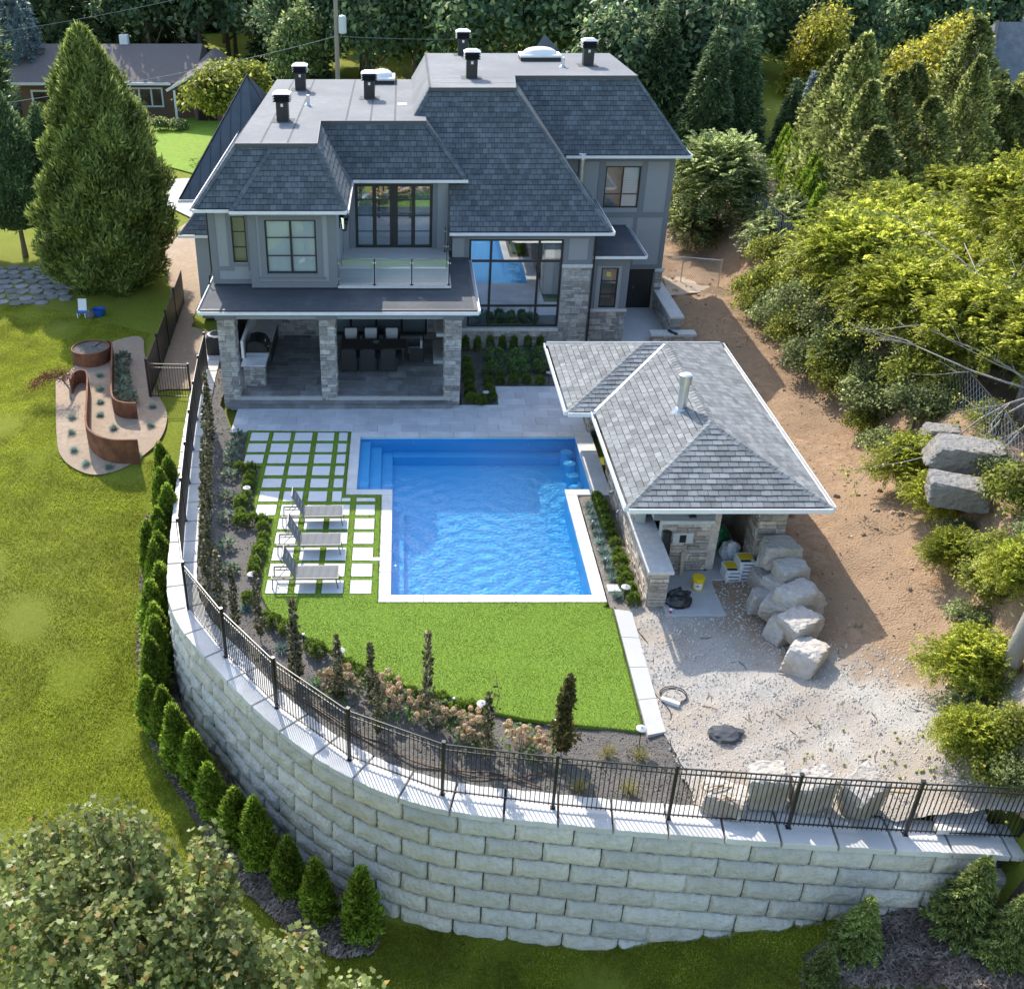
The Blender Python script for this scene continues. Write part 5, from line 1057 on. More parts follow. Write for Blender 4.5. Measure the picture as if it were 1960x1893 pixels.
for i, (u, v, s_, lab) in enumerate(((1385, 1525, (1.15, .95, .5), 'low flat boulder with straps on it behind the iron fence'), (1466, 1500, (1.0, .85, 1.0), 'leftmost upright boulder behind the iron fence, next to the flat one'), (1552, 1508, (.95, .8, .95), 'middle upright boulder behind the iron fence'), (1650, 1520, (1.0, .85, 1.0), 'rightmost upright boulder behind the iron fence'))):
    x, y = P(u, v, s_[2]*.5); rock('boulder', (x, y, s_[2]*.45+max(0, zdirt(x, y))), s_, 60+i, lab, .3*i-.4, G2)
x, y = P(1385, 1515, .5); st = thing('strap', 'tangled orange lifting strap on the flat boulder', 'strap', (x, y, .4))
for k in range(3): B().tube([(x-.2+.1*k+.25*math.sin(t_*2+k), y-.25+.5*t_/3, .47+.04*math.sin(t_*3+k)) for t_ in np.linspace(0, 3, 14)], .018, 6).obj('strap_loop', 'wood', st)
for i in range(3): tag(B().bbox(11.6+.1*i, 15.75+.22*i, .08+.0*i, 12.7+.1*i, 15.95+.22*i, .2, .01).obj('stone_slab', 'limestone'), ['front', 'middle', 'back'][i]+' pale stone slab lying behind the right end of the fence', 'slab', 'stone slabs by the fence')
x0_, z0_ = P(1600, 1530, .6), 0
tag(B().bar((9.0, 16.65, .72), (11.2, 16.55, .55), .14, .05).obj('lumber', 'wood'), 'long pale board lying across the upright boulders behind the fence', 'board')
# big cut stones on the right bank
for i, (u, v, z, s_, lab) in enumerate(((1850, 870, 2.3, (2.1, 1.5, .9), 'large cut stone block on the right bank by the wooden fence'), (1830, 940, 1.5, (1.8, 1.2, .9), 'lower cut stone block under the large one on the right bank'), (1800, 835, 2.2, (1.2, 1.0, .7), 'smaller cut stone block behind the large one on the right bank'))):
    x, y = P(u, v, z); z = zdirt(x, y)+(.4 if i == 0 else .0); x, y = P(u, v, z); rock('stone_block', (x, y, z), s_, 80+i, lab, -.25, 'cut stones on the right bank', 'stone block', 'bankstone')
# ------------------------------------------------------------ loungers
def lounger():
    t_ = thing('sun_lounger', '', 'sun lounger', (0, 0, 0), 'grey sling loungers on the pavers', world=False); S = .34
    f_ = B(); f_.bar((-.98, -.32, S), (.98, -.32, S), .035, .05).bar((-.98, .32, S), (.98, .32, S), .035, .05).bar((.965, -.302, S), (.965, .302, S), .03, .05).bar((-.965, -.302, S), (-.965, .302, S), .03, .05).bar((-.28, -.3, S-.03), (-.28, .3, S-.03), .03, .03); f_.obj('frame', 'lounge_frame', t_)
    for sx, dx in ((-.94, -.02), (.9, .06)):
        for sy in (-.32, .32): B().bar((sx, sy, S-.026), (sx+dx, sy, .0), .03, .045).obj('leg', 'lounge_frame', t_)
    def sling(nm, L_, panels):
        vs = []; fs = []; n = panels*6; m_ = 6
        for i in range(n+1):
            for j in range(m_+1):
                u, v = i/n, j/m_; z = .028*abs(math.sin(u*panels*math.pi))**.5*math.sin(v*math.pi)**.4-.02*math.sin(v*math.pi); vs.append((u*L_, (v-.5)*.6, z))
        for i in range(n):
            for j in range(m_): a = i*(m_+1)+j; fs.append((a, a+m_+1, a+m_+2, a+1))
        n0 = len(vs); vs += [(x, y, z-.015) for x, y, z in vs]; fs += [tuple(n0+k for k in f[::-1]) for f in fs[:]]
        return mesh_obj(nm, vs, fs, 'sling', t_, smooth=True)
    o = sling('seat_sling', 1.2, 5); o.location = (-.25, 0, S+.02)
    a = math.radians(115); o = sling('back_sling', .78, 4); o.location = (-.28, 0, S+.03); o.rotation_euler = (0, -a, 0)
    e = Vector((-.28, 0, S+.03)); d_ = Vector((math.cos(a), 0, math.sin(a)))*.8
    for sy in (-.31, .31): B().bar(e+Vector((0, sy, 0)), e+d_+Vector((0, sy, 0)), .025, .035).obj('back_rail', 'lounge_frame', t_)
    B().bar(e+d_+Vector((0, -.32, 0)), e+d_+Vector((0, .32, 0)), .03, .03).obj('back_rail', 'lounge_frame', t_)
    for sy in (-.2, .2): B().bar(e+d_*.45+Vector((-.03, sy, 0)), (-.78, sy, S-.03), .018).obj('strut', 'lounge_frame', t_); B().bar((-.9, sy, S-.03), (-.4, sy, S-.03), .02, .03).obj('ratchet', 'black', t_)
    return t_
lg = lounger()
for i, (la, ra, lab) in enumerate((((385, 1375), (940, 1370), 'grey sling sun lounger nearest to the lawn'), ((430, 1100), (960, 1095), 'middle one of the three grey sun loungers'), ((470, 865), (975, 855), 'grey sling sun lounger farthest from the lawn'))):
    a, c = Z2(*la, .05), Z2(*ra, .05); place(lg, USED, ((a[0]+c[0])/2, a[1]+.33, .042), math.atan2(c[1]-a[1], c[0]-a[0]), 1, lab)
mat('lampgrey', (.42, .42, .41), None, 3, .5)
# ------------------------------------------------------------ garden lights
def path_light():
    t_ = thing('path_light', '', 'path light', (0, 0, 0), 'path lights in the beds', world=False); B().tube([(0, 0, -.1), (0, 0, .5)], .012, 8).obj('stem', 'black', t_); B().lathe((0, 0, .5), [(.135, 0), (.13, .012), (.03, .045), (.015, .065)], 20).obj('shade', 'lampgrey', t_); return t_
def bollard():
    t_ = thing('bollard_light', '', 'bollard light', (0, 0, 0), 'small bollard lights along the beds', world=False); B().tube([(0, 0, -.1), (0, 0, .42)], .02, 8).obj('stem', 'black', t_); B().lathe((0, 0, .42), [(.04, 0), (.045, .03), (.02, .05)], 12).obj('head', 'galv', t_); return t_
pl_ = path_light(); bo_ = bollard()
for (u, v), lab in ((zB2(185, 550), 'path light in the left border beside the shaded pavers'), (zB2(225, 1255), 'path light in the left border beside the nearest lounger'), (zB2(80, 85), 'path light at the left end of the tiled terrace'), (zC2(515, 355), 'path light hidden behind a columnar beech at the lawn edge'), (zC2(1385, 680), 'path light between lawn edge and dried hydrangeas'), (zC3(345, 540), 'path light at the bottom end of the concrete kerb'), (zB4(322, 745), 'path light by the cabana bed near the lawn corner'), (zB3(750, 283), 'path light in the shaded bed below the tall window'), (zB3(345, 408), 'path light in the shaded bed beside the terrace')):
    x, y = P(u, v, .52); place(pl_, USED, (x, y, 0), 0, 1, lab)
for (u, v), lab in ((zB2(255, 345), 'thin bollard light beside the shaded pavers'), (zB2(353, 775), 'thin bollard light beside the farthest lounger'), (zC2(290, 258), 'bollard light at the left curve of the lawn'), (zC2(1213, 650), 'bollard light behind the dried hydrangeas'), (zB4(92, 285), 'bollard light halfway along the cabana bed'), (zB4(183, 545), 'bollard light nearer the lawn in the cabana bed'), (zC2(1832, 785), 'bollard light at the right corner of the lawn')):
    x, y = P(u, v, .45); place(bo_, USED, (x, y, 0), 0, 1, lab)
x, y = Z4(245, 757, .03); tag(B().bbox(x-.22, y-.18, -.02, x+.22, y+.18, .05, .01).obj('valve_cover', 'limestone'), 'pale square valve cover in the cabana bed', 'cover')
x, y = Z2(1238, 1135, .04); B_ = tag(B().bbox(x-.15, y-.1, 0, x+.2, y+.1, .045, .008).obj('skimmer_lid', 'limestone'), 'small pale skimmer lid beside the pool coping', 'lid')
# ------------------------------------------------------------ cables, hoses, tarp, scraps on the gravel
def ground_tube(name, pix, r, m, lab, cat, z=None, n=60):
    pts = [P(*q) for q in pix]; pts = smoothpath(pts, 3); v = [(x, y, (z if z is not None else max(zdirt(x, y), 0)+.0)+r) for x, y in pts]
    return tag(B().tube(v, r, 6).obj(name, m), lab, cat)
ground_tube('cable', [zB4(*q) for q in ((240, 890), (300, 960), (370, 1020), (450, 1110), (510, 1200), (515, 1320), (500, 1430), (520, 1500))]+[zC3(*q) for q in ((440, 440), (475, 480), (455, 560), (480, 660), (530, 720))], .014, 'black', 'thin black cable trailing along the concrete kerb', 'cable')
x, y = P(1289, 1333); cl = thing('cable_coil', 'coil of grey cable lying on the gravel near the kerb', 'cable coil', (x, y, 0))
for k in range(2): B().tube([(x+.32*math.cos(a)*(1+.06*k), y+.3*math.sin(a)+.03*k, .02+.03*k) for a in np.linspace(0, 6.28, 30)], .014, 6, False).obj('loop', 'black', cl)
tag(B().bar((*P(1265, 1340), .05), (*P(1300, 1352), .05), .1, .1).obj('conduit_box', 'whitepaint'), 'white plastic conduit box lying in the cable coil', 'conduit')
for k, (pix, lab) in enumerate((([zC2(*q) for q in ((100, 490), (250, 640), (420, 750), (560, 850), (760, 960), (980, 1040), (1200, 1100), (1400, 1145), (1600, 1145), (1810, 1095))], 'brown soaker hose running along the inside of the fence'), ([zC2(*q) for q in ((120, 540), (300, 660), (520, 800), (640, 890), (820, 930), (860, 1000), (1080, 1080), (1300, 1105), (1450, 1105), (1600, 1150), (1750, 1200))], 'second brown soaker hose crossing the first by the fence'))): ground_tube('soaker_hose', pix, .022, 'hose', lab, 'hose', .0)
x, y = P(1388, 1405, .1); tag(crumple('tarp', (x, y, .03), (.42, .3, .16), 'membrane2', 9, n=3), 'crumpled dark tarp lying on the sunlit gravel', 'tarp')
rs = random.Random(11); apl = B(); 
def blob_me(name, r, m, sub=2, sq=1):
    bm = bmesh.new(); bmesh.ops.create_icosphere(bm, subdivisions=sub, radius=r)
    for v in bm.verts: v.co.z *= sq
    me = bpy.data.meshes.new(name); bm.to_mesh(me); bm.free(); me.materials.append(M(m)); me.polygons.foreach_set('use_smooth', [True]*len(me.polygons)); return me
ame = blob_me('apple', .037, 'apple', 2, .9)
for i in range(40):
    u, v = rs.gauss(1700, 110), rs.gauss(1455, 50)
    if v > 1500: v = 1480
    x, y = P(u, v, .5); z = zdirt(x, y); x, y = P(u, v, z); o = bpy.data.objects.new('apple', ame); COL.objects.link(o); o.location = (x, y, max(0, zyard(x, y))+.05); tag(o, 'small green windfall apple lying on the gravel near the right bank', 'apple', 'windfall apples on the gravel')
sme = B().bar((-.25, 0, .015), (.05, .03, .02), .025).bar((.05, .03, .02), (.28, -.04, .03), .018).obj('x', 'bark'); sdat = sme.data; bpy.data.objects.remove(sme)
for i in range(36):
    u, v = rs.uniform(1320, 1800), rs.uniform(1150, 1470); x, y = P(u, v, .3); z = zdirt(x, y); x, y = P(u, v, max(0, z))
    if x < 7.2 or inside((x, y), [(7.4, 23.4), (11.2, 23), (11.2, 27), (7.4, 27)]): continue
    o = bpy.data.objects.new('twig', sdat); COL.objects.link(o); o.location = (x, y, zyard(x, y)+.02); o.rotation_euler = (0, 0, rs.uniform(0, 6)); k = rs.uniform(.3, .8); o.scale = (k, k, k); tag(o, 'small dry twig lying on the gravel and dirt', 'twig', 'dry twigs scattered on the ground')
tag(B().bar((*P(1318, 1362), .03), (*P(1322, 1398), .05), .06).obj('stake', 'bark'), 'short dark wooden stake lying on the gravel left of the tarp', 'stake') if False else None
# loose gravel stones
gp = []; rs = random.Random(2); gv_, gf_ = [], []
for x, y, z in scatter(yard, 9000, lambda x, y: zyard(x, y)+.02, None, rs):
    r = rs.uniform(.012, .035); n = len(gv_); a = rs.uniform(0, 3)
    gv_ += [(x+r*math.cos(a), y+r*math.sin(a), z), (x-r*math.sin(a), y+r*math.cos(a), z), (x-r*math.cos(a), y-r*math.sin(a), z), (x+r*math.sin(a), y-r*math.cos(a), z), (x+r*.2, y, z+r*1.1)]; gf_ += [(n, n+1, n+4), (n+1, n+2, n+4), (n+2, n+3, n+4), (n+3, n, n+4)]
mat('pebble', (.38, .35, .31), (.62, .59, .54), 3, .9, isl=.3, warm=.08); tag(mesh_obj('gravel', gv_, gf_, 'pebble'), kind='stuff')
gv_, gf_ = [], []
for x, y, z in scatter(bed, 7000, lambda x, y: -.05+bump2(x, y, .04)+.06*math.sin(x*.9+2)*math.sin(y*.7), None, rs):
    r = rs.uniform(.015, .04); n = len(gv_); a = rs.uniform(0, 3); w_ = r*rs.uniform(.3, .9)
    gv_ += [(x+r*math.cos(a), y+r*math.sin(a), z), (x-w_*math.sin(a), y+w_*math.cos(a), z), (x-r*math.cos(a), y-r*math.sin(a), z), (x+w_*math.sin(a), y-w_*math.cos(a), z), (x, y, z+r*.8)]; gf_ += [(n, n+1, n+4), (n+1, n+2, n+4), (n+2, n+3, n+4), (n+3, n, n+4)]
mat('clod', (.10, .085, .07), (.26, .22, .18), 3, .95, isl=.35, warm=.1); tag(mesh_obj('soil_clods', gv_, gf_, 'clod'), kind='stuff')
gv_, gf_ = [], []
for x, y, z in scatter(dirt, 7000, lambda x, y: zyard(x, y)-.04, None, rs):
    r = rs.uniform(.015, .05) if rs.random() < .93 else rs.uniform(.06, .13); n = len(gv_); a = rs.uniform(0, 3); h_ = r*rs.uniform(.5, 1.1)
    ring = [(x+r*rs.uniform(.6, 1.1)*math.cos(a+k*1.257), y+r*rs.uniform(.6, 1.1)*math.sin(a+k*1.257), z) for k in range(5)]; gv_ += ring+[(x+(p[0]-x)*.6, y+(p[1]-y)*.6, z+h_*rs.uniform(.7, 1.1)) for p in ring]
    gf_ += [(n+k, n+(k+1)%5, n+5+(k+1)%5, n+5+k) for k in range(5)]+[tuple(n+5+k for k in range(5))]
mat('dirtclod', (.27, .175, .105), (.46, .34, .23), 3, .95, isl=.3, warm=.06); tag(mesh_obj('dirt_clods', gv_, gf_, 'dirtclod'), kind='stuff')
# ------------------------------------------------------------ air conditioner, plywood
ac = thing('air_conditioner', 'black and grey air conditioner unit beside the porch column', 'air conditioner', (-8.05, 42.6, -.1)); B().bbox(-8.5, 42.2, -.15, -7.65, 43.05, .8, .06).obj('casing', 'black', ac); B().lathe((-8.08, 42.62, .801), [(.42, 0), (.42, .04), (.3, .05)], 18).obj('fan_guard', 'galv', ac); B().lathe((-8.08, 42.62, .853), [(.28, 0), (.26, .01)], 18).obj('fan_opening', 'black', ac)
B().bbox(-8.56, 42.15, -.35, -7.6, 43.1, -.151, .01).obj('pad', 'concrete', ac)
for i, (px_, lab) in enumerate(((((1268, 528), (1325, 532), (1338, 560), (1280, 566)), 'larger weathered plywood sheet lying on the side path'), (((1310, 536), (1350, 538), (1365, 560), (1318, 562)), 'smaller weathered plywood sheet overlapping the larger one'))):
    z = .12; q = [P(u, v, z) for u, v in px_]; tag(B().prism(q[::-1], z-.02+.03*i, z+.0+.03*i).obj('plywood_sheet', 'plywood'), lab, 'plywood', 'plywood on the side path')
# ------------------------------------------------------------ foliage helpers
def PG(u, v, h=0., zf=zlawn):
    z = -2.
    for _ in range(25):
        x, y = P(u, v, z+h); z = .5*z+.5*zf(x, y)
    return x, y, z
def unit(a): return a/np.maximum(np.linalg.norm(a, axis=1, keepdims=True), 1e-6)
SHAPES = {'diamond': [(0, 0), (.42, .5), (1, 0), (.42, -.5)],
          'maple': [(0, 0), (.1, .3), (.0, .5), (.3, .42), (.42, .62), (.6, .32), (1, 0), (.6, -.32), (.42, -.62), (.3, -.42), (.0, -.5), (.1, -.3)],
          'oval': [(0, 0), (.25, .38), (.65, .4), (1, 0), (.65, -.4), (.25, -.38)]}
def leaf_obj(name, pos, dr, nr, L_, W_, m, parent=None, shape='diamond', hull=None, kind=None):
    pos, dr = np.asarray(pos, float), unit(np.asarray(dr, float)); nr = np.asarray(nr, float); nr = unit(nr-dr*np.sum(nr*dr, 1, keepdims=True)+1e-5); sd = np.cross(dr, nr)
    sh = SHAPES[shape]; k = len(sh); n = len(pos); L_ = np.broadcast_to(L_, n)[:, None]; W_ = np.broadcast_to(W_, n)[:, None]
    V = np.stack([pos+dr*L_*a+sd*W_*c+nr*L_*(.12*abs(c)*2-.15*a*a) for a, c in sh], 1).reshape(-1, 3); nv = len(V)
    LI = np.arange(nv); LS = np.arange(n)*k
    if hull is not None:
        hv, hf = hull; V = np.concatenate([V, np.array(hv)]); hf = np.array(hf); LI = np.concatenate([LI, hf.ravel()+nv]); LS = np.concatenate([LS, nv+np.arange(len(hf))*hf.shape[1]])
    me = bpy.data.meshes.new(name); me.vertices.add(len(V)); me.vertices.foreach_set('co', V.ravel()); me.loops.add(len(LI)); me.loops.foreach_set('vertex_index', LI); me.polygons.add(len(LS)); me.polygons.foreach_set('loop_start', LS)
    me.materials.append(M(m)); me.update(calc_edges=True); o = bpy.data.objects.new(name, me); link(o, parent)
    if kind: o['kind'] = kind
    return o
def rnd(rs, n): return unit(rs.normal(size=(n, 3)))
def crown_pts(rs, R, zc, lobes, nclump, nleaf, cr, shell=.75, flat=.7):
    """leaf positions and outward directions of a lobed broadleaf crown"""
    R = np.array(R); c0 = rnd(rs, lobes)*rs.uniform(.25, .62, (lobes, 1)); c0[:, 2] = np.abs(c0[:, 2])*1.1-.3; rad = rs.uniform(.38, .58, lobes)
    li = rs.randint(0, lobes, nclump); d = rnd(rs, nclump); d[:, 2] = np.where(d[:, 2] < -.35, -d[:, 2], d[:, 2])
    cc = (c0[li]+d*rad[li][:, None]*rs.uniform(shell, 1.05, (nclump, 1)))*R; out = unit(cc/R)
    idx = np.repeat(np.arange(nclump), nleaf); off = rs.normal(size=(len(idx), 3))*cr*np.array([1, 1, flat])*.55
    return cc[idx]+off+np.array([0, 0, zc]), out[idx]
def trunk_obj(rs, h, r, parent, m='bark', limbs=5, spread=1.5, top=.75, name='trunk', lean=(0, 0)):
    b = B(); pts = [(lean[0]*t_*t_+.06*h*.15*math.sin(t_*5+1)*t_, lean[1]*t_*t_+.05*h*.15*math.sin(t_*4)*t_, h*t_-.15) for t_ in np.linspace(0, 1, 7)]; b.tube(pts, [r*(1.25 if i == 0 else 1)*(1-.75*i/6) for i in range(7)], 8)
    for k in range(limbs):
        i = rs.randint(2, 6); a = rs.uniform(0, 6.28); p = Vector(pts[i]); l = spread*rs.uniform(.6, 1.1); q = [p, p+Vector((math.cos(a)*l*.5, math.sin(a)*l*.5, l*.35)), p+Vector((math.cos(a)*l, math.sin(a)*l, l*.9))]; b.tube(q, [r*.45, r*.3, r*.1], 6)
    return b.obj(name, m, parent, smooth=True)
def broadleaf(name, cat, R, zc, m, seed, lobes=9, nclump=260, nleaf=26, cr=.5, leaf=.3, th=None, tr=.22, group=None, shape='diamond', bark='bark', limbs=6, asp=.62, lab=''):
    rs = np.random.RandomState(seed); t_ = thing(name, lab, cat, (0, 0, 0), group, world=False)
    trunk_obj(rs, th or zc+R[2]*.3, tr, t_, bark, limbs, max(R[:2])*.6)
    p, o = crown_pts(rs, R, zc, lobes, nclump, nleaf, cr); n = len(p)
    nr = unit(o*.6+rnd(rs, n)*.75+np.array([0, 0, .55])); dr = rnd(rs, n)+o*.5+np.array([0, 0, -.35]); s = leaf*rs.uniform(.65, 1.3, n)
    leaf_obj('crown', p, dr, nr, s, s*asp, m, t_, shape); return t_
def cone_hull(rf, h, z0, k=.8, n=12, m_=10, rs=None):
    hv = []; hf = []
    for j in range(m_+1):
        f_ = j/m_; r = rf(f_)*k
        for i in range(n): a = 2*math.pi*i/n; q = r*(1+.12*math.sin(3*a+j*1.3)); hv.append((q*math.cos(a), q*math.sin(a), z0+h*f_*.97))
    for j in range(m_):
        for i in range(n): hf.append((j*n+i, j*n+(i+1)%n, (j+1)*n+(i+1)%n, (j+1)*n+i))
    return hv, hf
def conifer(name, cat, h, rf, m, seed, n=8000, L_=.2, W_=.07, up=.9, z0=.1, tiers=0, hullk=.78, group=None, lab='', tr=.12, lump=.14, droop=0):
    """rf(f): crown radius at height fraction f. up>0: sprays point upwards (thuja); tiers: whorled branches (spruce)"""
    rs = np.random.RandomState(seed); t_ = thing(name, lab, cat, (0, 0, 0), group, world=False); trunk_obj(rs, h*.85, tr, t_, 'bark', 0)
    f_ = rs.uniform(0, 1, n*3); R_ = np.array([rf(x) for x in f_]); keep = rs.uniform(0, max(R_), n*3) < R_+.03; f_ = f_[keep][:n]; R_ = R_[keep][:n]; n = len(f_); a = rs.uniform(0, 2*np.pi, n)
    if tiers:
        f_ = np.clip((np.floor(f_*tiers)+rs.uniform(0, .5, n)+.25)/tiers, 0, 1); R_ = np.array([rf(x) for x in f_]); nb = 9; ph = np.floor(f_*tiers)*1.7; a = (np.floor(rs.uniform(0, nb, n))+rs.normal(0, .12, n))*2*np.pi/nb+ph
    lumps = 1+lump*np.sin(a*3+f_*11+seed)*np.sin(f_*17+a*2)+lump*.6*np.sin(a*7-f_*23)
    q = (rs.uniform(.25, 1, n)**.5 if tiers else rs.uniform(.72, 1.04, n)); r = R_*lumps*q; ca, sa = np.cos(a), np.sin(a)
    p = np.stack([r*ca, r*sa, z0+h*f_-droop*r+(rs.normal(0, .05, n) if tiers else 0)], 1); o = np.stack([ca, sa, np.zeros(n)], 1)
    dr = o*(1-.45*abs(up))+np.array([0, 0, up])+rs.normal(0, .42, (n, 3)); nr = o+rs.normal(0, .5, (n, 3)) if not tiers else np.array([0, 0, 1.])+rs.normal(0, .5, (n, 3)); s = L_*rs.uniform(.6, 1.35, n)
    leaf_obj('crown', p, dr, nr, s, W_*rs.uniform(.7, 1.3, n), m, t_, hull=cone_hull(rf, h, z0, hullk) if hullk else None); return t_
def frondy(name, cat, R, zc, m, seed, nf=900, fl=.4, lp=.11, lobes=8, group=None, lab='', th=1.5, tr=.06, pairs=7, bark='barkgrey', limbs=8, base=True):
    """crown of pinnate leaves (locust, ailanthus)"""
    rs = np.random.RandomState(seed); t_ = thing(name, lab, cat, (0, 0, 0), group, world=False); trunk_obj(rs, th, tr, t_, bark, limbs, max(R[:2])*.8)
    p, o = crown_pts(rs, R, zc, lobes, nf//6, 6, .55, .55); n = len(p); d = unit(o*1.1+rnd(rs, n)*.8+np.array([0, 0, .1])); up = unit(np.array([0, 0, 1.])+rnd(rs, n)*.35); sd = unit(np.cross(d, up)); up2 = np.cross(sd, d)
    P_, D_, N_ = [], [], []; f = fl*rs.uniform(.6, 1.25, n)[:, None]
    for k in range(pairs):
        t2 = (k+.6)/pairs; c = p+d*f*t2-np.array([0, 0, 1.])*f*.35*t2*t2
        for sg in (-1, 1): P_.append(c); D_.append(sd*sg+d*.35); N_.append(up2+rs.normal(0, .2, (n, 3)))
    P_, D_, N_ = map(np.concatenate, (P_, D_, N_)); s = lp*rs.uniform(.8, 1.2, len(P_)); leaf_obj('crown', P_, D_, N_, s, s*.5, m, t_); return t_
def pick(protos, loc, rz=None, sc=1., lab=None): return place(random.choice(protos), USED, loc, random.uniform(0, 6.28) if rz is None else rz, sc, lab)
# ------------------------------------------------------------ cedars along the foot of the wall
GC = 'young cedars along the foot of the retaining wall'
crf = lambda f: .40*min(1, (f+.04)/.1)*(1-max(0, (f-.1)/.9)**1.8)+.02
ced = [conifer('cedar', 'cedar', 2.0, crf, 'cedar', 100+k, 5200, .13, .06, .85, .05, hullk=.8, group=GC, lump=.2, tr=.04) for k in range(3)]
cp = [(690, 1795), (613, 1762), (553, 1712), (497, 1660), (457, 1612), (412, 1565), (381, 1513), (351, 1478), (321, 1424), (297, 1395)]
i = 0
for u, v in cp:
    x, y, z = PG(u, v); pick(ced, (x, y+.12, z), None, (random.uniform(.82, 1.1),)*2+(random.uniform(.82, 1.12),), 'cedar %s counted from the front end of the row below the wall' % ORD[i]); i += 1
tips = [(90, 1430), (110, 1262), (103, 1165), (95, 1040), (112, 938), (150, 905), (115, 785), (128, 718), (82, 678), (140, 618), (142, 558), (178, 458), (152, 338), (182, 248), (165, 145)]
for q in tips:
    x, y, z = PG(*zC1(*q), 1.95); pick(ced, (x, y, z), None, (random.uniform(.85, 1.15),)*2+(random.uniform(.85, 1.1),), 'cedar %s counted from the front end of the row below the wall' % ordn(i)); i += 1
for o in bpy.data.objects:
    if o.name.startswith('cedar'): o.rotation_euler = (random.uniform(-.06, .06), random.uniform(-.06, .06), o.rotation_euler[2])
strip_ = [PG(*q)[:2] for q in ((262, 1240), (268, 1330), (286, 1420), (328, 1500), (368, 1560), (418, 1640), (478, 1715), (556, 1788), (640, 1835), (715, 1830))]+[woff(wall_s(-.3, 17.1), -.3)]+[woff(s, -.25) for s in np.arange(wall_s(-.6, 17.2), wall_s(-7.2, 27.5), -.8)]+[(-8.6, 31.5), (-9.0, 31)]
sheet('mulch_strip', strip_, zlawn, 'mulch', .4, off=.06, jit=.06)
mulch2 = [PG(*q)[:2] for q in ((1530, 1893), (1540, 1830), (1640, 1770), (1760, 1735), (1960, 1700), (1960, 1893))]
sheet('mulch_slope', mulch2, zground, 'mulch', .5, off=.06, jit=.1)
def chips(name, poly, n, zf, m, lo=.03, hi=.09, seed=3):
    rs = random.Random(seed); gv_, gf_ = [], []
    for x, y, z in scatter(poly, n, zf, None, rs):
        r = rs.uniform(lo, hi); a = rs.uniform(0, 3.2); w_ = r*.25; k = len(gv_); dx, dy = math.cos(a), math.sin(a); t_ = rs.uniform(-.02, .03)
        gv_ += [(x+r*dx-w_*dy, y+r*dy+w_*dx, z+.03+t_), (x-r*dx-w_*dy, y-r*dy+w_*dx, z+.03-t_), (x-r*dx+w_*dy, y-r*dy-w_*dx, z+.02-t_), (x+r*dx+w_*dy, y+r*dy-w_*dx, z+.02+t_)]; gf_.append((k, k+1, k+2, k+3))
    tag(mesh_obj(name, gv_, gf_, m), kind='stuff')
mat('chip', (.10, .07, .05), (.30, .24, .19), 2, .95, isl=.4)
chips('mulch_chips', strip_, 9000, lambda x, y: zlawn(x, y)+.06, 'chip'); chips('mulch_chips', mulch2, 4000, lambda x, y: zground(x, y)+.06, 'chip', seed=5)
# ------------------------------------------------------------ beds: boxwood, fescue, beeches, hydrangeas, perennials
def ball(name, cat, r, m, seed, n, leaf, group, squash=1.1, asp=.6):
    rs = np.random.RandomState(seed); t_ = thing(name, '', cat, (0, 0, 0), group, world=False); d = rnd(rs, n); d[:, 2] = np.where(d[:, 2] < -.55, -d[:, 2], d[:, 2]); lum = 1+.22*np.sin(d[:, 0]*7+seed)*np.sin(d[:, 1]*6+d[:, 2]*5)
    p = d*(rs.uniform(.35, 1, (n, 1))**.5)*r*lum[:, None]*np.array([1, 1, squash])+np.array([0, 0, r*.85]); s = leaf*rs.uniform(.7, 1.3, n)
    B().tube([(0, 0, -.05), (.01, 0, r*.7)], [.015, .008], 5).obj('stem', 'bark', t_); leaf_obj('foliage', p, d+rnd(rs, n)*.6+np.array([0, 0, .35]), rnd(rs, n)+d*.3+np.array([0, 0, .6]), s, s*asp, m, t_); return t_
GB = 'clipped boxwood shrubs edging the beds'
bxs = [ball('boxwood', 'boxwood', .27, 'box', 200+k, 1100, .07, GB) for k in range(3)]
rows_ = [('in the left border counted from the terrace', zB2, [(125, 375), (215, 365), (215, 425), (205, 480), (190, 525), (175, 600), (140, 665), (135, 740), (135, 805), (230, 790), (310, 790), (318, 850), (320, 935), (300, 1000), (285, 1060), (250, 1140), (240, 1210), (205, 1450), (345, 1590), (415, 1630)]),
         ('along the curved lawn edge counted from the left', zC2, [(190, 215), (340, 315), (385, 345), (570, 450), (630, 480), (840, 560), (955, 600), (1130, 650), (1235, 700), (1315, 700)]),
         ('along the cabana wall counted from the lawn', zB4, [(378, 815), (352, 750), (322, 690), (300, 625), (285, 560), (265, 490), (247, 425), (225, 360), (200, 310), (185, 262), (165, 210), (150, 165), (135, 125), (118, 100)]),
         ('in the shaded house bed counted from the terrace corner', zB3, [(380, 430), (312, 450), (250, 440), (245, 395), (240, 350), (235, 305), (230, 250), (225, 200), (362, 330), (437, 322), (522, 325), (608, 320), (690, 325), (365, 375)])]
for lab, zf, pts in rows_:
    for k, q in enumerate(pts): x, y = P(*zf(*q), .25); pick(bxs, (x, y, -.02), None, random.uniform(.62, .88), 'rounded boxwood shrub, %s %s' % (ordn(k), lab))
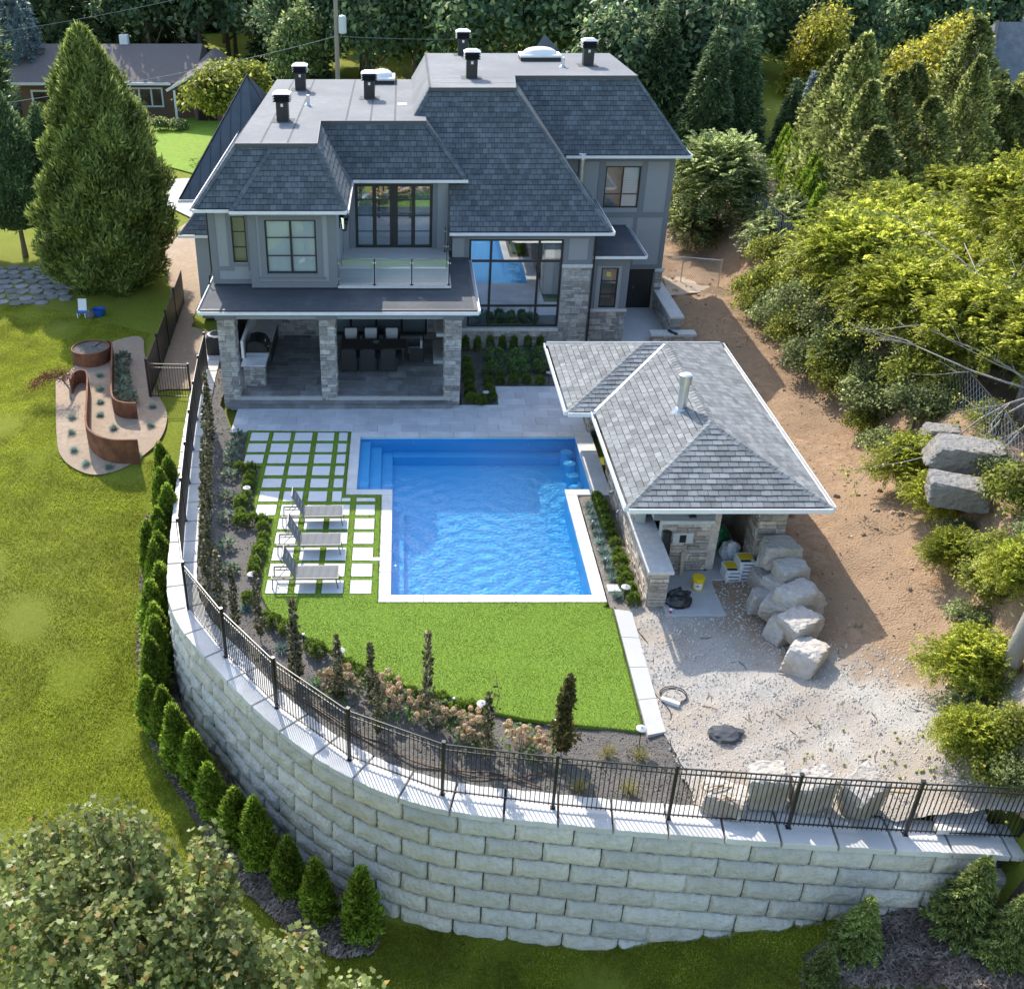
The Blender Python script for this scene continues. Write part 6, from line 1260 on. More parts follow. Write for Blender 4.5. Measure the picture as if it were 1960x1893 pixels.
def tuft(name, cat, m, seed, n, h, w, spread, group):
    rs = np.random.RandomState(seed); t_ = thing(name, '', cat, (0, 0, 0), group, world=False); a = rs.uniform(0, 6.28, n); el = rs.uniform(.15, 1.3, n); d = np.stack([np.cos(a)*np.cos(el), np.sin(a)*np.cos(el), np.sin(el)], 1)
    p = np.stack([rs.normal(0, .02, n), rs.normal(0, .02, n), np.zeros(n)], 1); leaf_obj('blades', p, d*np.array([spread, spread, 1]), rnd(rs, n), h*rs.uniform(.6, 1.2, n), w, m, t_); B().tube([(0, 0, -.05), (0, 0, .03)], .03, 6).obj('root_crown', 'bark', t_); return t_
GF = 'blue fescue tufts'
fsc = [tuft('blue_fescue', 'ornamental grass', 'fescue', 300+k, 170, .27, .02, 1.2, GF) for k in range(2)]
for k, q in enumerate([(262, 808), (235, 680), (208, 612), (185, 550), (165, 490), (142, 420), (132, 368), (110, 312), (98, 262), (75, 215), (68, 168)]):
    x, y = Z4(*q, .1); pick(fsc, (x, y, 0), None, random.uniform(.9, 1.15), 'blue fescue tuft, %s from the lawn in the cabana bed' % ORD[k])
for k, (q, lab) in enumerate((((690, 1180), 'between the dark beeches at the left curve'), ((355, 545), 'behind the fence left of the dried hydrangeas'), ((160, 330), 'beside the left bollard light'))):
    x, y = P(*(zC1(*q) if k == 0 else zC2(*q)), .1); pick(fsc, (x, y, -.03), None, 1.1, 'blue fescue tuft '+lab)
drg = tuft('dry_grass', 'ornamental grass', 'drygrass', 310, 120, .4, .014, .8, 'dry grass tufts')
for k, (u, v, lab) in enumerate(((1163, 1435, 'left dry grass tuft below the lawn'), (1225, 1440, 'dry grass tuft beside the kerb end'), (1205, 1505, 'dry grass tuft close behind the fence'), (1110, 1500, 'leftmost dry grass tuft behind the fence'))): x, y = P(u, v, .15); place(drg, USED, (x, y, -.03), k, 1, lab)
def beech(seed, h, m, n=520, w=.24):
    rs = np.random.RandomState(seed); t_ = thing('beech_tree', '', 'tree', (0, 0, 0), 'columnar beeches inside the fence', world=False); b = B(); b.tube([(0, 0, -.1), (.03, .02, h*.5), (-.02, .03, h*.98)], [.022, .015, .004], 6)
    f_ = rs.uniform(.12, 1, n); f_ = f_**1.25; R_ = w*np.clip((f_-.02)/.25, .2, 1)*(1-f_*.85)*(1+.35*np.sin(f_*14+seed)); a = rs.uniform(0, 6.28, n); r = R_*rs.uniform(.1, 1.1, n); p = np.stack([r*np.cos(a)+.02*np.sin(f_*9), r*np.sin(a), h*f_], 1); o = np.stack([np.cos(a), np.sin(a), np.zeros(n)], 1)
    for k in range(14):
        z = h*rs.uniform(.15, .85); a_ = rs.uniform(0, 6.28); b.tube([(0, 0, z), (.16*math.cos(a_), .16*math.sin(a_), z+.22)], [.008, .003], 4)
    b.obj('trunk', 'barkgrey', t_); s = .1*rs.uniform(.7, 1.4, n); leaf_obj('crown', p, o+np.array([0, 0, .5])+rnd(rs, n)*.8, rnd(rs, n)+np.array([0, 0, .4]), s, s*.75, m, t_, 'oval'); return t_
bee = [beech(400+k, 2.2, 'beech', (430, 560, 380, 500)[k], (.21, .25, .18, .23)[k]) for k in range(4)]
bpos = []
for k in range(11): x, y = P(*zC1(lerp(455, 430, k/10)+random.uniform(-6, 6), lerp(-120, 930, k/10)), 1.1); bpos.append((x, y, 1.05, 'columnar beech, %s from the house in the dense left row' % ORD[k]))
for (u, v), h_, lab in ((zC1(520, 1040), 1.0, 'columnar beech at the lower end of the dense left row'), (zC1(615, 1140), .95, 'columnar beech just after the dense row at the left curve'), (zC1(770, 1200), 1.05, 'columnar beech beside the lawn left corner'), (zC1(1000, 1420), 1.15, 'tall thin beech left of the left bollard light'), (zC2(240, 370), 1.0, 'columnar beech behind the second fence post from the left curve'), (zC2(500, 470), .95, 'columnar beech among the leftmost dried hydrangeas'), (zC2(700, 480), .85, 'short beech left of the pink-tan hydrangeas'), (zC2(745, 680), .85, 'low beech in front of the pink-tan hydrangeas'), (zC2(1050, 580), 1.25, 'tallest beech in the middle of the curved bed'), (zC2(1420, 830), .95, 'columnar beech beside the bent bare shoot')):
    x, y = P(u, v, 1.0); bpos.append((x, y, h_, lab))
for x, y, sc, lab in bpos: pick(bee, (x, y, -.05), None, (sc*random.uniform(.68, .9),)*2+(sc,), lab)
bg = beech(450, 2.3, 'beechgreen', 1300, .3); x, y = P(*zC2(1890, 780), 1.1); place(bg, USED, (x, y, -.05), 0, 1.05, 'bronze-green columnar beech at the right end of the bed')
def hydrangea(seed, leafm, bloom, n=180, nb=16, r=.42, lab='', cat='hydrangea', group='dried hydrangeas behind the fence'):
    rs = np.random.RandomState(seed); t_ = thing('hydrangea', lab, cat, (0, 0, 0), group, world=False); b = B(); P_, D_, N_ = [], [], []
    for k in range(nb):
        a, q = rs.uniform(0, 6.28), r*rs.uniform(.2, 1); top = Vector((q*math.cos(a), q*math.sin(a), rs.uniform(.35, .75))); b.tube([(0, 0, -.05), top*.6, top], [.008, .006, .004], 4)
        d = rnd(rs, 70); P_.append(np.array(top)+d*np.array([.075, .075, .085])*rs.uniform(.7, 1.1)); D_.append(np.cross(d, rnd(rs, 70))); N_.append(d)
    b.obj('stems', 'barkgrey', t_)
    if bloom: leaf_obj('flower_heads', np.concatenate(P_), np.concatenate(D_), np.concatenate(N_), .05, .045, bloom, t_, 'oval')
    p = rnd(rs, n)*np.array([r, r, .3])+np.array([0, 0, .32]); leaf_obj('leaves', p, rnd(rs, n), np.array([0, 0, 1.])+rnd(rs, n)*.6, .12, .08, leafm, t_, 'oval'); return t_
hy = [hydrangea(500+k, 'hydrangea', 'bloomleaf', 70, 17) for k in range(2)]
for (q, lab) in (((460, 520), 'dried hydrangea leftmost, around a beech stem'), ((545, 540), 'small dried hydrangea right of the leftmost one'), ((780, 580), 'dried hydrangea with the palest tan heads'), ((850, 655), 'dried hydrangea low beside the pale one'), ((1010, 690), 'dried hydrangea at the foot of the tallest beech'), ((1115, 720), 'dried hydrangea right of the tallest beech'), ((1300, 830), 'widest dried hydrangea left of the bent shoot'), ((1350, 790), 'dried hydrangea behind the widest one'), ((1620, 870), 'dried hydrangea left of the bronze-green beech'), ((1740, 920), 'dried hydrangea nearest to the bronze-green beech')): x, y = P(*zC2(*q), .45); pick(hy, (x, y, -.05), None, random.uniform(.85, 1.1), lab)
hg = [hydrangea(520+k, 'hydrangea', None, 420, 8, .45, '', 'shrub', 'leafy shrubs in the shaded house bed') for k in range(2)]
for k, q in enumerate(((400, 165), (395, 250), (555, 170), (548, 235), (700, 160), (710, 230))): x, y = P(*zB3(*q), .4); pick(hg, (x, y, 0), None, 1.0, 'leafy green shrub, %s from the left in the bed below the tall window' % ORD[k])
for k, q in enumerate(((215, 105), (292, 110), (372, 100), (450, 105), (524, 105), (612, 100), (690, 105))): x, y = P(*zB3(*q), .3); place(drg if False else bxs[0], USED, (x, y, -.02), k, (.6, .6, 1.3), 'narrow upright shrub, %s from the left against the house stone' % ORD[k])
GP = 'pale leafy perennials in the left bed'
per = [ball('perennial', 'perennial', .2, 'perennial', 600+k, 70, .17, GP, .5, .6) for k in range(2)]
for k, q in enumerate(((105, 130), (75, 215), (55, 295), (40, 370), (35, 450), (15, 630), (25, 800), (20, 1020), (45, 1230), (150, 650))): x, y = Z2(*q, .1); pick(per, (x, y, -.05), None, 1, 'pale-leaved perennial, %s from the terrace in the left bed' % ORD[k])
# bare bent shoot beside the lawn
sh_ = thing('bent_shoot', 'thin bent shoot with few leaves rising above the dried hydrangeas', 'shoot', (*P(*zC2(1440, 850)), 0)); x, y = P(*zC2(1440, 850)); B().tube([(x, y, -.05), (x+.05, y, .6), (x+.15, y, 1.1), (x+.08, y+.05, 1.5), (x+.04, y+.1, 1.8)], [.012, .01, .008, .006, .003], 5).obj('stem', 'bark', sh_)
rs = np.random.RandomState(9); leaf_obj('leaves', np.array([x, y, 0])+np.stack([rs.normal(.08, .08, 14), rs.normal(0, .06, 14), rs.uniform(.7, 1.75, 14)], 1), rnd(rs, 14), rnd(rs, 14), .09, .06, 'beech', sh_, 'oval')
# ------------------------------------------------------------ corten garden on the left lawn
gz = lambda x, y: zlawn(x, y)
def ZGp(x, y, z): return P(*zG(x, y), z)
zg = zlawn(-11.5, 38); gard = [ZGp(*q, zg) for q in ((248, 560), (245, 1180), (300, 1290), (430, 1370), (600, 1415), (760, 1400), (930, 1360), (1130, 1260), (1290, 1150), (1370, 1020), (1390, 870), (1280, 690), (1200, 480), (1150, 300), (1150, 130), (840, 190), (500, 350), (400, 480))]
sheet('garden_bed', smoothpath(gard+[gard[0]], 2)[:-1], gz, 'gardensoil', .4, off=.09)
ct = thing('corten_planter', 'rusty corten steel serpentine retaining band with round planter', 'planter', (*P(*zG(700, 800), zg), zg)); TOPZ = zg+.75
def band(pix, z1, nm, hgt=None):
    pts = smoothpath([ZGp(*q, z1) for q in pix], 3); b = B(); n = len(pts); th_ = .035
    for i, (x, y) in enumerate(pts):
        a, c = pts[max(0, i-1)], pts[min(n-1, i+1)]; d = Vector((c[0]-a[0], c[1]-a[1])).normalized(); px_, py_ = -d.y*th_, d.x*th_; zb = gz(x, y)-.1; b.v += [(x+px_, y+py_, zb), (x-px_, y-py_, zb), (x-px_, y-py_, z1), (x+px_, y+py_, z1)]
    for i in range(n-1):
        for k in range(4): b.f.append((i*4+k, i*4+(k+1)%4, i*4+4+(k+1)%4, i*4+4+k))
    b.f += [(3, 2, 1, 0), tuple((n-1)*4+k for k in range(4))]; b.obj(nm, 'corten', ct)
band(((640, 195), (700, 150), (760, 130), (812, 135), (815, 220), (808, 400), (805, 600), (812, 690), (850, 735), (930, 760), (1058, 764)), TOPZ, 'steel_band'); band(((385, 530), (415, 460), (470, 425), (530, 425), (565, 455), (562, 600), (552, 800), (540, 960), (570, 1030), (640, 1085), (740, 1125), (860, 1142), (1075, 1138)), TOPZ-.02, 'steel_band')
x, y = ZGp(595, 195, TOPZ+.05); rr = .82; B().lathe((x, y, zg-.1), [(rr, 0), (rr, TOPZ-zg+.15), (rr-.06, TOPZ-zg+.15), (rr-.06, TOPZ-zg+.05), (.01, TOPZ-zg+.05)], 32).obj('round_planter', 'corten', ct); B().lathe((x, y, TOPZ-.04), [(rr-.08, 0), (rr-.08, .04)], 32).obj('planter_soil', 'soil', ct)
for k, (q, lab) in enumerate((((695, 505), 'inside the band, first from the top'), ((700, 635), 'inside the band, second from the top'), ((700, 765), 'inside the band, third from the top'), ((697, 890), 'inside the band, fourth from the top'), ((832, 1012), 'inside the band near its front curve'), ((408, 915), 'left of the band, upper one'), ((402, 1048), 'left of the band, middle one'), ((418, 1195), 'left of the band, lower one'), ((538, 1305), 'at the front left of the rusty band'), ((770, 1335), 'in front of the rusty band'), ((1085, 1245), 'at the front right of the rusty band'), ((1232, 810), 'right of the band, upper one'), ((1210, 985), 'right of the band, lower one'))):
    x, y = ZGp(*q, zg+.1); pick(fsc, (x, y, gz(x, y)+.08), None, .9, 'small grass tuft '+lab)
for k, q in enumerate(((930, 330), (925, 410), (925, 490), (940, 570), (935, 665), (1000, 720))): x, y = ZGp(*q, zg+.3); pick(per, (x, y, gz(x, y)+.1), None, 1.2, 'pale green clump, %s from the top in the gravel strip' % ORD[k])
x, y = ZGp(395, 740, zg); jm = thing('japanese_maple', 'small weeping red-leaved maple left of the rusty steel band', 'tree', (x, y, zg)); B().tube([(x, y, zg-.1), (x+.05, y, zg+.5), (x-.2, y, zg+.95), (x-.7, y, zg+1.05)], [.05, .045, .035, .02], 7).tube([(x-.2, y, zg+.95), (x+.2, y+.1, zg+1.15)], [.03, .01], 6).obj('trunk', 'barkgrey', jm)
rs = np.random.RandomState(4); n = 1500; th_ = rs.uniform(0, 1, n); p = np.stack([x+.25-1.75*th_+rs.normal(0, .12, n), y+rs.normal(0, .28, n), zg+1.15-.55*(th_-.35)**2*2.2+rs.normal(0, .11, n)], 1); leaf_obj('crown', p, np.array([-.4, 0, -.6])+rnd(rs, n)*.8, rnd(rs, n), .1, .03, 'redmaple', jm)
# ------------------------------------------------------------ lawn grass blades
near = [PG(*q)[:2] for q in ((-60, 1893), (-60, 560), (130, 600), (290, 640), (110, 770), (108, 860), (200, 905), (300, 880), (262, 1240), (268, 1330), (286, 1420), (328, 1500), (418, 1640), (478, 1715), (556, 1788), (640, 1835), (700, 1893))]
gs = scatter(near, 170000, lambda x, y: zlawn(x, y)+.02)
front_ = [PG(*q)[:2] for q in ((560, 1893), (640, 1840), (725, 1800), (740, 1765), (820, 1780), (1000, 1797), (1180, 1796), (1380, 1786), (1540, 1765), (1640, 1735), (1600, 1893))]; gs += scatter(front_, 42000, lambda x, y: zground(x, y)+.02)
blades('lawn_grass', gs, 'grassblade', .045, .035, lean=1.0)
# ------------------------------------------------------------ maple in the near left corner
def maple(loc, seed, tops, lab, nleaf):
    rs = np.random.RandomState(seed); t_ = thing('maple_tree', lab, 'tree', loc); b = B(); P_, O_ = [], []; base = Vector(loc)
    b.tube([base-Vector((0, 0, .2)), base+Vector((.1, .1, 1.2)), base+Vector((0, 0, 2.2))], [.16, .13, .1], 9)
    for (x, y, z), r, w in tops:
        q = Vector((x, y, z)); j = base+Vector((0, 0, 1.4))+(q-base)*.15; b.tube([base+Vector((0, 0, 1.0)), j+(q-j)*.4+Vector((0, 0, .3)), q], [.06, .035, .01], 6)
        n = int(nleaf*w); h = z-(base.z+1.2); tt = rs.uniform(0, 1, n)**.8; a = rs.uniform(0, 6.28, n); rad = r*(.18+.9*np.sin(np.clip(tt*1.15+.05, 0, 1)*np.pi)**.7)*rs.uniform(.35, 1.1, n)**.6*(1+.25*np.sin(a*3+tt*9)); c = np.array(q)*(1-tt[:, None]**1.2*.55)+np.array(j)*(tt[:, None]**1.2*.55)
        c[:, 2] = z-tt*h*.8; P_.append(c+np.stack([rad*np.cos(a), rad*np.sin(a), rs.normal(0, .12, n)], 1)); O_.append(np.stack([np.cos(a), np.sin(a), np.full(n, .3)], 1))
    b.obj('trunk', 'bark', t_, smooth=True); p, o = np.concatenate(P_), np.concatenate(O_); n = len(p); s = .112*rs.uniform(.5, 1.3, n)
    leaf_obj('crown', p, o+rnd(rs, n)*.7+np.array([0, 0, -.35]), np.array([0, 0, 1.])+rnd(rs, n)*.65+o*.3, s, s*.95, 'maple', t_, 'maple'); return t_
def topof(u, v, y): x, z = Q(u, v, y); return (x, y, z)
tops = [(topof(20, 1600, 13.2), 1.0, 1), (topof(90, 1570, 13.4), .9, 1), (topof(165, 1555, 13.2), 1.0, 1.1), (topof(225, 1550, 13.0), .9, 1), (topof(265, 1570, 12.7), .8, .8), (topof(395, 1600, 12.6), .75, .9), (topof(120, 1660, 12.2), 1.2, 1.4), (topof(250, 1650, 12.2), 1.1, 1.3), (topof(40, 1690, 11.8), 1.2, 1.3), (topof(350, 1690, 11.8), 1.0, 1.2), (topof(210, 1750, 11.2), 1.2, 1.3), (topof(90, 1790, 11.0), 1.2, 1.2), (topof(330, 1790, 11.0), 1.0, 1.1), (topof(455, 1760, 11.2), .8, .9), (topof(540, 1800, 11.2), .75, .8), (topof(430, 1840, 10.8), .9, .9), (topof(240, 1850, 10.4), 1.2, 1.1), (topof(560, 1870, 10.6), .7, .6)]
rq = random.Random(6); tops = [((x, y, z), r*.62, w*.7) for (x, y, z), r, w in tops]+[((x+rq.uniform(-.6, .6), y+rq.uniform(-.5, .3), z-rq.uniform(.15, .6)), r*.5, w*.5) for (x, y, z), r, w in tops]
maple((-4.6, 11.8, zlawn(-4.6, 11.8)), 700, tops, 'broad maple with pale and rusty leaves in the near left corner', 2700)
maple((.2, 9.6, zlawn(.2, 9.6)), 701, [(topof(680, 1870, 10.4), .55, .7), (topof(640, 1895, 10.2), .6, .8), (topof(700, 1905, 10.0), .5, .6)], 'small maple top poking in at the bottom edge', 1300)
# ------------------------------------------------------------ young spruces right of the wall foot
srf = lambda R: (lambda f: R*(1-f)**.85+.03)
ysp = [conifer('young_spruce', 'spruce', 3.4, srf(1.15), 'youngspruce', 710+k, 16000, .17, .055, .25, .1, tiers=13, hullk=.3, group='young spruces at the foot of the wall', tr=.06, droop=.12) for k in range(2)]
for k, (u, v, sc, lab) in enumerate(((1668, 1722, .48, 'smaller young spruce with light tips below the right end of the wall'), (1890, 1648, .62, 'larger young spruce with light tips at the right end of the wall'), (1590, 1810, .34, 'low dark young spruce at the left of the spruce group'), (1965, 1720, .5, 'young spruce cut by the right picture edge'))):
    x, y, z = PG(u, v, 3.4*sc, zground); place(ysp[k % 2], USED, (x, y, z), k*1.3, sc, lab)
# ------------------------------------------------------------ left side: big conifer, hedge trees, toys, pavers
x, y = -14.7, 51.6
bt = conifer('arborvitae', 'conifer', 12.2, lambda f: float(np.interp(f, [0, .1, .25, .42, .6, .8, .93, 1], [1.7, 2.7, 3.0, 2.75, 2.2, 1.45, .7, .08])), 'arbor', 720, 70000, .34, .10, .8, -.2, hullk=.8, lab='very large pyramidal arborvitae left of the house', lump=.2, tr=.3); place(bt, USED, (x, y, zlawn(x, y)), .3, 1)
hg_ = [conifer('hedge_tree', 'conifer', 6.6, lambda f: 1.75*min(1, (f+.15)/.3)*(1-max(0, (f-.25)/.75)**1.6)+.05, 'spruce', 730+k, 14000, .26, .085, .7, 1.6, hullk=.78, group='clipped conifers at the left picture edge', tr=.14, lump=.15) for k in range(2)]
for k, (x, y) in enumerate(((-24.8, 56.5), (-22.6, 56.2), (-20.6, 55.8), (-19.0, 57.0))): place(hg_[k % 2], USED, (x, y, zlawn(x, y)), k, random.uniform(.9, 1.05), 'tall conifer on bare trunks, %s from the left picture edge' % ORD[k])
tp_ = thing('flagstone_patio', 'irregular flagstone patch on the lawn at the left edge', 'patio', (*P(35, 545, -.1), -.1)); tp_['kind'] = 'structure'; rs = random.Random(8)
x0, y0 = P(35, 550, -.1)
for i in range(9):
    for j in range(8):
        cx_, cy_ = x0-2.8+i*.68+rs.uniform(-.1, .1)+.3*(j % 2), y0-2.4+j*.72+rs.uniform(-.1, .1); n = rs.choice((5, 6, 7)); ph = rs.uniform(0, 6)
        if abs(i-4)+abs(j-3.5) > 6.5: continue
        B().prism([(cx_+.36*math.cos(ph+6.283*k/n)*rs.uniform(.8, 1.1), cy_+.36*math.sin(ph+6.283*k/n)*rs.uniform(.8, 1.1)) for k in range(n)], zlawn(cx_, cy_)-.05, zlawn(cx_, cy_)+.06).obj('flagstone', 'flagstone', tp_)
def at(u, v): x, y, z = PG(u, v); return x, y, z
x, y, z = at(158, 607); ch = thing('toy_chair', 'small blue and white plastic chair on the lawn under the big conifer', 'chair', (x, y, z)); B().bar((x-.2, y, z+.25), (x+.2, y+.1, z+.25), .4, .04).obj('seat', 'blueplastic', ch); B().obox((x, y+.25, z+.5), (.2, 0, 0), (0, .02, .0), (0, .1, .28)).obj('backrest', 'whitepaint', ch)
for dx in (-.18, .18):
    for dy in (-.15, .2): B().box(x+dx-.02, y+dy-.02, z-.02, x+dx+.02, y+dy+.02, z+.24).obj('leg', 'whitepaint', ch)
x, y, z = at(190, 603); bx_ = thing('blue_bin', 'blue plastic tub on the lawn under the big conifer', 'tub', (x, y, z)); B().lathe((x, y, z), [(.26, 0), (.34, .3), (.3, .3), (.24, .05)], 14).obj('shell', 'blueplastic', bx_)
x, y, z = at(174, 608); tag(crumple('grey_tub', (x, y, z), (.2, .2, .3), 'greywood', 4), 'grey bucket between the blue tub and the toy chair', 'bucket')
# ------------------------------------------------------------ black gate fence from the retaining wall to the lawn
gf_ = thing('side_fence', 'black iron side fence crossing the lawn left of the porch', 'fence', (-9.4, 38.9, -.4))
def run(a, c, h, zf, parent, gap=.11):
    L_ = math.dist(a, c); n = int(L_/gap)
    for e in (a, c): B().box(e[0]-.04, e[1]-.04, zf(*e)-.1, e[0]+.04, e[1]+.04, zf(*e)+h+.06).obj('post', 'blackmetal', parent)
    for z in (.15, h-.16, h): B().bar((*a, zf(*a)+z), (*c, zf(*c)+z), .025, .03).obj('rail', 'blackmetal', parent)
    for k in range(1, n): x, y = lerp(a[0], c[0], k/n), lerp(a[1], c[1], k/n); z = zf(x, y); put_mesh('picket', pkme, parent, (x, y, z))
run((-10.3, 38.85), (-8.62, 38.75), 1.55, zlawn, gf_)
pf = thing('privacy_fence', 'dark mesh privacy fence running back along the left of the house', 'fence', (-10.3, 42, -.4)); pts = [(-10.32, 38.9), (-10.4, 41.4), (-10.5, 43.9), (-10.6, 46.4), (-10.7, 49)]
for a, c in zip(pts, pts[1:]):
    B().box(a[0]-.05, a[1]-.05, zlawn(*a)-.1, a[0]+.05, a[1]+.05, zlawn(*a)+1.75).obj('post', 'blackmetal', pf); za, zc = zlawn(*a), zlawn(*c); B().add([(a[0], a[1]+.06, za+.05), (c[0], c[1]-.06, zc+.05), (c[0], c[1]-.06, zc+1.65), (a[0], a[1]+.06, za+1.65), (a[0]+.02, a[1]+.06, za+.05), (c[0]+.02, c[1]-.06, zc+.05), (c[0]+.02, c[1]-.06, zc+1.65), (a[0]+.02, a[1]+.06, za+1.65)], [(0, 1, 2, 3), (7, 6, 5, 4), (3, 2, 6, 7), (0, 3, 7, 4)]).obj('mesh_panel', 'black', pf)
sidep = [(-10.2, 39.5), (-8.9, 39.5), (-8.0, 43.5), (-7.5, 44), (-9.9, 46), (-10.2, 58), (-13, 62), (-14, 58), (-11.5, 50), (-10.7, 44)]
sheet('bare_side_path', sidep, zlawn, 'gardensoil', .5, off=.08, jit=.12)
# ------------------------------------------------------------ street side: far lawn, drive, road
sheet('front_lawn', [(-22.5, 91), (-13.5, 96), (-8, 92), (-9, 70), (-14, 73.5), (-21, 80)], .1, 'grassfar', 2, skirt=.05); sheet('driveway', [(-17.5, 72), (-13, 73), (-8, 71), (-8, 62), (-12, 62), (-15, 66)], .1, 'concrete', 2)
sheet('road', [(24, 64), (29, 70), (31, 92), (38, 92), (37, 78), (33, 66)], zlawn(0, 80)+.1, 'asphalt', 3); sheet('far_road', [(-60, 99.5), (60, 99.5), (60, 106), (-60, 106)], zlawn(0, 100)+.06, 'asphalt', 6)
# bungalow across the street
bu = thing('bungalow', 'low brown brick bungalow with long grey-brown roof across the street', 'house', (-24, 98, 0)); bz = 3.0
B().box(-32.5, 93.6, 0, -17.5, 103, bz).box(-17.5, 92.0, 0, -14.2, 101, bz).obj('wall', 'bungalow_wall', bu)
B().add([(-33.3, 92.8, bz), (-17.4, 92.8, bz), (-17.4, 98.3, bz+2.3), (-33.3, 98.3, bz+2.3), (-17.4, 104, bz), (-33.3, 104, bz), (-33.3, 92.8, bz-.2), (-17.4, 92.8, bz-.2)], [(0, 1, 2, 3), (3, 2, 4, 5), (0, 3, 5), (1, 4, 2), (6, 7, 1, 0)]).obj('roof', 'bungalow_roof', bu)
B().add([(-19.3, 90.8, bz-.3), (-13.4, 90.8, bz-.3), (-16.4, 90.8, bz+1.2), (-16.4, 98.5, bz+2.0), (-19.3, 98, bz-.0), (-13.4, 98, bz-.0)], [(0, 2, 3, 4), (2, 1, 5, 3)]).obj('gable_roof', 'bungalow_roof', bu)
B().poly([(-19.0, 91.0, bz-.3), (-13.7, 91.0, bz-.3), (-16.4, 91.0, bz+1.1)]).obj('gable', 'bungalow_wall', bu); B().bar((-19.4, 90.75, bz-.3), (-16.4, 90.75, bz+1.22), .08, .2).bar((-16.4, 90.75, bz+1.22), (-13.4, 90.75, bz-.3), .08, .2).bar((-33.3, 92.75, bz-.1), (-19.4, 92.75, bz-.1), .08, .2).obj('fascia', 'whitepaint', bu)
window(bu, -23.3, -20.3, .9, 2.5, 93.5, (.33, .67), (), .14, 'glass', 'whitepaint', depth=.8); window(bu, -31.5, -29.8, .1, 2.3, 93.5, (), (), .16, 'glass', 'whitepaint', 'garage_door', depth=.6); window(bu, -17.2, -15.6, .1, 2.2, 91.95, (), (), .1, 'glass', 'black', 'front_door', depth=.6)
B().box(-18.9, 91.0, 0, -18.72, 91.18, bz-.3).obj('porch_post', 'whitepaint', bu); B().box(-24.6, 98.2, bz+1.6, -23.9, 98.9, bz+3.0).obj('chimney', 'whitepaint', bu)
# utility pole and wires
up_ = thing('utility_pole', 'wooden utility pole with grey transformer behind the house', 'utility pole', (-4.3, 76, 0)); ux, uy = Q(645, 100, 76)[0], 76
B().tube([(ux, uy, 0), (ux, uy, 14)], [.19, .13], 10).obj('pole', 'polewood', up_); zt = Q(655, 48, 76)[1]; B().lathe((ux+.42, uy-.1, zt-.5), [(.05, -.05), (.27, 0), (.27, .95), (.22, 1.05), (.06, 1.1)], 14).obj('transformer', 'transformer', up_); B().bar((ux, uy, zt+.2), (ux+.3, uy-.05, zt+.2), .08).obj('bracket', 'galv', up_); B().bar((ux-.1, uy-.05, 12.4), (ux+1.2, uy-.05, 12.6), .08).obj('lamp_arm', 'galv', up_)
def wire(a, c, sag, lab, r=.013): 
    a, c = Vector(a), Vector(c); tag(B().tube([a+(c-a)*t_-Vector((0, 0, sag*4*t_*(1-t_))) for t_ in np.linspace(0, 1, 20)], r, 5).obj('overhead_wire', 'stucco'), lab, 'wire', 'overhead wires')
za = Q(645, 70, 76)[1]
wire((ux, uy, za), (*[Q(-30, 203, 66)[0]], 66, Q(-30, 203, 66)[1]), .35, 'overhead wire sloping down left from the pole past the big conifer', .014); wire((ux, uy, za), (14, 92, Q(1040, 65, 92)[1]), .3, 'overhead wire running right from the pole behind the vents'); wire((Q(-30, 66, 80)[0], 80, Q(-30, 66, 80)[1]), (Q(420, -20, 80)[0], 80, Q(420, -20, 80)[1]), .2, 'high overhead wire crossing the top left corner')
wire((ux, uy, 5.5), (-14, 91, 2.9), .4, 'low service wire from the pole to the bungalow', .012)
# ------------------------------------------------------------ trees: forest behind
GFO = 'woodland trees behind the houses'
fo = [broadleaf('woodland_tree', 'tree', (4.6+.5*k, 4.6, 7.0), 8.3, ('forest', 'forest', 'forestlight', 'forest')[k], 800+k, 13, 420, 22, 1.0, .55, group=GFO, tr=.3, limbs=8) for k in range(4)]
fsp = [conifer('woodland_spruce', 'spruce', 17, srf(3.9), 'spruce', 820+k, 15000, .62, .2, .05, .5, tiers=24, hullk=.45, group=GFO, tr=.25, droop=.25) for k in range(2)]
rs = random.Random(77); spots = []
for r, yy in enumerate((109, 117, 127, 139, 153, 170, 190)):
    st = 7.0+r*.5; x = -78-r*6+rs.uniform(0, 5)
    while x < 105+r*10:
        spots.append((x+rs.uniform(-1.5, 1.5), yy+rs.uniform(-3, 3), r)); x += st*rs.uniform(.8, 1.2)
spots = [s for s in spots if -38-.42*(s[1]-100) < s[0] < 62+.62*(s[1]-100)]
cnt = {}
for k, (x, y, r) in enumerate(spots):
    cnt[r] = cnt.get(r, -1)+1
    side = 'left of the house' if x < -8 else 'right of the house' if x > 14 else 'behind the house'; con = rs.random() < .22
    lab = '%s, %s from left in the %s row of the wood behind' % ('dark spruce' if con else 'broadleaf tree', ordn(cnt[r]), ORD[r])
    pick(fsp if con else fo, (x, y, zlawn(0, y)-.1), None, rs.uniform(.8, 1.2)*(1+.04*r), lab)
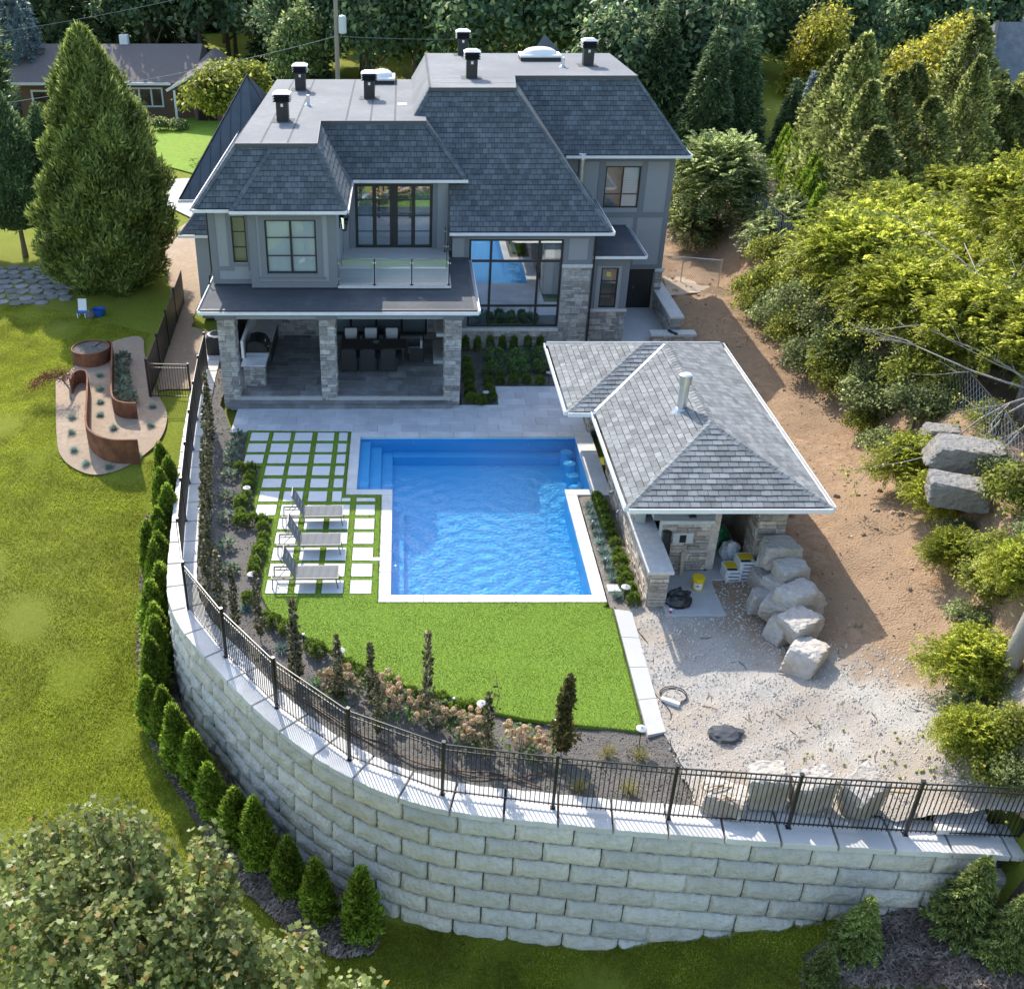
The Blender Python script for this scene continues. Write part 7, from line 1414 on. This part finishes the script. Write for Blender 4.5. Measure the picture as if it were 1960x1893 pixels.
# mid-ground trees behind and beside the house
mid = [('forest', 6, 88, 1.0), ('forest', 12, 92, 1.05), ('forest', 17, 84, 1.0), ('forest', 21, 91, 1.1), ('forest', 1, 92, .95), ('forest', -3, 96, 1.0), ('forest', 15, 76, .8), ('forest', 20, 78, .95), ('forest', -9, 98, .9), ('forest', 26, 96, 1.0), ('forest', 30, 97, .9), ('forest', 36, 95, .85), ('forest', 44, 94, .9), ('forest', 49, 97, 1.0), ('forest', 56, 98, 1.0)]
for k, (m_, x, y, sc) in enumerate(mid): place(fo[(0, 1, 3)[k % 3]], USED, (x, y, 0), k*1.1, sc, 'dark broadleaf tree close behind the house, %s from the left' % ORD[sorted(q[1] for q in mid).index(x)])
spm = [conifer('spruce_tree', 'spruce', 10, srf(2.6), 'spruce', 830+k, 14000, .36, .12, .1, .2, tiers=22, hullk=.4, group='spruces right of the house', tr=.16, droop=.2) for k in range(2)]
for k, (x, y, sc, lab) in enumerate(((19.0, 68, 1.0, 'dark green spruce nearest to the right wing of the house'), (22.5, 73, .95, 'dark green spruce right of the nearest one'), (17.0, 73, 1.1, 'dark green spruce behind the right wing'), (24.6, 69, .7, 'shorter dark green spruce beside the blue spruce'))): place(spm[k % 2], USED, (x, y, zlawn(x, y)), k*1.7, sc, lab)
bs = conifer('blue_spruce', 'spruce', 9, srf(1.7), 'bluespruce', 835, 9000, .3, .11, .1, .2, tiers=20, hullk=.4, group='blue spruces', tr=.12, droop=.15)
for k, (x, y, sc, lab) in enumerate(((27.2, 73.5, .75, 'slim blue spruce left of the yellow tree'), (46, 84, 1.0, 'tall blue spruce behind the right-hand yellow tree'), (53.5, 88, 1.0, 'blue spruce beside the dark-roofed house'), (-33, 97, 1.5, 'blue-grey spruce at the far left behind the bungalow'))): place(bs, USED, (x, y, zlawn(x, y)), k, sc, lab)
pine = conifer('pine_tree', 'pine', 17, lambda f: 4.2*min(1, (f+.2)/.3)*(1-f**2)**.8+.1, 'spruce', 838, 20000, .5, .16, .4, .5, tiers=18, hullk=.5, tr=.3, lab='tall dark pine at the left picture edge'); place(pine, USED, (-34, 84, 0), 0, 1)
def one(kind, name, loc, lab, rz=0, **k):
    t_ = kind(name, k.pop('cat', 'tree'), lab=lab, **k); return place(t_, USED, loc, rz, 1)
one(broadleaf, 'yellow_tree', (32.6, 87, 0), 'tall narrow tree turning yellow beside the road', R=(3.2, 3.2, 6.3), zc=5.0, m='yellowleaf', seed=840, lobes=14, nclump=620, nleaf=28, cr=.75, leaf=.3)
one(broadleaf, 'yellow_tree', (39.5, 82, 0), 'broad yellow-green tree right of the road', R=(4.4, 3.8, 5.6), zc=4.8, m='yellowleaf', seed=841, lobes=14, nclump=650, nleaf=28, cr=.8, leaf=.3)
one(broadleaf, 'lime_tree', (-12.6, 82, 0), 'rounded yellow-green tree left of the house roof', R=(3.3, 3.0, 3.3), zc=4.2, m='limeleaf', seed=842, lobes=11, nclump=520, nleaf=26, cr=.7, leaf=.3)
one(broadleaf, 'slim_tree', (-8.8, 92, 0), 'slim light green tree left of the utility pole', R=(2.3, 2.2, 4.6), zc=5.8, m='forestlight', seed=843, lobes=9, nclump=300, nleaf=24, cr=.6, leaf=.32)
one(broadleaf, 'round_shrub', (-22.4, 89.8, 0), 'pale round shrub in front of the bungalow window', cat='shrub', R=(1.5, 1.5, 1.5), zc=1.6, m='palegreen', seed=844, lobes=7, nclump=160, nleaf=26, cr=.4, leaf=.2)
for k, (x, y, sc) in enumerate(((-21.2, 88.6, 1), (-19.7, 88.4, .8), (-18.2, 88.3, .7))): one(broadleaf, 'flower_shrub', (x, y, 0), 'low pale shrub, %s from the left at the bungalow lawn edge' % ORD[k], cat='shrub', R=(1*sc, .9*sc, .7*sc), zc=.7*sc, m='palegreen', seed=850+k, lobes=6, nclump=70, nleaf=22, cr=.35, leaf=.17, limbs=3, tr=.05)
# ------------------------------------------------------------ right side hedges
GH = 'columnar cedar hedge on the right boundary'
hc = [conifer('hedge_cedar', 'cedar', 4.6, lambda f: .78*min(1, (f+.2)/.3)*(1-max(0, (f-.2)/.8)**1.7)+.03, 'cedar', 860+k, 9000, .2, .075, .85, .05, hullk=.8, group=GH, lump=.16, tr=.07) for k in range(2)]
for k in range(9):
    t_ = k/8; x, y = lerp(23.2, 20.6, t_), lerp(65.5, 51.8, t_); place(hc[k % 2], USED, (x, y, .7), k*.9, random.uniform(.92, 1.12), 'hedge cedar, %s from the road in the row behind the chain-link fence' % ORD[k])
GO = 'columnar oaks right of the cedar hedge'
oc = []
for k in range(3):
    rs2 = np.random.RandomState(870+k); t_ = thing('columnar_oak', '', 'tree', (0, 0, 0), GO, world=False); trunk_obj(rs2, 6, .11, t_, 'barkgrey', 6, .8); n = 9000; f_ = rs2.uniform(0, 1, n); a = rs2.uniform(0, 6.28, n); R_ = 1.35*np.clip((f_+.25)/.4, 0, 1)*(1-np.clip((f_-.3)/.7, 0, 1)**1.8)+.05
    r = R_*(1+.42*np.sin(a*2+f_*9+k)*np.sin(f_*13+a)+.25*np.sin(a*5+f_*27))*rs2.uniform(.35, 1.1, n)**.5; p = np.stack([r*np.cos(a), r*np.sin(a), .2+7.2*f_], 1); o = np.stack([np.cos(a), np.sin(a), np.full(n, .5)], 1); s = .2*rs2.uniform(.6, 1.3, n)
    leaf_obj('crown', p, o+rnd(rs2, n)*.7+np.array([0, 0, .2]), rnd(rs2, n)+np.array([0, 0, .6])+o*.4, s, s*.6, 'oakleaf', t_, 'oval'); oc.append(t_)
opos = [(24.2, 62, 1.0), (23.6, 59, 1.05), (23.0, 56, 1.1), (22.5, 53, 1.05), (22.0, 50, 1.0), (25.6, 57, 1.15), (27.5, 63, 1.0), (30, 65, 1.0), (32.4, 64, 1.1), (34.8, 64.5, 1.0), (37.2, 65, 1.1), (39.6, 65.5, 1.05), (28, 58, .95), (31, 60, .95), (34, 61, .9), (37, 61, .95), (40.5, 62, 1.0)]
for k, (x, y, sc) in enumerate(opos): place(oc[k % 3], USED, (x, y, .8), k*1.3, (sc*random.uniform(1, 1.35),)*2+(sc*random.uniform(.95, 1.35),), 'columnar oak %s' % (['first', 'second', 'third', 'fourth', 'fifth'][k]+' from the road in the row behind the cedar hedge' if k < 5 else 'behind the gap after the cedar row' if k == 5 else ('%s from the left in the far row by the dark-roofed house' % ORD[k-6] if k < 12 else '%s from the left in the row before the far oaks' % ORD[k-12])))
one(frondy, 'ailanthus', (17.4, 57.5, .5), 'pale feathery-leaved tree right behind the house corner', R=(2.6, 2.6, 2.6), zc=3.4, m='palegreen', seed=880, nf=2600, fl=.8, lp=.2, th=3)
one(frondy, 'ailanthus', (19.2, 53.0, .5), 'pale feathery shrub below the taller feathery tree', cat='shrub', R=(1.8, 2.2, 1.8), zc=2.2, m='palegreen', seed=881, nf=1500, fl=.7, lp=.18, th=2)
one(broadleaf, 'viburnum', (15.6, 60.5, .3), 'yellow-tinted shrub at the back corner of the house', cat='shrub', R=(1.6, 1.8, 1.6), zc=1.6, m='limeleaf', seed=882, nclump=160, nleaf=24, cr=.4, leaf=.16)
one(frondy, 'ailanthus', (15.8, 56.8, .2), 'low feathery shrub against the house side', cat='shrub', R=(1.3, 1.5, 1.2), zc=1.2, m='palegreen', seed=883, nf=700, fl=.6, lp=.16, th=1)
# chain-link fence
cf = thing('chain_link_fence', 'galvanised chain-link fence along the right boundary', 'fence', (17, 48, .5)); cpts = [(12.35, 52.0), (14.2, 51.4), (15.9, 50.6)]; cp2 = [(18.6, 58.5), (18.4, 54.5), (18.5, 50.5), (18.6, 46.5), (18.7, 42.5), (18.7, 38.5), (18.6, 34.5), (18.2, 31), (17.6, 27.5), (17.0, 24), (16.6, 20.5)]
def chain(pts, h, parent, m, step=.12):
    for i, (a, c) in enumerate(zip(pts, pts[1:])):
        za, zc = zdirt(*a), zdirt(*c); B().tube([(*a, za-.2), (*a, za+h+.03)], .03, 8).obj('post', m, parent); B().tube([(*a, za+h), (*c, zc+h)], .02, 6).obj('rail', m, parent); L_ = math.dist(a, c); b = B(); n = int(L_/step); k_ = h/L_
        f_ = lambda s, z: (lerp(a[0], c[0], s), lerp(a[1], c[1], s), lerp(za, zc, s)+z)
        for j in range(-int(h/step), n+1):
            for sg in (1, -1):
                s0, s1 = j*step, j*step+h
                if sg < 0: s0, s1 = s1, s0
                z0, z1 = 0, h; lo, hi = min(s0, s1), max(s0, s1)
                if hi <= 0 or lo >= L_: continue
                def cut(s): return (s-s0)/(s1-s0)*h
                A, Bq = max(lo, 0), min(hi, L_); b.bar(f_(A/L_, cut(A)), f_(Bq/L_, cut(Bq)), .008)
        b.obj('wire_mesh', 'galv', parent)
    e = pts[-1]; B().tube([(*e, zdirt(*e)-.2), (*e, zdirt(*e)+h+.05)], .035, 8).obj('post', m, parent)
chain(cpts, 1.3, cf, 'galv'); bc = thing('black_chain_fence', 'black chain-link fence half hidden in the shrubs of the right bank', 'fence', (18.5, 42, 2)); chain(cp2, 1.5, bc, 'blackmetal', .3)
# shrubs and locusts on the right bank
GL = 'locust and wild shrubs on the right bank'
loc_ = [frondy('locust_shrub', 'shrub', (2.3, 2.3, 2.0), 2.3, 'locust', 890+k, 3600, .45, .13, group=GL, th=2.2, tr=.06) for k in range(3)]
wil = [broadleaf('wild_shrub', 'shrub', (1.3, 1.3, 1.1), 1.0, ('limeleaf', 'palegreen')[k], 895+k, 8, 150, 26, .35, .13, group=GL, tr=.05, limbs=5) for k in range(2)]
lsp = [(19.6, 43.5), (21.5, 45.5), (20.2, 40.3), (22.4, 42), (19.3, 37.4), (21.4, 38), (23.6, 39.5), (24.6, 43.5), (19.8, 34.6), (22, 35), (24.4, 36), (21, 31.8), (26, 39.5), (23.5, 32.5), (26.5, 34.5), (27, 45), (29, 41), (18.6, 40.6), (18.4, 36.2), (29.5, 47), (32, 44), (30, 51), (33.5, 49), (26.5, 49.5)]
for k, (x, y) in enumerate(lsp): place(loc_[k % 3], USED, (x, y, zdirt(x, y)-.1), k*1.2, random.uniform(.85, 1.15), 'yellow-green feathery locust shrub, %s nearest to the cabana end of the bank thicket' % ordn(sorted(range(len(lsp)), key=lambda j: lsp[j][1]).index(k)))
wsp = [(16.6, 48.3, 0), (16.4, 46.1, 0), (16.7, 44.3, 1), (16.8, 41.9, 0), (16.6, 39.7, 1), (16.8, 37.2, 0), (16.9, 34.6, 1), (17.4, 31.8, 1), (18.4, 29.5, 0), (18.2, 24.6, 0), (17.9, 22.8, 1), (16.9, 20.4, 1), (16.2, 18.2, 1), (15.0, 17.4, 0), (18.2, 18.4, 0), (17.2, 47.4, 0), (17.6, 45.2, 0), (17.8, 49.4, 0), (17.4, 43.2, 1), (17.6, 40.9, 1), (17.3, 38.6, 1), (17.5, 35.6, 1), (17.9, 33.4, 0), (18.3, 42.6, 0), (18.2, 46.3, 0), (17.1, 26.3, 1), (16.9, 24.3, 0), (16.3, 22.4, 1), (15.8, 20.6, 0), (15.0, 18.6, 1), (15.6, 17.2, 0), (14.6, 16.6, 1), (16.6, 19, 0), (17.4, 21.5, 1), (15.4, 15.3, 0), (17.0, 16.5, 1)]
for k, (x, y, j) in enumerate(wsp): place(wil[j], USED, (x, y, zdirt(x, y)-.15), k*.8, random.uniform(.75, 1.15) if y > 30 else random.uniform(.55, .9), '%s leafy wild shrub, %s nearest along the foot of the right bank' % (('yellow-green', 'grey-green')[j], ordn(sorted(range(len(wsp)), key=lambda q: wsp[q][1]).index(k))))
rpx = [(1790, 955), (1845, 1010), (1905, 1040), (1825, 1075), (1890, 1110), (1860, 1180), (1850, 1285), (1870, 1360), (1935, 1390), (1860, 1420), (1905, 1465), (1955, 1480), (1730, 905), (1700, 850), (1655, 800), (1955, 1110), (1640, 730), (1690, 770), (1600, 690)]
for k, (u, v) in enumerate(rpx):
    x, y, z = PG(u, v, .5, zdirt); place(wil[k % 2] if k % 3 else loc_[k % 3], USED, (x, y, z-.15), k*1.1, random.uniform(.45, .7) if k % 3 else random.uniform(.35, .5), 'scrubby %s shrub on the right bank, %s from the cabana end upward' % (('feathery', 'leafy', 'rounded')[k % 3], ordn(sorted(range(len(rpx)), key=lambda q: -rpx[q][1]).index(k))))
lt_ = [frondy('locust_tree', 'tree', (2.6, 2.6, 2.6), 5.2, 'locust', 940+k, 3600, .5, .14, group='taller locust trees in the right thicket', th=4.5, tr=.1, lobes=11) for k in range(2)]
ltp = [(23.6, 40.2, .85), (22.8, 36.5, .85), (26.0, 37.5, 1.05), (24.8, 33.6, .95), (28.8, 42.5, 1.0), (30.5, 38.5, 1.1)]
for k, (x, y, sc) in enumerate(ltp): place(lt_[k % 2], USED, (x, y, zdirt(x, y)-.1), k*1.4, sc, 'taller yellow-green locust tree, %s from the left in the right thicket' % ORD[sorted(range(6), key=lambda q: ltp[q][0]/ltp[q][1]).index(k)])
# mullein rosette, apple tree with bare branches, leaning trunk
mu = ball('mullein', 'plant', .35, 'perennial', 930, 30, .45, None, .6, .4); x, y = P(*zR5(800, 1190), 1.2); place(mu, USED, (x, y, zdirt(x, y)), 0, 1, 'large-leaved mullein rosette on the dirt bank')
apt = thing('apple_tree', 'spreading apple tree with bare branches leaning in from the right edge', 'tree', (19.8, 29, 2.6)); b = B(); rs = random.Random(31); P_ = []
def branch(p, d, l, r, dep):
    q = [p]; cur = Vector(p); dd = Vector(d).normalized()
    for k in range(4): dd = (dd+Vector((rs.uniform(-.2, .2), rs.uniform(-.2, .2), rs.uniform(-.15, .1)))).normalized(); cur = cur+dd*(l/4); q.append(cur.copy())
    b.tube(q, [r*(1-.18*i) for i in range(5)], 5)
    if dep > 0:
        for k in range(4): i = rs.randint(1, 4); n_ = (dd+Vector((rs.uniform(-.9, .9), rs.uniform(-.9, .9), rs.uniform(-.5, .5)))).normalized(); branch(q[i], n_, l*rs.uniform(.35, .55), r*.5, dep-1)
    else: P_.extend([q[4]]*9+[q[3]]*5)
branch((19.8, 29, 2.6), (-.2, 0, 1), 2.2, .12, 0); P_.clear()
for tgt, l in (((14.4, 27.2, 2.7), 4.2), ((15.6, 29.5, 3.3), 4.0), ((16.5, 32.0, 4.2), 4.2), ((18.5, 33.5, 5.5), 4.2), ((17.5, 26.5, 3.5), 3.2), ((20.5, 33, 6.2), 4.5), ((19.8, 36, 6.8), 5.0)): s_ = Vector((19.6, 29, 4.4)); branch(s_, Vector(tgt)-s_, (Vector(tgt)-s_).length, .05, 2)
b.obj('branches', 'barkgrey', apt, smooth=True); r2 = np.random.RandomState(3); pp = np.repeat(np.array([tuple(p) for p in P_]), 2, 0); n = len(pp); leaf_obj('crown', pp+r2.normal(0, .13, (n, 3)), rnd(r2, n)+np.array([0, 0, -.3]), np.array([0, 0, 1.])+rnd(r2, n)*.7, .09, .05, 'limeleaf', apt, 'oval')
ame2 = blob_me('fruit', .05, 'apple', 2)
for p in rs.sample(P_, 40): put_mesh('fruit', ame2, apt, (p[0], p[1], p[2]-.1))
x, y, z = PG(1915, 1310, 0, zdirt); lt = thing('leaning_tree', 'leaning bare tree trunk at the right edge above the fence', 'tree', (x, y, z)); B().tube([(x, y, z-.3), (x+.25, y+.2, z+1.5), (x+.65, y+.5, z+3.2), (x+1.1, y+.8, z+5)], [.24, .2, .18, .15], 10).obj('trunk', 'barkgrey', lt, smooth=True)
r2 = np.random.RandomState(12); p, o = crown_pts(r2, (2.2, 2.2, 1.6), 0, 8, 180, 18, .5); n = len(p); leaf_obj('crown', p+np.array([x+3.0, y+1.2, z+6.4]), rnd(r2, n)+o, rnd(r2, n)+np.array([0, 0, .6]), .16, .11, 'limeleaf', lt, 'oval')
# wooden fence on the bank, neighbouring roofs
wf = thing('wooden_fence', 'dark weathered board fence on the bank at the right edge', 'fence', (19.5, 26, 2.4)); a, c = (19.25, 29.6), (19.3, 19.5); n = 46
for k in range(n):
    t0 = k/n; x0, y0 = lerp(a[0], c[0], t0), lerp(a[1], c[1], t0); z = zdirt(x0, y0)-.1; B().box(x0-.015, y0-.1, z, x0+.015, y0+.1, z+1.75).obj('board', 'greywood', wf)
for z in (.4, 1.4): B().bar((a[0]+.05, a[1], 2.8+z), (c[0]+.05, c[1], 2.8+z), .05, .1).obj('rail', 'greywood', wf)
B().bar((a[0], a[1]+.1, 4.5), (c[0], c[1], 4.5), .16, .04).obj('cap_board', 'greywood', wf)
nh = thing('neighbour_house', 'neighbour house with dark gable roof at the top right edge', 'house', (52, 74, 0)); x0, zq = Q(1893, 200, 74); B().box(x0+.4, 74.5, 0, x0+14, 84, 5.5).obj('wall', 'stucco', nh)
B().add([(x0-.3, 74, 5.2), (x0+15, 74, 5.2), (x0+15, 79, 9.2), (x0+1.7, 79, 9.2), (x0-.3, 84.5, 5.2), (x0+15, 84.5, 5.2)], [(0, 1, 2, 3), (3, 2, 5, 4), (0, 3, 4)]).obj('roof', 'shingle', nh); B().add([(x0-2.5, 71.5, 3.0), (x0+4, 71.5, 3.0), (x0+4, 74.5, 4.6), (x0-1.5, 74.5, 4.6)], [(0, 1, 2, 3)]).obj('lower_roof', 'cabshingle', nh); B().bar((x0-.35, 74, 5.2), (x0+1.7, 79, 9.25), .2, .15).obj('barge_board', 'fascia', nh)
sd = thing('garden_shed', 'dark-roofed garden shed among the shrubs of the right bank', 'shed', (25.5, 46.5, 1)); X0, Y0 = P(*zTR(1200, 1330), 4.2); X1, Y1 = P(*zTR(1575, 1200), 4.6); B().box(X0+.4, Y0+.4, 1, X0+4.6, Y0+3.6, 4.2).obj('wall', 'greywood', sd)
slope(sd, [(X0, Y0, 4.2), (X0+5, Y0, 4.2), (X0+4.2, Y0+2, 5.3), (X0+.8, Y0+2, 5.3)], key='shed'); slope(sd, [(X0, Y0+4, 4.2), (X0, Y0, 4.2), (X0+.8, Y0+2, 5.3)], key='shed'); ridge(sd, (X0, Y0, 4.2), (X0+.8, Y0+2, 5.3)); ridge(sd, (X0+.8, Y0+2, 5.3), (X0+4.2, Y0+2, 5.3))
for (u0, v0, u1, v1, lab) in ((1640, 25, 1690, 70, 'pale roof of a far house glimpsed between yellow trees'), (1905, 22, 1980, 75, 'pale roof of a far house at the top right corner')):
    y_ = 118; xa, za = Q(u0, v1, y_); xb, zb = Q(u1, v1, y_); t_ = thing('far_house', lab, 'house', ((xa+xb)/2, y_, 0), 'far houses at the top right'); B().box(xa, y_+.5, 0, xb, y_+7, za).obj('wall', 'whitepaint', t_); B().add([(xa-.5, y_, za), (xb+.5, y_, za), (xb+.5, y_+4, za+2.6), (xa-.5, y_+4, za+2.6), (xb+.5, y_+8, za), (xa-.5, y_+8, za)], [(0, 1, 2, 3), (3, 2, 4, 5), (0, 3, 5), (1, 4, 2)]).obj('roof', 'limestone', t_)
